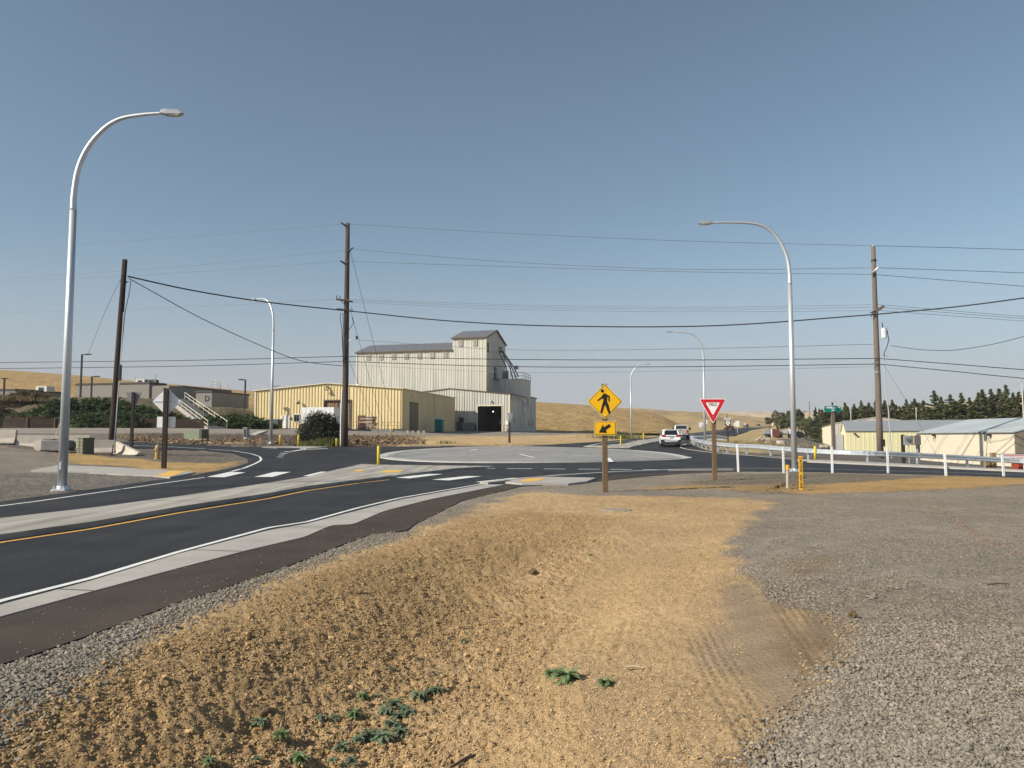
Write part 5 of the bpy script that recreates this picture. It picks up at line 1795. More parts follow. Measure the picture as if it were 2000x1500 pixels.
wire('guy wire of the right pole', [P(1728, 716, 59.7), P(1780, 800, 57), P(1840, 910, 54)], .010, wire_m, group='guy wires')

# ------------------------------------------------------------------ signs near the camera
def rounded(poly, r, n=4):
    out_ = []
    m = len(poly)
    for i in range(m):
        p, c, q = Vector(poly[i - 1]), Vector(poly[i]), Vector(poly[(i + 1) % m])
        a = (p - c).normalized()
        b = (q - c).normalized()
        ang = a.angle(b)
        d = r / math.tan(ang / 2)
        s = c + a * d
        e = c + b * d
        for k in range(n + 1):
            t = k / n
            out_.append(tuple((1 - t) ** 2 * s + 2 * t * (1 - t) * c + t * t * e))
    return out_
def plate(poly, y0, y1, m, parent, name):
    return MB().prism(poly, y0, y1).build(name, m, parent)
def wood_sign_post(t, h, wd=.14, m=wood_post, dp=.14):
    return MB().box((0, 0, h / 2 - .15), (wd, dp, h + .3)).build('post', m, t, bevel=.008)

bP = gpt(1182, 961, 23.0)
ps = thing('crossing_sign', 'yellow diamond pedestrian crossing sign with arrow plate on a wooden post', 'road sign', bP, R(2))
Yp = bP.y
sz = lambda py: P(1182, py, Yp).z - bP.z
wood_sign_post(ps, sz(750), .15)
cz = sz(784.5)
hw = .535
dia = [(-hw, cz), (0, cz - hw), (hw, cz), (0, cz + hw)]
plate(rounded(dia, .045), -.105, -.100, mat('sign_pale_edge', (.85, .68, .28), .4), ps, 'sign_panel')
d2 = [(-hw + .03, cz), (0, cz - hw + .03), (hw - .03, cz), (0, cz + hw - .03)]
plate(rounded(d2, .045), -.110, -.105, sign_black, ps, 'sign_border')
d3 = [(-hw + .052, cz), (0, cz - hw + .052), (hw - .052, cz), (0, cz + hw - .052)]
plate(rounded(d3, .045), -.115, -.110, sign_yellow, ps, 'sign_face')
# walking figure: picture units (5x zoom about 655,312) -> metres
def fig(pts, name='symbol', ym=-.118):
    s = Yp / 1500 / 5
    mb = MB()
    mb.prism([((x - 655) * s, cz - (y - 312) * s) for x, y in pts], ym - .003, ym)
    return mb.build(name, sign_black, ps)
fig([(629 + 16 * math.cos(a), 209 + 16 * math.sin(a)) for a in [k * math.pi / 9 for k in range(18)]])
fig([(640, 235), (655, 232), (668, 240), (700, 258), (700, 312), (688, 312), (686, 272), (676, 266), (674, 312), (690, 350), (706, 424), (688, 430), (664, 368), (655, 345), (645, 362), (626, 426), (607, 420), (624, 352), (636, 312), (640, 285), (624, 284), (586, 309), (580, 298), (614, 272)])
# arrow plate
pz = sz(836.5)
pw, ph = .335, .215
plate(rounded([(-pw, pz - ph), (pw, pz - ph), (pw, pz + ph), (-pw, pz + ph)], .04), -.105, -.100, mat('sign_pale_edge', (.85, .68, .28), .4), ps, 'arrow_panel')
plate(rounded([(-pw + .018, pz - ph + .018), (pw - .018, pz - ph + .018), (pw - .018, pz + ph - .018), (-pw + .018, pz + ph - .018)], .035), -.110, -.105, sign_black, ps, 'arrow_border')
plate(rounded([(-pw + .034, pz - ph + .034), (pw - .034, pz - ph + .034), (pw - .034, pz + ph - .034), (-pw + .034, pz + ph - .034)], .03), -.115, -.110, sign_yellow, ps, 'arrow_face')
s_ = Yp / 1500 / 5
MB().prism([((x - 655) * s_, pz - (y - 583) * s_) for x, y in [(592, 624), (632, 546), (640, 574), (694, 540), (710, 565), (660, 600), (670, 628)]], -.121, -.118).build('arrow', sign_black, ps)
for z in (sz(762), sz(812), sz(827)):
    MB().tube([(0, -.125, z), (0, -.115, z)], .012, 8).build('bolt', galv_light, ps)

bY = gpt(1396, 937, 29.2)
ys = thing('yield_sign', 'red and white YIELD sign on a wooden post', 'road sign', bY, R(-3))
yz = lambda py: P(1393, py, bY.y).z - bY.z
wood_sign_post(ys, yz(782), .155)
def tri(cx_, zt_, hw_, hh_):
    return [(cx_ - hw_, zt_), (cx_, zt_ - hh_), (cx_ + hw_, zt_)]
zt0 = yz(779)
cxs = -.045
hw_, hh_ = .515, .955
plate(rounded(tri(cxs, zt0, hw_, hh_), .04), -.105, -.10, sign_white, ys, 'sign_panel')
plate(rounded(tri(cxs, zt0 - .022, hw_ - .038, hh_ - .07), .03), -.11, -.105, sign_red, ys, 'red_border')
plate(rounded(tri(cxs, zt0 - .145, .268, .49), .03), -.115, -.11, sign_white, ys, 'inner_triangle')
text_part('YIELD', .165, sign_black, ys, (cxs, -.117, zt0 - .225), FACE, 'lettering', .002, sx=.76, bold=.0015)
for x, z in ((cxs - .34, zt0 - .12), (cxs + .34, zt0 - .12), (cxs, zt0 - .105), (cxs, zt0 - .69)):
    MB().tube([(x, -.122, z), (x, -.11, z)], .012, 8).build('bolt', galv_light, ys)

# sign backs on the left
bD = gpt(320, 915, 35)
dsn = thing('road_sign', 'back of a diamond sign with small plate on a dark wooden post', 'road sign', bD, R(4))
dz_ = lambda py: P(320, py, 35).z - bD.z
wood_sign_post(dsn, dz_(758), .2, wood_dark)
c2 = dz_(784)
plate(rounded([(-.64, c2), (0, c2 - .66), (.64, c2), (0, c2 + .66)], .05), .11, .116, sign_back, dsn, 'sign_panel')
MB().box((0, .105, c2), (1.2, .03, .04)).build('brace', galv_light, dsn)
c3 = dz_(824.5)
plate(rounded([(-.41, c3 - .25), (.41, c3 - .25), (.41, c3 + .25), (-.41, c3 + .25)], .05), .11, .116, sign_white, dsn, 'small_plate')
bT = gpt(257, 866, 55)
tsn = thing('yield_sign', 'back of a triangular yield sign behind the leaning pole', 'road sign', bT, R(3))
tz = lambda py: P(257, py, 55).z - bT.z
wood_sign_post(tsn, tz(766), .2, wood_dark)
plate(rounded([(-.62, tz(766)), (.0, tz(796)), (.62, tz(766))], .05), .11, .116, mat('sign_back_dark', (.22, .23, .25), .5, .4), tsn, 'sign_panel')
bM = gpt(995, 872, 78.5)
msn = thing('yield_sign', 'white-edged yield sign seen from behind beyond the island', 'road sign', bM, R(62))
mz = lambda py: P(995, py, 78.5).z - bM.z
MB().box((0, 0, mz(809) / 2 - .1), (.16, .16, mz(809) + .2)).build('post', wood_dark, msn)
plate(rounded([(-.62, mz(807)), (0, mz(826)), (.62, mz(807))], .05), -.115, -.1, sign_white, msn, 'sign_panel')
MB().box((0, -.09, mz(811)), (.6, .03, .07)).build('brace', sign_back, msn)

# route sign
bQ = gpt(1422, 863, 83)
qs = thing('route_sign', 'white and black state route marker reading NORTH 27', 'road sign', bQ, 0)
qz = lambda py: P(1422, py, 83).z - bQ.z
MB().box((0, 0, qz(815) / 2), (.11, .11, qz(815))).build('post', wood_dark, qs)
MB().box((0, -.07, qz(819)), (.66, .02, .28)).build('direction_plate', sign_white, qs)
text_part('NORTH', .17, sign_black, qs, (0, -.083, qz(819)), FACE, ext=.002, bold=.003)
MB().box((0, -.07, qz(826)), (.62, .02, .58)).build('marker_plate', sign_black, qs)
mb = MB(); mb.prism([(.25 * math.cos(a), qz(826) + .02 + .24 * math.sin(a)) for a in [k * math.pi / 10 for k in range(20)]], -.09, -.081); mb.build('disc', sign_white, qs)
MB().box((0, -.086, qz(826) - .22), (.2, .01, .1)).build('disc_foot', sign_white, qs)
text_part('27', .24, sign_black, qs, (0, -.093, qz(826) + .02), FACE, ext=.002, bold=.004)
MB().tube([(-.05, .05, qz(815)), (-.05, .05, qz(808))], .03, 5).build('rod', dark_metal, qs)
# distant signs along the highway
def small_sign(label, px, pyb, Y, pyt, wdt, hgt, m, rz=0, postm=galv, shape='rect'):
    b = gpt(px, pyb, Y)
    b.z = P(px, pyb, Y).z
    t = thing('road_sign', label, 'road sign', b, rz, 'small signs along the highway')
    h = P(px, pyt, Y).z - b.z
    MB().box((0, 0, h / 2), (.09, .07, h)).build('post', postm, t)
    if shape == 'rect':
        pl_ = [(-wdt / 2, h - hgt), (wdt / 2, h - hgt), (wdt / 2, h), (-wdt / 2, h)]
    else:
        pl_ = [(-wdt / 2, h - hgt / 2), (0, h - hgt), (wdt / 2, h - hgt / 2), (0, h)]
    MB().prism(pl_, -.08, -.05).build('sign_panel', m, t)
    return t
small_sign('grey back of a sign left of the lamp behind the yield sign', 1368, 845, 140, 825, .55, .9, sign_back)
small_sign('white sign left of the lamp behind the yield sign', 1371, 844, 150, 825, .5, .5, sign_white)
small_sign('white sign in front of the field behind the lamp', 1378, 845, 160, 820, .8, .85, sign_white)
small_sign('small white sign right of the route marker', 1435.5, 837, 200, 826, .7, .7, sign_white)
small_sign('tall grey double sign right of the route marker', 1440.5, 846, 110, 822, .55, .85, sign_white)
small_sign('tiny diamond sign back beside the dark car', 1455, 833, 360, 826, 1.2, 1.2, sign_back, shape='dia')
small_sign('white sign at the end of the highway before the trees', 1508.5, 832, 420, 826, .8, 1.6, sign_white)

# street name sign
bS = gpt(1629, 900, 51.5)
ss = thing('street_name_sign', 'green WHELAN RD street name sign on a wooden post', 'street sign', bS, R(0))
zz = lambda py: P(1629, py, 51.5).z - bS.z
wood_sign_post(ss, zz(806), .2, wood_grey, .2)
MB().tube([(-.08, -.02, zz(808)), (-.08, -.02, zz(800))], .03, 8).build('bracket', galv_light, ss)
gp = MB(); gp.prism(rounded([(-.60, zz(804.5)), (.52, zz(804.5)), (.52, zz(793.5)), (-.60, zz(793.5))], .12), -.13, -.115); gp.build('name_panel', sign_green, ss)
text_part('WHELAN', .17, sign_white, ss, (-.12, -.135, zz(796.6)), FACE, ext=.003, bold=.006, sx=.95)
text_part('RD', .10, sign_white, ss, (.38, -.135, zz(795.6)), FACE, ext=.003, bold=.004)
text_part('100', .13, sign_white, ss, (-.04, -.135, zz(801.6)), FACE, ext=.003, bold=.005)
cp = MB().box((-.0, 0, zz(789)), (1.0, .02, .22), R(62)).build('cross_panel', mat('sign_green_dark', (.05, .09, .08), .5), ss)
MB().prism([(-.01, zz(806)), (.26, zz(806)), (.16, zz(822))], .125, .135).build('sign_back_panel', mat('sign_back_dark', (.22, .23, .25), .5, .4), ss)
MB().box((.12, .11, zz(807)), (.28, .02, .16)).build('red_corner', mat('dull_red', (.16, .02, .02), .6), ss)

# marker posts
for i, (px, pb, pt_, Y, nm) in enumerate([(1442, 922, 867, 35.8, 'first'), (1531, 924, 873, 34.8, 'second'), (1626, 924, 872, 34.8, 'third'), (1735, 924, 875, 34.6, 'fourth'), (1848, 931, 886, 32.0, 'fifth'), (1961, 931, 887, 32.0, 'sixth')]):
    b = gpt(px, pb, Y)
    h = P(px, pt_, Y).z - b.z
    o = MB().prism([(-.045, -.05), (.045, -.05), (.05, h - .03), (.03, h), (-.03, h), (-.05, h - .03)], -.02, .02, lambda x, y, z: (x, y + .25 * (x ** 2) * 20, z)).build('marker_post', white_post, loc=b)
    o.rotation_euler = (R(RNGL.uniform(-1.5, 1.5)), R(RNGL.uniform(-1, 1)), R(6 * (i % 2)))
    tag(o, '%s white marker post from the left along the side road' % nm, 'marker post', 'white marker posts along the side road')
for px, pb, pt_, Y, lb in [(739, 911, 871, 43, 'yellow bollard on the near island in front of the roundabout'), (547, 874, 849, 65, 'left yellow bollard in front of the dark bush'), (582.5, 876, 849, 64.5, 'right yellow bollard in front of the dark bush'),
                           (1212.5, 873, 851, 74, 'yellow bollard on the highway island, the nearer one'), (1257, 861.5, 846, 95, 'yellow bollard on the highway island, the farther one'), (1592.5, 902, 871, 50, 'yellow bollard by the guardrail left of the street name sign'),
                           (657, 874, 856, 67, 'short yellow stub beside the bush and the pole'), (763, 852, 831, 92, 'yellow bollard beside the stack of boards')]:
    b = gpt(px, pb, Y)
    h = P(px, pt_, Y).z - b.z
    t = thing('bollard', lb, 'bollard', b, 0, 'yellow bollards')
    r_ = .075 if Y > 44 else .08
    MB().tube([(0, 0, -.05), (0, 0, h - .08), (0, 0, h - .03), (0, 0, h)], [r_, r_, r_ * .8, r_ * .3], 12).build('post', yellow_post, t, smooth=True)
    MB().cyl((0, 0, -.02), r_ * 1.5, .04, 12).build('base', black, t)

# gas marker and capped pipe
b = gpt(1565, 958, 23.6)
gm = thing('pipeline_marker', 'flat orange-yellow marker post with black lettering in the sand', 'marker post', b, R(-3))
MB().box((0, 0, .5), (.115, .02, 1.08)).build('post', mat('marker_orange', (.85, .47, .03), .5), gm)
text_part('CAUTION', .10, sign_black, gm, (0, -.013, .78), (R(90), R(90), 0), ext=.001, bold=.002)
text_part('GAS LINE', .10, sign_black, gm, (0, -.013, .27), (R(90), R(90), 0), ext=.001, bold=.002)
b = gpt(1538, 953, 24.5)
vp = thing('vent_pipe', 'short grey pipe with orange cap beside the yellow marker', 'pipe', b, 0)
MB().tube([(0, 0, -.1), (.02, 0, .6)], .047, 12).build('pipe', mat('grey_pvc', (.45, .40, .33), .6), vp)
MB().tube([(.02, 0, .58), (.024, 0, .74)], [.06, .058], 12).build('cap', mat('cap_orange', (.75, .38, .02), .5), vp)

# ------------------------------------------------------------------ guardrail
gl = [(2300, 941, 43), (2120, 929, 47), (2000, 920, 50), (1900, 914, 50), (1800, 909, 49), (1700, 905, 48), (1600, 898, 50), (1530, 893, 53), (1480, 888.5, 56), (1440, 885.5, 60), (1400, 881, 64), (1372, 876, 69), (1357, 871.5, 74), (1352, 867.5, 79), (1356, 864, 86), (1370, 861, 95), (1395, 857, 110), (1420, 853, 126)]
gb = [gpt(px, py, Y) for px, py, Y in gl]
gr = thing('guardrail', 'galvanised W-beam guardrail curving along the side road and highway', 'guardrail', gb[0])
cvg = catmull([(p.x, p.y, p.z) for p in gb], 12)
acc = [0]
for a, c in zip(cvg[:-1], cvg[1:]):
    acc.append(acc[-1] + (c - a).length)
def at_s(s):
    s = max(0, min(acc[-1], s))
    for i in range(len(acc) - 1):
        if acc[i + 1] >= s:
            t = (s - acc[i]) / (acc[i + 1] - acc[i] + 1e-9)
            return cvg[i].lerp(cvg[i + 1], t), (cvg[i + 1] - cvg[i]).normalized()
    return cvg[-1], (cvg[-1] - cvg[-2]).normalized()
WB = [(.0, .155), (.02, .150), (.08, .115), (.08, .065), (.015, .02), (.015, -.02), (.08, -.065), (.08, -.115), (.02, -.150), (0, -.155)]
def beam(s0, s1, lap):
    mb = MB()
    n = max(3, int((s1 - s0) / .6))
    vs_ = []
    for k in range(n + 1):
        p, d = at_s(s0 + (s1 - s0) * k / n)
        nrm = Vector((-d.y, d.x, 0)).normalized()
        if nrm.y > 0 and p.y < 66:
            nrm = -nrm
        elif p.y >= 66:
            nrm = Vector((-d.y, d.x, 0)).normalized()
        for o, z in WB:
            q = p + nrm * (o + .1 + lap) + Vector((0, 0, .60 + z)) - gr.location
            vs_.append(q)
    m_ = len(WB)
    fs = [(i * m_ + j, i * m_ + j + 1, (i + 1) * m_ + j + 1, (i + 1) * m_ + j) for i in range(n) for j in range(m_ - 1)]
    mb.add(vs_, fs)
    o = mb.build('beam', galv_light, gr, fix=False)
    sol = o.modifiers.new('solid', 'SOLIDIFY')
    sol.thickness = .012
    return o
s = 0
k = 0
while s < acc[-1] - .5:
    beam(s, min(s + 3.93, acc[-1]), .012 * (k % 2))
    k += 1
    s += 3.81
s = .4
while s < acc[-1]:
    p, d = at_s(s)
    q = p - gr.location
    ang = math.atan2(d.y, d.x)
    MB().box((q.x, q.y, q.z + .3), (.10, .012, .9), ang).box((q.x, q.y, q.z + .3), (.012, .14, .9), ang).box((q.x + .0, q.y, q.z + .3), (.10, .15, .86), ang).build('post', galv, gr)
    nrm = Vector((-d.y, d.x, 0)).normalized()
    if nrm.y > 0 and p.y < 66:
        nrm = -nrm
    MB().box((q.x + nrm.x * .12, q.y + nrm.y * .12, q.z + .6), (.12, .14, .34), ang).build('spacer_block', galv, gr)
    s += 1.905 if p.y > 58 else 3.81

# ------------------------------------------------------------------ things by the left barrier
JP = [(-.30, 0), (.30, 0), (.30, .08), (.15, .33), (.10, .81), (-.10, .81), (-.15, .33), (-.30, .08)]
bpt = [gpt(-250, 860, 45.8), gpt(-110, 864, 46), gpt(33, 868.5, 46.5), gpt(177, 876, 47.2), gpt(226, 880, 47.6)]
nm_ = ['leftmost', 'second', 'third', 'fourth']
for i in range(4):
    a, b = bpt[i], bpt[i + 1]
    L = (b - a).length - .07
    mid = (a + b) / 2
    t = MB()
    t.prism(JP, -L / 2, L / 2)
    o = t.build('concrete_barrier', concrete_bar, loc=mid, bevel=.012)
    o.rotation_euler = (0, math.atan2(a.z - b.z, L) * 0, math.atan2(b.y - a.y, b.x - a.x) - R(90))
    tag(o, '%s pale concrete barrier segment from the left, %s' % (nm_[i], ['beyond the picture edge', 'left of the tall lamp', 'behind the grey concrete block', 'between the louvred cabinet and the leaning pole'][i]), 'barrier', 'concrete road barriers')
a, b = gpt(229, 881.5, 48.6), gpt(273, 886, 46.8)
L = (b - a).length
mb = MB()
mb.prism(JP, -L / 2, L / 2, lambda x, y, z: (x, y, z * (1 - .8 * max(0, (y + L / 2) / L - .12) / .88)))
o = mb.build('concrete_barrier', concrete_bar, loc=(a + b) / 2, bevel=.012)
o.rotation_euler = (0, 0, math.atan2(b.y - a.y, b.x - a.x) - R(90))
tag(o, 'tapering concrete barrier end piece right of the leaning pole', 'barrier', 'concrete road barriers')

b = gpt(104, 873.5, 44)
t = thing('concrete_block', 'grey precast concrete block with rounded ends before the barrier', 'concrete block', b, R(-4))
MB().bbox((-.5, -.35, .08), (.62, .4, .64)).build('body', concrete_dk, t, bevel=.03)
for x in (-.72, .78):
    MB().tube([(x, -.25, .36), (x, .45, .36)], .30, 16).build('end_piece', concrete_bar if x < 0 else concrete_dk, t)
MB().bbox((-.5, -.2, .66), (.1, .3, .74)).build('cap', concrete_dk, t)
MB().bbox((.25, -.2, .66), (.6, .3, .74)).build('cap', concrete_dk, t)
b = gpt(167, 881, 44)
t = thing('utility_cabinet', 'green utility cabinet with slatted front before the barrier', 'utility cabinet', b, R(-32))
gcab = mat('cabinet_green', (.10, .105, .075), .6, 0, .1)
MB().bbox((-.33, -.3, 0), (.33, .3, .9)).build('body', gcab, t)
for k in range(11):
    MB().box((0, -.33, .06 + k * .08), (.62, .05, .035)).build('slat', mat('cabinet_slat', (.36, .36, .26), .6), t)
MB().box((0, -.36, .45), (.03, .02, .9)).build('slat_bar', gcab, t)
MB().bbox((-.36, -.34, .9), (.36, .34, .94)).build('lid', gcab, t)
b = gpt(218, 889, 44.5)
o = MB().tube([(0, 0, -.1), (.08, 0, .62)], .035, 6).build('wooden_stake', wood_post, loc=b)
tag(o, 'short wooden stake at the foot of the leaning pole', 'stake')
b = gpt(106, 858, 47.5)
tpp = P(136, 776, 50)
o = MB().tube([(0, 0, .5), (tpp.x - b.x, tpp.y - b.y, tpp.z - b.z)], .03, 6).build('leaning_rod', mat('pale_rod', (.55, .45, .35), .6), loc=b)
tag(o, 'thin pale rod leaning behind the tall lamp', 'rod')
b = gpt(382, 859, 71)
t = thing('transformer_box', 'low green transformer box on a concrete pad by the far road', 'transformer', b, R(-12))
MB().bbox((-.9, -.5, .1), (.7, .6, .95)).build('body', mat('transformer_green', (.20, .24, .17), .6), t, bevel=.03)
MB().bbox((.7, -.5, .1), (.95, .6, 1.0)).build('side_panel', mat('transformer_green_dark', (.08, .09, .07), .6), t)
MB().bbox((-1.0, -.65, -.05), (1.0, .7, .12)).build('pad', concrete, t)
b = gpt(481, 857, 76)
t = thing('utility_pedestal', 'grey steel utility pedestal left of the second street lamp', 'utility pedestal', b, R(-20))
MB().bbox((-.2, -.2, 0), (.2, .2, 1.1)).build('post', mat('pedestal_grey', (.3, .31, .31), .5, .3), t)
MB().bbox((-.14, -.225, .25), (.14, -.2, 1.0)).build('door', dark_metal, t)
MB().bbox((-.27, -.27, 1.1), (.27, .27, 1.17)).build('cap', mat('pedestal_grey', (.3, .31, .31), .5, .3), t)
b = gpt(505, 849, 84)
o = MB().box((0, 0, .18), (1.1, 1.6, .2), R(-30), Matrix.Rotation(R(-28), 3, 'Z') @ Matrix.Rotation(R(14), 3, 'X')).build('concrete_slab', concrete, loc=b)
tag(o, 'loose tilted concrete slab between pedestal and lamp', 'slab')
# hydrant
b = gpt(307, 897, 42)
t = thing('fire_hydrant', 'weathered yellow fire hydrant beside the diamond sign post', 'fire hydrant', b, R(20))
hy = mat('hydrant_yellow', (.50, .30, .08), .6, 0, .2, 8)
hy2 = mat('hydrant_bonnet', (.42, .32, .20), .7, 0, .2, 8)
MB().cyl((0, 0, 0), .17, .05, 14).cyl((0, 0, .05), .115, .52, 14).build('barrel', hy, t)
MB().cyl((0, 0, .57), .15, .05, 14).tube([(0, 0, .62), (0, 0, .72), (0, 0, .79)], [.125, .10, .04], 14).cyl((0, 0, .78), .035, .07, 6).build('bonnet', hy2, t)
for d in ((-1, 0), (1, 0), (0, -1)):
    MB().tube([(d[0] * .08, d[1] * .08, .47), (d[0] * .2, d[1] * .2, .47)], [.065, .075], 10).build('outlet_cap', hy2, t)

# meter rack, posts and banner on the right
b = gpt(1780, 905, 52)
t = thing('meter_rack', 'electric meter boxes on a rack of wooden posts beside the beige shed', 'meter rack', b, R(0))
mz_ = lambda py: P(1780, py, 52).z - b.z
for x in (-.52, .48):
    MB().box((x, 0, mz_(850) / 2), (.19, .17, mz_(848))).build('post', wood_dark if x < 0 else wood_grey, t)
MB().box((-.32, -.15, mz_(860)), (.42, .16, .62)).build('meter_box', mat('meter_grey', (.36, .39, .41), .5, .3), t)
MB().tube([(-.33, -.23, mz_(858)), (-.33, -.33, mz_(858))], .12, 14).build('meter', mat('meter_glass', (.16, .17, .17), .2), t)
MB().box((.22, -.2, mz_(860)), (.62, .26, .62)).build('panel_box', mat('panel_grey', (.15, .145, .14), .6), t)
MB().box((.04, -.2, mz_(860)), (.1, .28, .56)).build('tan_cover', mat('tan_cover', (.5, .45, .33), .6), t)
for x in (-.2, .4, .3):
    MB().tube([(x, -.12, mz_(868)), (x, -.12, 0)], .035, 6).build('conduit', galv, t)
for px, top, lb in ((1928, 898, 'shorter square wooden post behind the guardrail'), (1940.5, 884, 'taller square wooden post holding the banner')):
    b = gpt(px, 915, 50.5)
    b.z = P(px, 916, 50.5).z
    h = P(px, top, 50.5).z - b.z
    o = MB().box((0, 0, h / 2), (.30, .26, h)).build('wooden_post', mat('weathered_square_post', (.27, .19, .10), .85, 0, .3, 5, stretch=(5, 5, .5)), loc=b, bevel=.02)
    tag(o, lb, 'post')
b = gpt(1985, 917, 51)
b.z = P(1985, 917, 51).z
t = thing('banner', 'white banner with red and black lettering on a rail at the right edge', 'banner', b, 0)
bz_ = lambda py: P(1985, py, 51).z - b.z
bx_ = lambda px: P(px, 890, 51).x - b.x
MB().tube([(bx_(1944), 0, bz_(887)), (bx_(2120), 0, bz_(887))], .025, 6).build('rail', dark_metal, t)
MB().box(((bx_(1948) + bx_(2110)) / 2, -.03, bz_(894)), (bx_(2110) - bx_(1948), .02, .42)).build('sheet', sign_white, t)
MB().box(((bx_(1952) + bx_(2106)) / 2, -.045, bz_(890)), (bx_(2106) - bx_(1952), .006, .05)).build('red_stripe', sign_red, t)
text_part('FOR LEASE', .17, sign_red, t, (bx_(1984), -.05, bz_(895.5)), FACE, 'red_lettering', .001, bold=.004, sx=1.1)
MB().tube([(bx_(2119), 0, bz_(887)), (bx_(2119), 0, 0)], .03, 6).build('upright', dark_metal, t)
b = gpt(1990, 919, 52)
b.z = P(1990, 919, 52).z
t = thing('red_bin', 'red steel bin under the banner at the right edge', 'bin', b, 0)
MB().bbox((-.25, -.4, 0), (2.2, .4, .5)).build('body', mat('bin_red', (.30, .05, .03), .6, 0, .15), t, bevel=.02)
MB().bbox((-.3, -.45, .5), (2.25, .45, .56)).build('rim', mat('bin_red', (.30, .05, .03), .6, 0, .15), t)
for x in (.3, .9, 1.5):
    MB().box((x, -.42, .25), (.06, .04, .46)).build('rib', mat('bin_red', (.30, .05, .03), .6, 0, .15), t)
b = P(1997, 769, 120)
t = thing('antenna_mast', 'thin white mast with a knob at the top right of the sheds', 'mast', b, 0)
MB().tube([(0, 0, 0), (-.1, 0, 2.0)], .06, 6).build('mast', hv, t)
MB().box((-.25, 0, 2.0), (.5, .2, .25)).build('head', hv, t)
mb = MB()
mb.tube([(0, 0, -9), (0, 0, 0)], .09, 6)
mb.build('mast_base', hv, t)
# manhole-like grey slab on top of the bank and loose bits
b = G(1205, 996)
o = MB().ext([(.34 * math.cos(a) * (1 + .1 * math.sin(3 * a)), .30 * math.sin(a)) for a in [k * math.pi / 8 for k in range(16)]], -.03, .012).build('flat_stone', mat('flat_stone_grey', (.30, .26, .215), .9), loc=b)
tag(o, 'flat pale stone slab half buried in the sand behind the post', 'stone')
for px, py, l, rz, lb in ((1527, 1053, .22, 20, 'short pale stick on the gravel'), (912, 1488, .3, 50, 'grey stick half buried at the bottom of the sand bank'), (1950, 1143, .26, 5, 'dark stick on the gravel at the right'), (1240, 1307, .14, -8, 'straw on the sand near the larger weeds')):
    b = G(px, py)
    o = MB().tube([(-l / 2, 0, .012), (0, .01, .02), (l / 2, 0, .012)], [.008, .010, .006], 6).build('stick', mat('pale_stick', (.5, .4, .28), .8) if l < .25 else mat('dark_stick', (.14, .10, .075), .8), loc=b)
    o.rotation_euler = (0, 0, R(rz))
    tag(o, lb, 'stick')
for px, py, s, lb in ((1665, 1201, .035, 'dark clod at the edge of the gravel'), (1527, 951, .16, 'dark soil clod left of the capped pipe'), (1513, 954, .14, 'tan soil clod farther left of the capped pipe'), (515, 1392, .05, 'largest clod in the hollow at the lower left'), (1040, 1118, .05, 'dark clod on the slope')):
    b = G(px, py)
    bm = bmesh.new()
    bmesh.ops.create_icosphere(bm, subdivisions=4, radius=s)
    for v in bm.verts:
        n_ = v.co.normalized()
        v.co *= 1 + .22 * math.sin(n_.x * 3 + s * 90) * math.cos(n_.y * 3 + n_.z * 2) + .07 * math.sin(n_.z * 11 + n_.x * 9) * math.sin(n_.y * 13) + .05 * math.sin(n_.x * 23 + n_.z * 19) * math.sin(n_.y * 27)
        v.co.z *= .75
    me = bpy.data.meshes.new('soil_clod')
    bm.to_mesh(me)
    bm.free()
    me.materials.append(mat('clod_soil', (.17, .12, .07), .95, 0, .25, 12, bump=.6, bscale=50))
    o = bpy.data.objects.new('soil_clod', me)
    C.objects.link(o)
    o.location = b + Vector((0, 0, s * .25))
    tag(o, lb, 'clod')
# ------------------------------------------------------------------ vehicles
def car_body(t, prof, hw, top_in, m, y0=None, name='body'):
    """side outline (y,z) closed; width narrows with height"""
    zmax = max(z for _, z in prof)
    n = len(prof)
    sect = (-1, -.93, 0, .93, 1)
    mb = MB()
    vs_ = []
    for s in sect:
        for y, z in prof:
            k = max(0, (z - .9) / (zmax - .9)) if zmax > .9 else 0
            wv = hw * (1 - top_in * k) - .05 * max(0, .45 - z)
            inset = .045 if abs(s) == 1 else 0
            zc, yc = z, y
            if abs(s) == 1:
                zc = z - inset * (1 if z > .8 else -.3)
                yc = y * (1 - .02)
            vs_.append((wv * s, yc, zc))
    fs = [tuple(range(n))[::-1], tuple((len(sect) - 1) * n + i for i in range(n))]
    for k in range(len(sect) - 1):
        for i in range(n):
            j = (i + 1) % n
            fs.append((k * n + i, k * n + j, (k + 1) * n + j, (k + 1) * n + i))
    mb.add(vs_, fs)
    return mb.build(name, m, t, bevel=.03)
def wheel(t, x, y, r, w_=.22):
    o = MB().tube([(x - w_ / 2, y, r), (x - w_ * .4, y, r), (x + w_ * .4, y, r), (x + w_ / 2, y, r)], [r * .9, r, r, r * .9], 20).build('wheel', black, t)
    MB().tube([(x - w_ / 2 - .005, y, r), (x + w_ / 2 + .005, y, r)], r * .62, 14).build('rim', mat('alloy', (.45, .45, .46), .35, .7), o)
car_white = mat('car_white_paint', (.80, .80, .80), .22, 0, .02, spec=.6)
tail_red = mat('tail_light_red', (.30, .01, .015), .2, 0, .05, spec=.7)
b = G(1308, 871.5)
sv = thing('car', 'white compact SUV leaving the roundabout, seen from behind', 'car', b, R(-8))
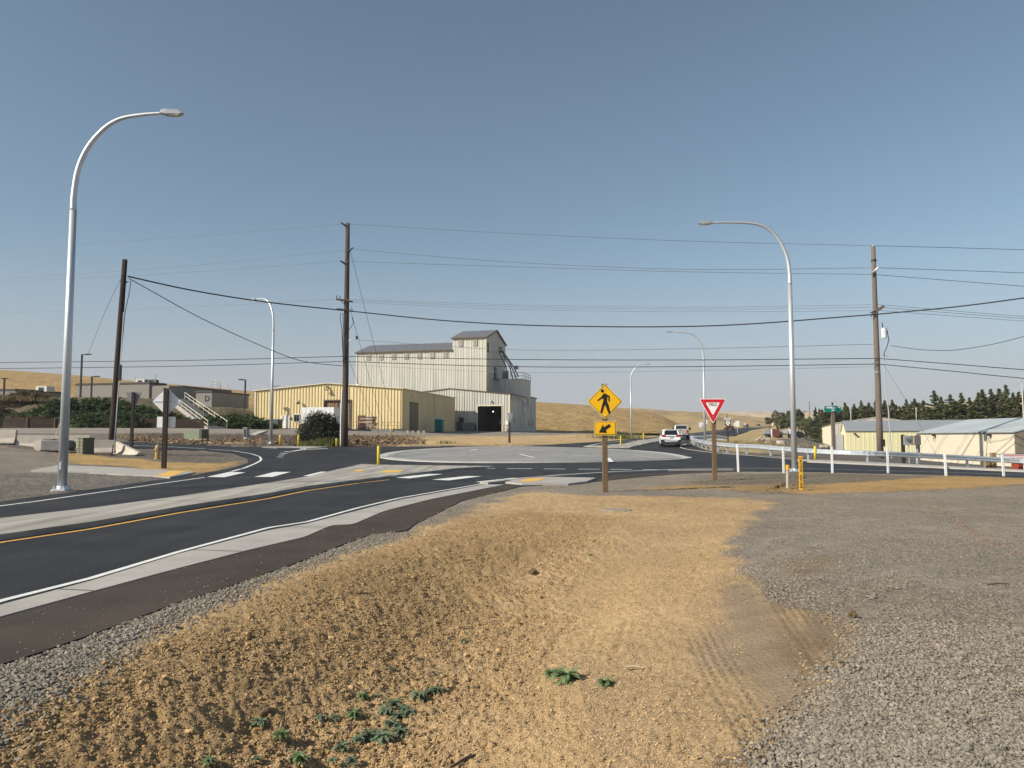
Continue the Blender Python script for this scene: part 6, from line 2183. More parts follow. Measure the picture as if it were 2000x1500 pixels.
# +y is forward (away from the camera)
car_body(sv, [(-2.2, .35), (-2.22, .62), (-2.18, .95), (-2.12, 1.08), (-1.72, 1.5), (-1.55, 1.585), (-.6, 1.62), (.35, 1.56), (1.2, 1.08), (2.05, .92), (2.2, .7), (2.2, .35), (1.85, .25), (-1.9, .25)], .895, .23, car_white)
MB().prism([(-.62, 1.07), (.62, 1.07), (.56, 1.47), (-.56, 1.47)], 0, .02, lambda x, y, z: (x, -2.155 + (z - 1.07) * 1.0 + y, z + .005)).build('rear_window', glass_dark, sv)
for s in (-1, 1):
    MB().prism([(.44 * s, .90), (.86 * s, .93), (.87 * s, 1.10), (.62 * s, 1.08), (.44 * s, 1.0)], -2.235, -2.08).build('tail_light', tail_red, sv)
    MB().prism([(.50 * s, .30), (.90 * s, .30), (.92 * s, .62), (.70 * s, .62), (.56 * s, .46)], -2.25, -1.95).build('bumper_cladding', mat('black_plastic', (.03, .03, .032), .6), sv)
    MB().box((.98 * s, .62, 1.1), (.22, .12, .16)).build('mirror', mat('black_plastic', (.03, .03, .032), .6), sv)
    MB().tube([(.62 * s, -1.35, 1.62), (.62 * s, .2, 1.64)], .025, 6).build('roof_rail', mat('black_plastic', (.03, .03, .032), .6), sv)
    MB().prism([(-1.5, 1.1), (.75, 1.1), (.1, 1.48), (-1.3, 1.48)], 0, .02, (lambda q: (lambda x, y, z: (q * (.90 - (z - 1.0) * .28) + q * y, x, z)))(s)).build('side_window', glass_dark, sv)
    for y in (-1.35, 1.3):
        wheel(sv, .78 * s, y, .34)
MB().box((0, -2.2, .33), (1.5, .12, .2)).build('rear_bumper', mat('black_plastic', (.03, .03, .032), .6), sv)
MB().box((0, -2.235, .84), (.34, .02, .16)).build('licence_plate', mat('plate_grey', (.45, .48, .50), .5), sv)
MB().box((0, -2.2, .945), (.7, .04, .06)).build('handle_trim', mat('plate_dark', (.08, .08, .09), .3), sv)
MB().box((0, -1.72, 1.585), (1.05, .16, .04)).build('spoiler', car_white, sv)

b = G(1331, 857.2)
pk = thing('pickup_truck', 'silver-beige pickup truck driving away ahead of the white car', 'pickup truck', b, R(-14))
pkm = mat('pickup_paint', (.50, .47, .43), .3, .3, .03, spec=.6)
MB().prism([(-2.9, .62), (2.9, .62), (2.9, 1.05), (2.75, 1.18), (1.55, 1.22), (.0, 1.22), (-2.9, 1.25)], -.98, .98, lambda x, y, z: (y, x, z)).build('body', pkm, pk, bevel=.04)
MB().prism([(-.55, 1.2), (1.6, 1.2), (1.0, 1.86), (.7, 1.93), (-.25, 1.93), (-.42, 1.86)], -.92, .92, lambda x, y, z: (y * (1 - .16 * max(0, z - 1.2) / .73), x, z)).build('cab', pkm, pk, bevel=.04)
MB().prism([(-.72, 1.36), (.72, 1.36), (.66, 1.78), (-.66, 1.78)], 0, .02, lambda x, y, z: (x, -.57 + (z - 1.2) * .17 + y, z)).build('rear_window', glass_dark, pk)
MB().box((0, -2.92, .98), (1.5, .05, .5)).build('tailgate', mat('pickup_gate', (.44, .39, .35), .35, .3, .03), pk)
MB().box((0, -2.97, .60), (1.9, .16, .18)).build('bumper', mat('chrome_dull', (.45, .45, .46), .3, .8), pk)
MB().box((0, -2.95, 1.12), (.18, .02, .08)).build('badge', sign_black, pk)
MB().box((0, -3.06, .62), (.32, .02, .14)).build('licence_plate', sign_white, pk)
MB().box((0, -2.5, .42), (1.2, .4, .2)).build('hitch_frame', black, pk)
for s in (-1, 1):
    MB().box((.87 * s, -2.92, .98), (.2, .06, .4)).build('tail_light', tail_red, pk)
    MB().box((1.12 * s, .9, 1.38), (.26, .12, .32)).build('mirror', mat('black_plastic', (.03, .03, .032), .6), pk)
    for y in (-1.75, 1.9):
        wheel(pk, .84 * s, y, .42, .28)

def small_car(label, px, py, Y, rz, paint, suv=0.0, front=True):
    b = P(px, py, Y)
    t = thing('car', label, 'car', b, rz, 'oncoming cars on the highway')
    h = suv
    car_body(t, [(-2.2, .3), (-2.2, .95), (-1.6, 1.0 + h * .3), (-.9, 1.42 + h), (.6, 1.42 + h), (1.3, .98 + h * .3), (2.15, .85), (2.2, .3)], .9, .2, paint)
    MB().prism([(-.62, 1.0 + h * .3), (.62, 1.0 + h * .3), (.54, 1.34 + h), (-.54, 1.34 + h)], 0, .02, lambda x, y, z: (x, -1.58 + (z - 1.0 - h * .3) * 1.5 - y, z + .03)).build('windscreen', glass_dark, t)
    for s in (-1, 1):
        MB().box((.65 * s, -2.21, .72), (.35, .04, .15)).build('headlight', sign_white if front else tail_red, t)
        for y in (-1.35, 1.35):
            wheel(t, .8 * s, y, .32)
    MB().box((0, -2.21, .5), (1.0, .04, .22)).build('grille', black, t)
    return t
small_car('dark red car on the highway behind the route marker', 1425, 841.2, 250, R(14), mat('dark_red_paint', (.10, .012, .02), .25, .2), .1)
small_car('dark green car farther along the highway', 1457.5, 835.3, 370, R(-3), mat('dark_green_paint', (.03, .05, .045), .25, .2), .2)
small_car('farthest small dark car on the highway', 1481, 833.4, 450, R(-3), mat('grey_car_paint', (.10, .10, .11), .25, .3), .1)

# yard vehicles and loads far right
def yp(px, py, Y):
    p = P(px, py, Y)
    return p
t = thing('container', 'rust-red box container in the yard below the trees', 'container', yp(1512.5, 854.5, 200), R(-8))
MB().box((0, 0, 1.15), (1.9, 3, 2.0)).build('box', mat('container_red', (.16, .06, .045), .7, 0, .2), t)
MB().box((-.95, -1.2, 1.15), (.25, .8, 2.0)).build('white_edge', sign_white, t)
for k in range(4):
    MB().box((-.5 + k * .38, -1.53, 1.15), (.08, .06, 1.9)).build('rib', mat('container_red', (.16, .06, .045), .7, 0, .2), t)
t = thing('trailer', 'small grey trailer left of the rust-red container', 'trailer', yp(1498.5, 854.5, 200), R(-8))
MB().box((0, 0, 1.35), (1.6, 2.5, .9)).build('bed', mat('trailer_grey', (.25, .28, .31), .6), t)
MB().box((0, .1, .75), (1.5, 2.3, .3)).build('chassis', dark_metal, t)
for x in (-.4, .1, .5):
    MB().tube([(x - .15, -1.1, .35), (x + .15, -1.1, .35)], .35, 10).build('wheel', black, t)
t = thing('flatbed_truck', 'flatbed truck with pale load parked in the yard', 'truck', yp(1530, 855.5, 200), R(-12))
MB().box((0, 0, 1.0), (4.6, 2.2, .25)).build('bed', dark_metal, t)
MB().box((.2, 0, 1.6), (1.7, 1.8, .85)).build('load', mat('tank_pale', (.40, .42, .42), .5), t)
MB().box((1.9, 0, 1.5), (1.2, 2.1, 1.6)).build('cab', mat('truck_white', (.6, .6, .6), .4), t, bevel=.08)
MB().box((2.52, 0, 1.8), (.04, 1.8, .6)).build('windscreen', glass_dark, t)
for x in (-1.7, -.9, 1.6):
    for y in (-1, 1):
        MB().tube([(x, y - .14, .45), (x, y + .14, .45)], .45, 12).build('wheel', black, t)
for x in (-1.9, -1.1):
    MB().box((x, -.9, 2.2), (.1, .1, 2.2)).build('stake', mat('stake_yellow', (.5, .47, .2), .6), t)
t = thing('parked_car', 'dark vehicle parked beyond the street lamp in the yard', 'car', yp(1559, 856, 195), R(-70))
car_body(t, [(-2.2, .3), (-2.2, .95), (-1.6, 1.1), (-1.0, 1.7), (.6, 1.7), (1.3, 1.05), (2.15, .95), (2.2, .3)], .9, .2, mat('dark_car_paint', (.03, .032, .036), .3, .2))
for s in (-1, 1):
    for y in (-1.35, 1.35):
        wheel(t, .8 * s, y, .36)
    MB().prism([(-1.3, 1.15), (.95, 1.15), (.4, 1.55), (-.9, 1.55)], 0, .02, (lambda q: (lambda x, y, z: (q * (.9 - (z - 1.0) * .22) + q * y, x, z)))(s)).build('side_window', glass_dark, t)
for i, (px, py, s, lb) in enumerate([(1526, 869.5, 1.0, 'larger concrete ring standing in the yard'), (1535, 870, .9, 'smaller concrete ring right of the larger one'), (1500.5, 870, .8, 'concrete block left of the rings in the yard')]):
    b = P(px, py, 118)
    if i < 2:
        r_ = .75 * s if i == 0 else .48
        mb = MB()
        n = 24
        vs_ = []
        for z, r in ((0, r_), (1.0 * s * .7 + .0, r_), (1.0 * s * .7, r_ * .82), (0, r_ * .82)):
            vs_ += [(r * math.cos(2 * math.pi * k / n), r * math.sin(2 * math.pi * k / n), z) for k in range(n)]
        fs = [(q * n + k, q * n + (k + 1) % n, ((q + 1) % 4) * n + (k + 1) % n, ((q + 1) % 4) * n + k) for q in range(4) for k in range(n)]
        mb.add(vs_, fs)
        o = mb.build('concrete_ring', concrete_bar, loc=b, bevel=.03)
        tag(o, lb, 'concrete ring', 'precast rings in the yard')
    else:
        o = MB().box((0, 0, .3), (.62, .6, .6)).build('concrete_block', concrete, loc=b, bevel=.03)
        tag(o, lb, 'concrete block')
rk = random.Random(11)
def rock(loc, s, label, m=None, seed=0, group=None):
    bm = bmesh.new()
    bmesh.ops.create_icosphere(bm, subdivisions=2, radius=s)
    for v in bm.verts:
        n_ = v.co.normalized()
        v.co *= 1 + .25 * math.sin(n_.x * 3 + seed) * math.cos(n_.y * 4 + seed * 2) + .12 * math.sin(n_.z * 9 + seed * 5)
        v.co.z *= .7
    me = bpy.data.meshes.new('rock')
    bm.to_mesh(me)
    bm.free()
    me.materials.append(m or mat('pale_rock', (.38, .33, .27), .9, 0, .2, 2, bump=.3))
    o = bpy.data.objects.new('rock', me)
    C.objects.link(o)
    o.location = loc
    return tag(o, label, 'rock', group)
for i, (px, py, s) in enumerate([(1481, 858.5, .42), (1485, 856, .38), (1489, 858.5, .45), (1478, 859.5, .3), (1492, 859.5, .3)]):
    rock(P(px, py, 150), s, ['left pale boulder of the pile beside the dry slope', 'top pale boulder of the pile', 'right pale boulder of the pile beside the block', 'small boulder at the left foot of the pile', 'small boulder at the right foot of the pile'][i], seed=i, group='boulders in the yard')
o = MB().box((0, 0, .28), (.95, .6, .5)).build('concrete_block', concrete_bar, loc=P(1497, 860, 150), bevel=.04)
tag(o, 'cream block right of the boulder pile', 'concrete block')
for i, (px, py, s) in enumerate([(1605, 873, .35), (1613, 872, .4), (1621, 874, .3)]):
    rock(P(px, py, 95), s, ['left rock of three at the foot of the pinkish shed', 'middle rock of three at the foot of the pinkish shed', 'right rock of three at the foot of the pinkish shed'][i], seed=i + 9, group='rocks by the pinkish shed')

# ------------------------------------------------------------------ vegetation
def leaf_mesh(name, pts, nrm, size, m, rng, aspect=.55, two=True, jitter=.5):
    """diamond leaves or leaf sprays; pts (n,3), nrm (n,3) preferred facing"""
    n = len(pts)
    d = nrm + rng.normal(0, jitter, (n, 3))
    d /= np.linalg.norm(d, axis=1)[:, None] + 1e-9
    a = rng.normal(0, 1, (n, 3))
    a -= d * (a * d).sum(1)[:, None]
    a /= np.linalg.norm(a, axis=1)[:, None] + 1e-9
    b = np.cross(d, a)
    s = size * rng.uniform(.6, 1.4, (n, 1)) if np.isscalar(size) else size[:, None]
    v = np.stack([pts + a * s, pts + b * s * aspect, pts - a * s, pts - b * s * aspect], 1).reshape(-1, 3)
    idx = np.arange(n * 4).reshape(n, 4)
    me = bpy.data.meshes.new(name)
    me.vertices.add(len(v))
    me.vertices.foreach_set('co', v.astype(np.float32).ravel())
    me.loops.add(idx.size)
    me.loops.foreach_set('vertex_index', idx.ravel().astype(np.int32))
    me.polygons.add(n)
    me.polygons.foreach_set('loop_start', (np.arange(n) * 4).astype(np.int32))
    me.update(calc_edges=True)
    me.materials.append(m)
    return me

conif = leafmat('conifer_needles', (.09, .105, .042), (.15, .16, .07), .12, .5)
conif_b = leafmat('blue_spruce_needles', (.028, .042, .035), (.05, .065, .052), .1, .5)
decid = leafmat('deciduous_leaves', (.07, .085, .03), (.12, .13, .055), .3, .4)
willow = leafmat('willow_leaves', (.14, .12, .075), (.19, .16, .11), .2, .4)
jun = leafmat('juniper_sprays', (.035, .06, .022), (.085, .125, .045), .15, .7)
bark = mat('bark', (.10, .075, .055), .9, 0, .3, 4)

def conifer_mesh(seed, hgt=10.0, rad=2.3, n=5200, open_=.0):
    rng = np.random.default_rng(seed)
    nb = 85
    pts, nr = [], []
    for k in range(nb):
        f = (k + rng.random()) / nb
        z = hgt * (.04 + .96 * f ** .85)
        Lb = rad * 1.05 * (1 - f) ** .88 * rng.uniform(.5, 1.25) * (.45 if f > .9 else 1) + .04
        a = rng.random() * 2 * math.pi
        m_ = max(6, int(n / nb * (.4 + 1.2 * (1 - f))))
        t = rng.random(m_) ** .7
        x = np.cos(a) * Lb * t + rng.normal(0, .10, m_) * (1 - .7 * f)
        y = np.sin(a) * Lb * t + rng.normal(0, .10, m_) * (1 - .7 * f)
        zz_ = z + (.42 * t ** 1.6 - .22 * t) * Lb + rng.normal(0, .07, m_) 
        pts.append(np.stack([x, y, zz_], 1))
        nr.append(np.tile([np.cos(a) * .4, np.sin(a) * .4, 1], (m_, 1)))
    return leaf_mesh('crown', np.concatenate(pts), np.concatenate(nr), .19, conif, rng, .42, jitter=.6)
def ell_mesh(name, lobes, n, size, m, seed, aspect=.6, flat=0.0, hollow=.45):
    rng = np.random.default_rng(seed)
    lobes = np.array(lobes, float)
    vol = lobes[:, 3] * lobes[:, 4] * lobes[:, 5]
    pk_ = rng.choice(len(lobes), n, p=vol ** .66 / (vol ** .66).sum())
    d = rng.normal(0, 1, (n, 3))
    d /= np.linalg.norm(d, axis=1)[:, None]
    r = hollow + (1 - hollow) * rng.random(n) ** .5
    r *= 1 + .28 * np.sin(d[:, 0] * 7 + pk_) * np.cos(d[:, 1] * 6 + d[:, 2] * 5) + .12 * np.sin(d[:, 2] * 15 + pk_ * 2) * np.sin(d[:, 0] * 13)
    L = lobes[pk_]
    pts = L[:, :3] + d * L[:, 3:6] * r[:, None]
    nrm = d * (1 - flat) + np.array([0, 0, 1]) * flat * 2
    return leaf_mesh(name, pts, nrm, size, m, rng, aspect)
def lobes_crown(seed, rx, rz, nl, h0):
    rng = np.random.default_rng(seed)
    L = [[0, 0, h0, rx * .6, rx * .6, rz * .62]]
    for _ in range(nl):
        a = rng.random() * 6.28
        q = rng.uniform(.35, .75)
        e = rng.uniform(-.7, .85)
        L.append([rx * q * math.cos(a), rx * q * math.sin(a), h0 + rz * e * .75, rx * rng.uniform(.22, .42), rx * rng.uniform(.22, .42), rz * rng.uniform(.2, .38)])
    return L
def tree(label, loc, crown_me, hgt, crown_h0=0.0, scale=(1, 1, 1), rz=0, group=None, name='tree', trunk_r=.16, cat='tree', trunk_top=.8, crown_name='crown'):
    t = thing(name, label, cat, loc, rz, group)
    c = bpy.data.objects.new(crown_name, crown_me)
    C.objects.link(c)
    c.parent = t
    c.scale = scale
    MB().tube([(0, 0, -.4), (0, 0, hgt * .3), (.05, 0, hgt * trunk_top)], [trunk_r * 1.2, trunk_r, trunk_r * .3], 8).build('trunk', bark, t)
    return t
CM = [conifer_mesh(s, 10, r) for s, r in ((1, 2.3), (2, 2.8), (3, 2.0), (4, 2.6))]
rg = random.Random(4)
ctops = [(1612, 797), (1632, 796), (1650, 790), (1668, 793), (1682, 786), (1697, 790), (1711, 783), (1728, 786), (1742, 785), (1757, 797), (1770, 784), (1786, 783), (1803, 786), (1824, 768), (1838, 779), (1856, 775), (1877, 772), (1893, 781), (1911, 771), (1918, 766), (1935, 765), (1951, 764), (1964, 757), (1978, 772), (1990, 770), (2003, 766), (2020, 760), (2045, 766), (2075, 758), (2105, 762), (2140, 755)]
ordn = ['first', 'second', 'third', 'fourth', 'fifth', 'sixth', 'seventh', 'eighth', 'ninth', 'tenth', 'eleventh', 'twelfth', 'thirteenth', 'fourteenth', 'fifteenth', 'sixteenth', 'seventeenth', 'eighteenth', 'nineteenth', 'twentieth', 'twenty-first', 'twenty-second', 'twenty-third', 'twenty-fourth', 'twenty-fifth', 'twenty-sixth', 'twenty-seventh', 'twenty-eighth', 'twenty-ninth', 'thirtieth', 'thirty-first']
for i, (px, py) in enumerate(ctops):
    Y = 165 - (px - 1600) * .075 + rg.uniform(-3, 3)
    top = P(px, py, Y)
    g = .4
    h = top.z - g
    q = h / 10
    qq = q * rg.uniform(.95, 1.25)
    tree('dark conifer in the row behind the sheds, %s from the left' % ordn[i], (top.x, top.y, g), CM[i % 4], h, scale=(qq * 1.35, qq * 1.35, q * 1.04), rz=rg.random() * 6, group='conifer windbreak behind the sheds', name='conifer', trunk_r=.14)
# lower infill conifers between them
inf = [1605, 1617, 1629, 1641, 1655, 1668, 1689, 1702, 1718, 1735, 1750, 1764, 1778, 1795, 1812, 1832, 1847, 1866, 1885, 1902, 1920, 1935, 1953, 1971, 1987, 2005, 2030]
for i, px in enumerate(inf):
    Y = 156 - (px - 1600) * .075 + rg.uniform(-2, 2)
    py = np.interp(px, [1600, 1700, 1800, 1900, 2000], [803, 796, 793, 786, 781]) + rg.uniform(-5, 4)
    top = P(px, py, Y)
    h = top.z - .2
    q = h / 10
    tree('shorter olive conifer filling the windbreak, %s from the left' % ordn[i], (top.x, top.y, .2), CM[(i + 2) % 4], h, scale=(q * 2.0, q * 2.0, q), rz=rg.random() * 6, group='lower conifers of the windbreak', name='conifer', trunk_r=.12)
# mixed trees at the end of the highway
def crown(px, py, pw, ph, Y, seed, m, n=5200, size=.42, nl=16):
    """crown centre and half sizes in picture units"""
    c_ = P(px, py, Y)
    rx = pw / 1500 * Y
    rz = ph / 1500 * Y
    return c_, rx, rz
for i, (px, py, pw, ph, Y, m_, lb) in enumerate([(1503, 822, 9, 7, 260, decid, 'small round tree at the left end of the grove beside the highway'), (1521, 818, 15, 17, 245, willow, 'greyish bare-looking willow beside the highway'), (1527, 828, 14, 12, 225, decid, 'bushy green tree in front of the willow'),
                                                 (1543, 818, 12, 19, 240, decid, 'green tree left of the lamp'), (1559, 818, 14, 20, 232, decid, 'broad green tree behind the lamp'), (1573, 828, 13, 16, 222, decid, 'green tree right of the lamp'),
                                                 (1584, 838, 12, 16, 200, willow, 'drooping grey-green tree next to the dark spruce')]):
    c_, rx, rz = crown(px, py, pw, ph, Y, i, m_)
    g = 1.6
    L = lobes_crown(20 + i, rx, rz, 20, c_.z - g)
    me = ell_mesh('crown', L, 5200, .30, m_ if i != 6 else decid, 40 + i)
    tree(lb, (c_.x, c_.y, g), me, c_.z - g, trunk_r=.22, trunk_top=1.0)
for i, (px, py, Y, lb) in enumerate([(1593, 796, 190, 'tall dark spruce at the right end of the grove'), (1600, 799, 186, 'second dark spruce beside the tall one'), (1608, 812, 176, 'dark spruce at the corner of the pinkish shed')]):
    top = P(px, py, Y)
    h = top.z - .9
    q = h / 10
    me = CM[i].copy()
    me.materials[0] = conif_b
    tree(lb, (top.x, top.y, .9), me, h, scale=(q * 1.1, q * 1.1, q), name='spruce')
for i, (px, py, s) in enumerate([(1785, 783, 7), (1795, 786, 5), (1803, 784, 5)]):
    p = P(px, py + s, 620)
    L = lobes_crown(70 + i, s / 1500 * 620 * 1.1, s / 1500 * 620, 8, 0)
    o = bpy.data.objects.new('tree', ell_mesh('tree', L, 900, .8, decid, 90 + i))
    C.objects.link(o)
    o.location = p
    tag(o, ['left', 'middle', 'right'][i] + ' of three distant round trees on the pale hill', 'tree', 'distant trees on the hill')
# poles beyond the grove
for px, pt_, pb, Y, lb, arm in ((1582, 784, 835, 250, 'plain grey pole rising from the grove', 0), (1572, 802, 830, 260, 'small crossarm pole behind the grove', 1), (1496, 817, 834, 300, 'dark short pole on the far slope', 0), (1790, 795, 822, 130, 'slender pale pole behind the pale yellow shed', 0), (1662, 801, 822, 130, 'thin lamp pole behind the shed roof', 0)):
    b = P(px, pb, Y)
    t = thing('pole', lb, 'pole', b, 0)
    h = P(px, pt_, Y).z - b.z
    MB().tube([(0, 0, -3), (0, 0, h)], .13 if Y > 200 else .06, 6).build('shaft', wood_grey if Y > 200 else hv, t)
    MB().box((0, 0, h - .3), (2.0 if arm else .25, .15, .15)).build('crossarm' if arm else 'cap', wood_pole if arm else hv, t)

# junipers on the bank
def juniper_mesh(seed, rx, ry, rz, n=6500, m=jun):
    rng = np.random.default_rng(seed)
    nb = 110
    pts, nr = [], []
    for k in range(nb):
        a = rng.random() * 2 * math.pi
        q = rng.random() ** .6
        cx, cy = rx * q * math.cos(a), ry * q * math.sin(a)
        cz_ = rz * (1 - q ** 2) ** .6 * rng.uniform(.55, 1.1) + .1
        k2 = n // nb
        L = rng.uniform(.5, 1.3)
        t = rng.random(k2)
        da = a + rng.normal(0, .6)
        x = cx + np.cos(da) * L * t + rng.normal(0, .16, k2)
        y = cy + np.sin(da) * L * t + rng.normal(0, .16, k2)
        z = cz_ + .28 * t * L + rng.normal(0, .07, k2) - np.abs(rng.normal(0, .16, k2))
        pts.append(np.stack([x, y, z], 1))
        nr.append(np.tile([0, 0, 1.2], (k2, 1)))
    # dark inner foliage down to the soil
    k2 = n // 3
    a = rng.random(k2) * 2 * math.pi
    q = rng.random(k2) ** .5 * .95
    z = rng.random(k2) * rz * (1 - q ** 2) ** .5 * .8
    pts.append(np.stack([rx * q * np.cos(a), ry * q * np.sin(a), z], 1))
    nr.append(np.stack([np.cos(a), np.sin(a), a * 0 + .4], 1))
    return leaf_mesh('foliage', np.concatenate(pts), np.concatenate(nr), .17, m, rng, .5, jitter=.55)
JM = [juniper_mesh(s, 4.2, 3.4, 1.7) for s in (11, 12, 13)]
jw = leafmat('dry_brush', (.13, .10, .055), (.20, .16, .09), .2, .6)
BM_ = [juniper_mesh(21, 3.2, 2.6, 1.6, 3000, jw)]
JP_ = [(150, 792, 106, 1.15, 'at the upper left of the bank, behind the tall lamp'), (108, 798, 104, .9, 'left of the tall lamp'), (165, 815, 100, 1.0, 'low on the bank just right of the tall lamp'), (205, 795, 107, 1.1, 'under the long school block left of the leaning pole'),
       (120, 817, 99.5, .8, 'above the retaining wall left of the tall lamp'), (62, 795, 105, .6, 'small one near block 5'), (232, 818, 100, 1.0, 'at the foot of the bank beside the leaning pole'), (262, 800, 105, 1.05, 'behind the triangular sign back'),
       (290, 820, 100, 1.0, 'low on the bank between the two sign backs'), (300, 800, 106, .85, 'upper one left of the stairs'), (345, 822, 100, .8, 'at the foot of the stairs, left side'), (432, 815, 103, .95, 'right of the stairs below block D'),
       (462, 805, 108, 1.0, 'below the dark side of block D'), (455, 824, 99.5, .9, 'at the foot of the bank left of the yellow warehouse'), (488, 818, 102, .85, 'rightmost on the bank against the yellow warehouse'), (185, 830, 97.6, .8, 'hanging over the retaining wall behind the louvred cabinet'), (258, 833, 97.8, .8, 'hanging over the retaining wall behind the triangular sign')]
for i, (px, py, Y, s, lb) in enumerate(JP_):
    p = P(px, py, Y)
    p.z = H1(p.x, p.y) - .1
    t = thing('juniper', 'spreading dark green juniper ' + lb, 'shrub', p, rg.random() * 6, 'junipers on the bank')
    c = bpy.data.objects.new('foliage', JM[i % 3])
    C.objects.link(c)
    c.parent = t
    c.scale = (s, s, s * rg.uniform(.85, 1.15))
    for k in range(3):
        a = rg.random() * 6
        MB().tube([(0, 0, -.1), (.8 * math.cos(a), .8 * math.sin(a), .5), (2.2 * s * math.cos(a), 2.2 * s * math.sin(a), .9)], [.09, .06, .03], 5).build('stem', bark, t)
for i, (px, py, Y, s, lb) in enumerate([(80, 815, 101, 1.0, 'left of the junipers above the retaining wall'), (50, 808, 103, .8, 'at the left, below block 5'), (20, 786, 112, .9, 'along the foot of block 5'), (60, 783, 114, 1.0, 'on the bank top right of block 5'), (240, 806, 103.5, .45, 'between junipers by the leaning pole'), (385, 792, 112, .6, 'at the top of the stairs'), (310, 812, 101, .4, 'under the diamond sign back'), (-40, 800, 106, 1.2, 'beyond the left edge of the bank')]):
    p = P(px, py, Y)
    p.z = H1(p.x, p.y) - .1
    t = thing('dry_shrub', 'dry brownish brush ' + lb, 'shrub', p, rg.random() * 6, 'dry brush on the bank')
    c = bpy.data.objects.new('foliage', BM_[0])
    C.objects.link(c)
    c.parent = t
    c.scale = (s, s, s * .8)
# dark bush by the centre pole 
p = gpt(622, 874, 70)
bush_m = leafmat('dark_bush_leaves', (.020, .028, .014), (.045, .055, .03), .15, .9)
Lb = [[0, 0, 1.35, 1.3, 1.3, 1.15], [-.9, 0, 1.0, .85, .8, .85], [.95, .1, 1.1, .85, .8, .9], [.2, -.3, 2.0, .85, .8, .75], [-.45, 0, 1.95, .7, .7, .65], [.85, 0, 1.85, .55, .55, .6], [-1.1, .2, .5, .6, .6, .5], [1.2, 0, .5, .6, .6, .5], [0, -.7, .7, 1.1, .6, .6]]
t = thing('bush', 'large dark rounded bush left of the tall centre pole', 'bush', p, 0)
o = bpy.data.objects.new('foliage', ell_mesh('foliage', Lb, 9000, .075, bush_m, 5, .5, hollow=.3))
C.objects.link(o)
o.parent = t
o.scale = (1.22, 1.1, 1.12)
for k in range(5):
    MB().tube([(0, 0, 0), (.5 * math.cos(k * 1.3), .4 * math.sin(k * 1.3), 1.2), (1.0 * math.cos(k * 1.3), .9 * math.sin(k * 1.3), 2.2)], [.06, .04, .02], 5).build('stem', bark, t)
# upright grassy weeds beside the bush
def grass_tuft(loc, n, h, spread, label, m, name='tall_weeds', seed=0):
    r_ = random.Random(seed)
    mb = MB()
    for k in range(n):
        x, y = r_.gauss(0, spread), r_.gauss(0, spread * .6)
        a = r_.random() * 6.28
        hh_ = h * r_.uniform(.5, 1.15)
        bx, by = math.cos(a) * hh_ * .3, math.sin(a) * hh_ * .3
        w2_ = r_.uniform(.008, .02) * (1 + h)
        px_, py_ = -math.sin(a) * w2_, math.cos(a) * w2_
        mb.add([(x - px_, y - py_, -.02), (x + px_, y + py_, -.02), (x + bx * .4 + px_ * .8, y + by * .4 + py_ * .8, hh_ * .6), (x + bx * .4 - px_ * .8, y + by * .4 - py_ * .8, hh_ * .6), (x + bx, y + by, hh_)], [(0, 1, 2, 3), (3, 2, 4)])
    o = mb.build(name, m, loc=loc, fix=False)
    tag(o, label, 'weeds', kind='stuff')
    return o
gy = leafmat('yellow_green_weeds', (.12, .14, .04), (.20, .20, .07), .3, 2)
gd = leafmat('dry_weeds', (.28, .21, .10), (.36, .28, .14), .3, 2)
grass_tuft(gpt(645, 874, 68.5), 500, .75, .7, 'yellow-green weeds between the dark bush and the pole', gy, seed=1)
grass_tuft(gpt(610, 876, 66.5), 250, .5, .7, 'low green weeds in front of the dark bush', gy, seed=2)
grass_tuft(gpt(870, 873, 76), 90, .35, .5, 'small weed patch at the far edge of the road', gy, seed=3)
grass_tuft(gpt(1205, 858, 100), 400, .9, 1.6, 'green weeds by the far road edge near the farthest lamp', gy, seed=4)
for i, (px, py, Y, n, h, s, lb) in enumerate([(40, 790, 113, 900, .9, 4.0, 'dry grass on the bank top by block 5'), (1440, 868, 80, 500, .45, 2.5, 'dry grass behind the guardrail near the route marker'), (1475, 872, 76, 500, .4, 3.0, 'dry grass behind the guardrail left of the lamp'),
                                              (1410, 862, 90, 300, .5, 2.0, 'dry grass between the two guardrail runs'), (240, 852, 66, 200, .3, 1.2, 'dry weeds on the dark soil behind the barrier')]):
    grass_tuft(gpt(px, py, Y), n, h, s, lb, gd, 'dry_grass', seed=10 + i)

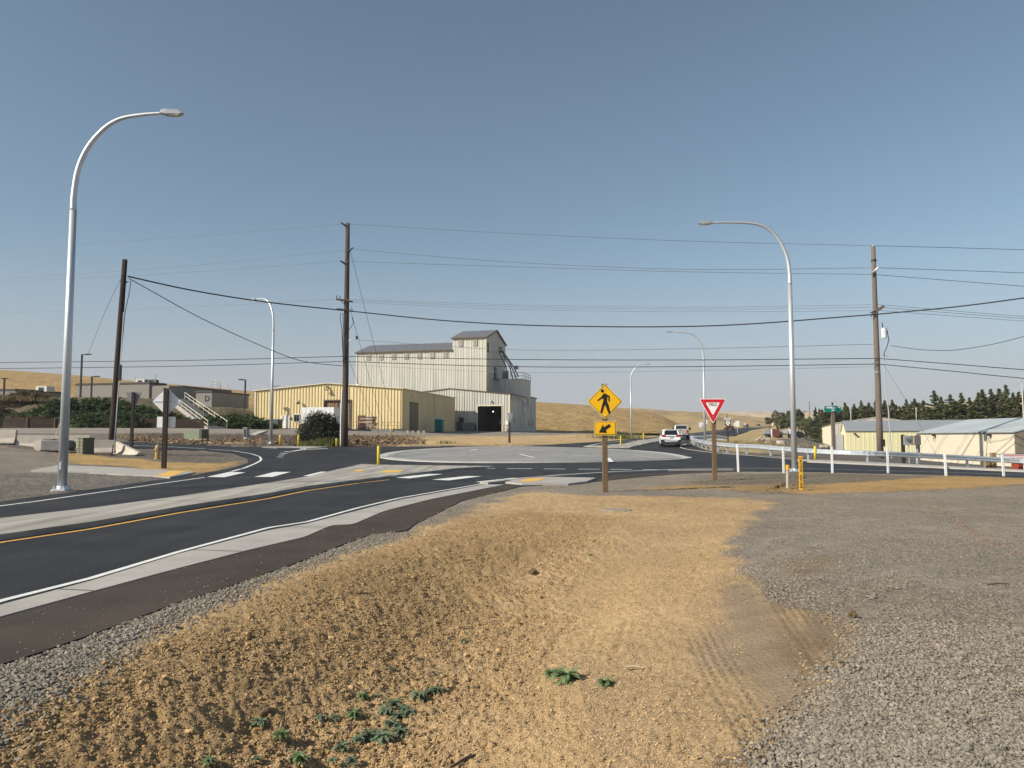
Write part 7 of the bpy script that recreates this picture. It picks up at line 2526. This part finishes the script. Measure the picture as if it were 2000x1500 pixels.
# green weeds in the foreground
wd1 = leafmat('weed_leaves', (.14, .20, .09), (.20, .27, .13), .25, 14)
wd2 = leafmat('bluish_weed_leaves', (.135, .185, .11), (.19, .24, .155), .25, 14)
def weed_mesh(seed, n=22, r=.1, lobed=True, m=wd1):
    r_ = random.Random(seed)
    mb = MB()
    for k in range(n):
        a = k * 2.4 + r_.uniform(-.4, .4)
        L = r * r_.uniform(.55, 1.15)
        el = r_.uniform(.1, .95) * (1 - .6 * k / n) 
        wv = L * r_.uniform(.12, .18)
        dx, dy = math.cos(a), math.sin(a)
        nx, ny = -dy, dx
        segs = 7
        pr = []
        for j in range(segs + 1):
            t_ = j / segs
            rr = L * t_
            zz_ = L * (el * t_ - .55 * t_ * t_) + .01 + r * .25 * (1 - k / n)
            ww = wv * math.sin(math.pi * min(1, .1 + .9 * t_)) ** .7 * ((1.25 if j % 2 else .6) if lobed else 1)
            if j == segs:
                ww = .0008
            cx, cy = dx * rr * (1 - .1 * el), dy * rr * (1 - .1 * el)
            pr.append(((cx - nx * ww, cy - ny * ww, zz_ + ww * .4), (cx, cy, zz_ - ww * .1), (cx + nx * ww, cy + ny * ww, zz_ + ww * .4)))
        vs_ = [v for q in pr for v in q]
        fs = []
        for j in range(segs):
            fs += [(3 * j, 3 * j + 3, 3 * j + 4, 3 * j + 1), (3 * j + 1, 3 * j + 4, 3 * j + 5, 3 * j + 2)]
        mb.add(vs_, fs)
    me = mb.mesh('weed', m, smooth=True, fix=False)
    return me
WM = [weed_mesh(1, 38), weed_mesh(2, 34, m=wd2), weed_mesh(3, 26, lobed=False, m=wd2), weed_mesh(4, 36, m=wd2)]
weeds = [(1077, 1324, .75, 0, 'left rosette of the thistle-like pair in the middle of the sand'), (1105, 1333, 1.25, 0, 'largest thistle-like weed in the middle of the sand'), (1181, 1343, .7, 0, 'small weed right of the thistle-like pair'),
         (906, 1257, .45, 1, 'small weed alone on the slope above the others'), (855, 1357, .65, 1, 'weed at the upper right end of the patch'), (838, 1360, .6, 3, 'weed beside the upper right end of the patch'), (818, 1368, .8, 1, 'weed left of the upper right end of the patch'),
         (770, 1385, .8, 3, 'weed at the top middle of the patch'), (755, 1400, .8, 1, 'weed in the middle of the patch'), (778, 1408, .6, 3, 'weed in the middle right of the patch'), (765, 1425, .7, 1, 'weed in the lower middle of the patch'), (780, 1440, .7, 3, 'weed at the lower right of the patch'),
         (745, 1450, .8, 1, 'weed at the lower end of the patch'), (718, 1445, .7, 3, 'weed at the lower left of the patch'), (700, 1452, .5, 1, 'weed at the far lower left of the patch'), (690, 1405, .65, 0, 'weed at the left end of the patch'), (708, 1368, .55, 0, 'light weed above the left end of the patch'),
         (733, 1367, .3, 2, 'tiny weed above the patch'), (630, 1410, .45, 2, 'sprawling weed left of the patch'), (655, 1410, .45, 1, 'second sprawling weed left of the patch'), (508, 1422, .7, 2, 'light green leafy weed beside the hollow'), (548, 1445, .6, 0, 'weed right of the light green leafy one'),
         (668, 1470, .65, 3, 'weed near the bottom below the patch'), (582, 1492, .7, 0, 'light weed at the bottom edge'), (686, 1495, .5, 3, 'weed at the bottom edge below the patch'), (650, 1493, .35, 1, 'tiny weed at the bottom edge'), (408, 1497, .5, 0, 'weed at the bottom edge in the lower left'), (500, 1492, .35, 2, 'small weed at the bottom edge near the light one'),
         (1155, 1088, .5, 2, 'faint small weed high on the bank'), (765, 1313, .35, 2, 'tiny weed on the slope left of the lone one'), (790, 1395, .6, 1, 'weed at the right side of the patch'), (800, 1400, .5, 3, 'weed at the outer right side of the patch')]
for i, (px, py, s, k, lb) in enumerate(weeds):
    g = G(px, py)
    o = bpy.data.objects.new('weed', WM[k])
    C.objects.link(o)
    o.location = g + Vector((0, 0, .022))
    o.rotation_euler = (0, 0, rg.random() * 6)
    o.scale = (s * 1.15, s * 1.15, s * 1.0)
    tag(o, lb, 'weed', 'green weeds in the foreground sand')

# ------------------------------------------------------------------ loose stones and crumbs of soil (real geometry, instanced)
def scatter(name, pts, size, m, label, seed=0, flat=.6, lumpy=.5, sub=1):
    n = len(pts)
    rng = np.random.default_rng(seed)
    me = bpy.data.meshes.new(name)
    me.vertices.add(n)
    me.vertices.foreach_set('co', pts.astype(np.float32).ravel())
    a = me.attributes.new('size', 'FLOAT_VECTOR', 'POINT')
    s = size[:, None] * rng.uniform(.65, 1.35, (n, 3)) * np.array([1.15, .85, flat])
    a.data.foreach_set('vector', s.astype(np.float32).ravel())
    a = me.attributes.new('turn', 'FLOAT_VECTOR', 'POINT')
    r_ = np.stack([rng.normal(0, .35, n), rng.normal(0, .35, n), rng.uniform(0, 6.28, n)], 1)
    a.data.foreach_set('vector', r_.astype(np.float32).ravel())
    me.materials.append(m)
    o = bpy.data.objects.new(name, me)
    C.objects.link(o)
    ng = bpy.data.node_groups.new(name, 'GeometryNodeTree')
    ng.interface.new_socket(name='Geometry', in_out='INPUT', socket_type='NodeSocketGeometry')
    ng.interface.new_socket(name='Geometry', in_out='OUTPUT', socket_type='NodeSocketGeometry')
    N = ng.nodes
    gi, go = N.new('NodeGroupInput'), N.new('NodeGroupOutput')
    ico = N.new('GeometryNodeMeshIcoSphere')
    ico.inputs['Radius'].default_value = 1.0
    ico.inputs['Subdivisions'].default_value = sub
    nz = N.new('ShaderNodeTexNoise')
    nz.noise_dimensions = '4D'
    nz.inputs['W'].default_value = seed * 3.7
    nz.inputs['Scale'].default_value = 1.3
    vm = N.new('ShaderNodeVectorMath')
    vm.operation = 'SUBTRACT'
    vm.inputs[1].default_value = (.5, .5, .5)
    vm2 = N.new('ShaderNodeVectorMath')
    vm2.operation = 'SCALE'
    vm2.inputs['Scale'].default_value = lumpy * 4
    sp_ = N.new('GeometryNodeSetPosition')
    ng.links.new(nz.outputs['Color'], vm.inputs[0])
    ng.links.new(vm.outputs[0], vm2.inputs[0])
    ng.links.new(ico.outputs['Mesh'], sp_.inputs['Geometry'])
    ng.links.new(vm2.outputs[0], sp_.inputs['Offset'])
    sm = N.new('GeometryNodeSetMaterial')
    sm.inputs['Material'].default_value = m
    ng.links.new(sp_.outputs[0], sm.inputs[0])
    ip = N.new('GeometryNodeInstanceOnPoints')
    ng.links.new(gi.outputs[0], ip.inputs['Points'])
    ng.links.new(sm.outputs[0], ip.inputs['Instance'])
    for nm, sock in (('size', 'Scale'), ('turn', 'Rotation')):
        at = N.new('GeometryNodeInputNamedAttribute')
        at.data_type = 'FLOAT_VECTOR'
        at.inputs['Name'].default_value = nm
        if sock == 'Rotation':
            er = N.new('FunctionNodeEulerToRotation')
            ng.links.new(at.outputs['Attribute'], er.inputs[0])
            ng.links.new(er.outputs[0], ip.inputs['Rotation'])
        else:
            ng.links.new(at.outputs['Attribute'], ip.inputs['Scale'])
    ng.links.new(ip.outputs[0], go.inputs[0])
    md = o.modifiers.new('scatter', 'NODES')
    md.node_group = ng
    tag(o, label, None, kind='stuff')
    return o

def cand(n, r0, r1, seed, p=1.0, amax=41):
    """world points whose density thins with distance"""
    rng = np.random.default_rng(seed)
    u = rng.random(n)
    r = r0 * (r1 / r0) ** (u ** p)
    a = np.radians(rng.uniform(-amax, amax, n))
    return r * np.sin(a), r * np.cos(a)
def micro(x, y):
    f1 = fbm(x, y, 7.0, 3, 3)
    return f1
def place(x, y, sd_ok, size, bury, seed):
    z = H(x[sd_ok], y[sd_ok])
    rng = np.random.default_rng(seed)
    s = size(np.hypot(x[sd_ok], y[sd_ok]), rng)
    return np.stack([x[sd_ok], y[sd_ok], z + s * bury], 1), s
def soil_height(x, y):
    """same relief as the ground mesh for loose soil"""
    _, rough, _ = surface(x, y)
    f1 = fbm(x, y, 7.0, 3, 3)
    f2 = fbm(x, y, 26.0, 2, 5)
    f3 = fbm(x, y, 1.1, 3, 8)
    d = signed_valley(x, y)
    lump = sstep(-2.4, -1.2, d) * (1 - sstep(.0, 1.2, d)) * (np.hypot(x, y) < 16)
    return H(x, y) + rough * (1.0 * f1 + 1.5 * f2) + lump * (.018 * f1 + .012 * f2 + .018 * np.maximum(0, fbm(x, y, 2.6, 3, 21))) + f3 * (.02 + rough * .5)

stone_m = mat('crushed_basalt', (.29, .25, .20), .85, 0, .22, 9, rnd=.26, bump=.3, bscale=60)
stone_d = mat('blue_grey_crushed_rock', (.265, .235, .20), .85, 0, .22, 9, rnd=.26, bump=.3, bscale=60)
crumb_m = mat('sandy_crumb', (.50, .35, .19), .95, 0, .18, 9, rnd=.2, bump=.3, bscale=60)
crumb_shade = mat('shaded_soil_crumb', (.43, .295, .155), .95, 0, .25, 9, rnd=.35, bump=.3, bscale=60)  # darker copy of the sandy crumb, slope shade put into its colour
def _filter(x, y, mode):
    sdS = sdist(SANDW, x, y)
    sdA = sdist(ASPH, x, y)
    sdP = np.minimum(sdist(PAD_NEAR, x, y), sdist(PAD_LEFT, x, y))
    okp = (sdA > .03) & (sdP > .03)
    nz = fbm(x, y, 1.3, 4, 11) * .45 + fbm(x, y, .25, 3, 31) * .3
    return sdS + nz * np.clip(np.hypot(x, y) / 25, .35, 3), okp
for vi in range(2):
    # gravel (both sides of the sand bank)
    x, y = cand(210000, 3.0, 26, 100 + vi, .8)
    s_, okp = _filter(x, y, 0)
    rng = np.random.default_rng(200 + vi)
    ok = okp & (s_ > rng.normal(.0, .13, len(x)))
    track = (x > .8) & (y > 9) & (rng.random(len(x)) < .55)
    pale = fbm(x, y, .6, 3, 77) > .12
    ok &= ~((x > .5) & (rng.random(len(x)) < .8 * rut_mask(x, y)))
    ok &= ~track & ~(pale & (x > 1.5) & (y > 6.5) & (rng.random(len(x)) < .8))
    x, y = x[ok], y[ok]
    s = (.004 + .0085 * rng.random(len(x)) ** 1.3) * (1 + .5 * (x < -.5)) * np.clip(1.15 - np.hypot(x, y) / 40, .5, 1.15)
    z = soil_height(x, y)
    scatter('gravel', np.stack([x, y, z + s * .2], 1), s, stone_m if vi == 0 else stone_d, 'loose angular gravel beside the sand bank, batch %s' % ('one', 'two')[vi], seed=vi + 1, lumpy=.55, sub=1)
    # clods on the shaded slope
    x, y = cand(330000, 3.0, 17, 300 + vi, .8, 40)
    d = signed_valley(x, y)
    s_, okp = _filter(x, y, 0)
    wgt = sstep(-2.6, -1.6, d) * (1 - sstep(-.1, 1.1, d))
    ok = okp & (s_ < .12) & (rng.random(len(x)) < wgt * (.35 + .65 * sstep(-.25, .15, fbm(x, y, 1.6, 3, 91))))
    x, y = x[ok], y[ok]
    s = .0025 + .0065 * rng.random(len(x)) ** 1.8
    s = s * (1 + 1.6 * (rng.random(len(x)) < .012))
    z = soil_height(x, y)
    scatter('soil_crumbs', np.stack([x, y, z + s * .25], 1), s, crumb_shade, 'brown crumbly clods coloured darker for the shaded side of the swale, batch %s' % ('one', 'two')[vi], seed=vi + 11, lumpy=.6, flat=.8, sub=2)
    # small crumbs on the sunny bank
    x, y = cand(240000, 3.0, 24, 500 + vi, .8, 40)
    d = signed_valley(x, y)
    s_, okp = _filter(x, y, 0)
    tr_ = np.full(len(x), 9.0)
    for ln in TRK:
        tr_ = np.minimum(tr_, track_coord(ln, x, y)[0])
    ok = okp & (s_ < rng.normal(.02, .08, len(x))) & (d > .1) & (tr_ > .16) & (rng.random(len(x)) < .75)
    ok &= ~((x > 1.0) & (y < 8) & (rng.random(len(x)) < .55))
    x, y = x[ok], y[ok]
    s = .0025 + .006 * rng.random(len(x)) ** 1.6
    z = soil_height(x, y)
    scatter('soil_crumbs', np.stack([x, y, z + s * .15], 1), s, crumb_m, 'fine sandy crumbs on the sunlit bank, batch %s' % ('one', 'two')[vi], seed=vi + 21, lumpy=.55, flat=.7, sub=1)
# stray chips on the old asphalt shoulder
rng = np.random.default_rng(8)
y = 4 + 22 * rng.random(9000) ** 1.6
x = rng.uniform(-5.2, 1, 9000)
ok = (sdist(SH, x, y) < -.03)
x, y = x[ok], y[ok]
edge = -sdist(SH, x, y)
keep = rng.random(len(x)) < (.25 + .75 * np.exp(-edge / .25))
x, y = x[keep], y[keep]
s = .003 + .006 * rng.random(len(x)) ** 2
scatter('gravel', np.stack([x, y, H(x, y) + .006 + s * .3], 1), s, mat('pale_chip', (.32, .27, .21), .9, rnd=.3), 'stray stone chips on the brown asphalt shoulder', seed=41, lumpy=.5, sub=1)
# rubble of the dirt piles by the far road
x_, y_, s2_ = [], [], []
rng = np.random.default_rng(5)
for px0, px1, Y0, Y1, n in ((640, 830, 74, 84, 1100), (440, 600, 66, 76, 700), (250, 440, 60, 72, 600), (115, 230, 44, 50, 500), (1490, 1580, 23, 26, 60)):
    yy = rng.uniform(Y0, Y1, n)
    xx = (rng.uniform(px0, px1, n) - 1000) / 1500 * yy
    x_.append(xx)
    y_.append(yy)
    s2_.append(rng.uniform(.03, .13, n) * (1.0 if Y0 > 55 else .3) * (1 + 1.0 * (rng.random(n) < .06)))
x = np.concatenate(x_); y = np.concatenate(y_); s = np.concatenate(s2_)
ok = sdist(ASPH, x, y) > .25
x, y, s = x[ok], y[ok], s[ok]
scatter('rubble', np.stack([x, y, soil_height(x, y) + s * .2], 1), s, mat('soil_rubble', (.20, .14, .09), .95, 0, .3, 2, rnd=.35), 'rubble and clods of soil on the piles along the far road', seed=31, lumpy=.55, sub=2)

# ------------------------------------------------------------------ smoky air
hzm = bpy.data.materials.new('smoke_haze')
hzm.use_nodes = True
t_ = hzm.node_tree
for n_ in list(t_.nodes):
    t_.nodes.remove(n_)
pv = t_.nodes.new('ShaderNodeVolumePrincipled')
pv.inputs['Color'].default_value = (.80, .82, .90, 1)
pv.inputs['Density'].default_value = .00022
mo = t_.nodes.new('ShaderNodeOutputMaterial')
t_.links.new(pv.outputs[0], mo.inputs['Volume'])
hb = MB().bbox((-3900, -3900, -6), (3900, 3900, 150)).build('haze', hzm)
hb['kind'] = 'stuff'
hb['label'] = 'thin smoky haze over the whole landscape'
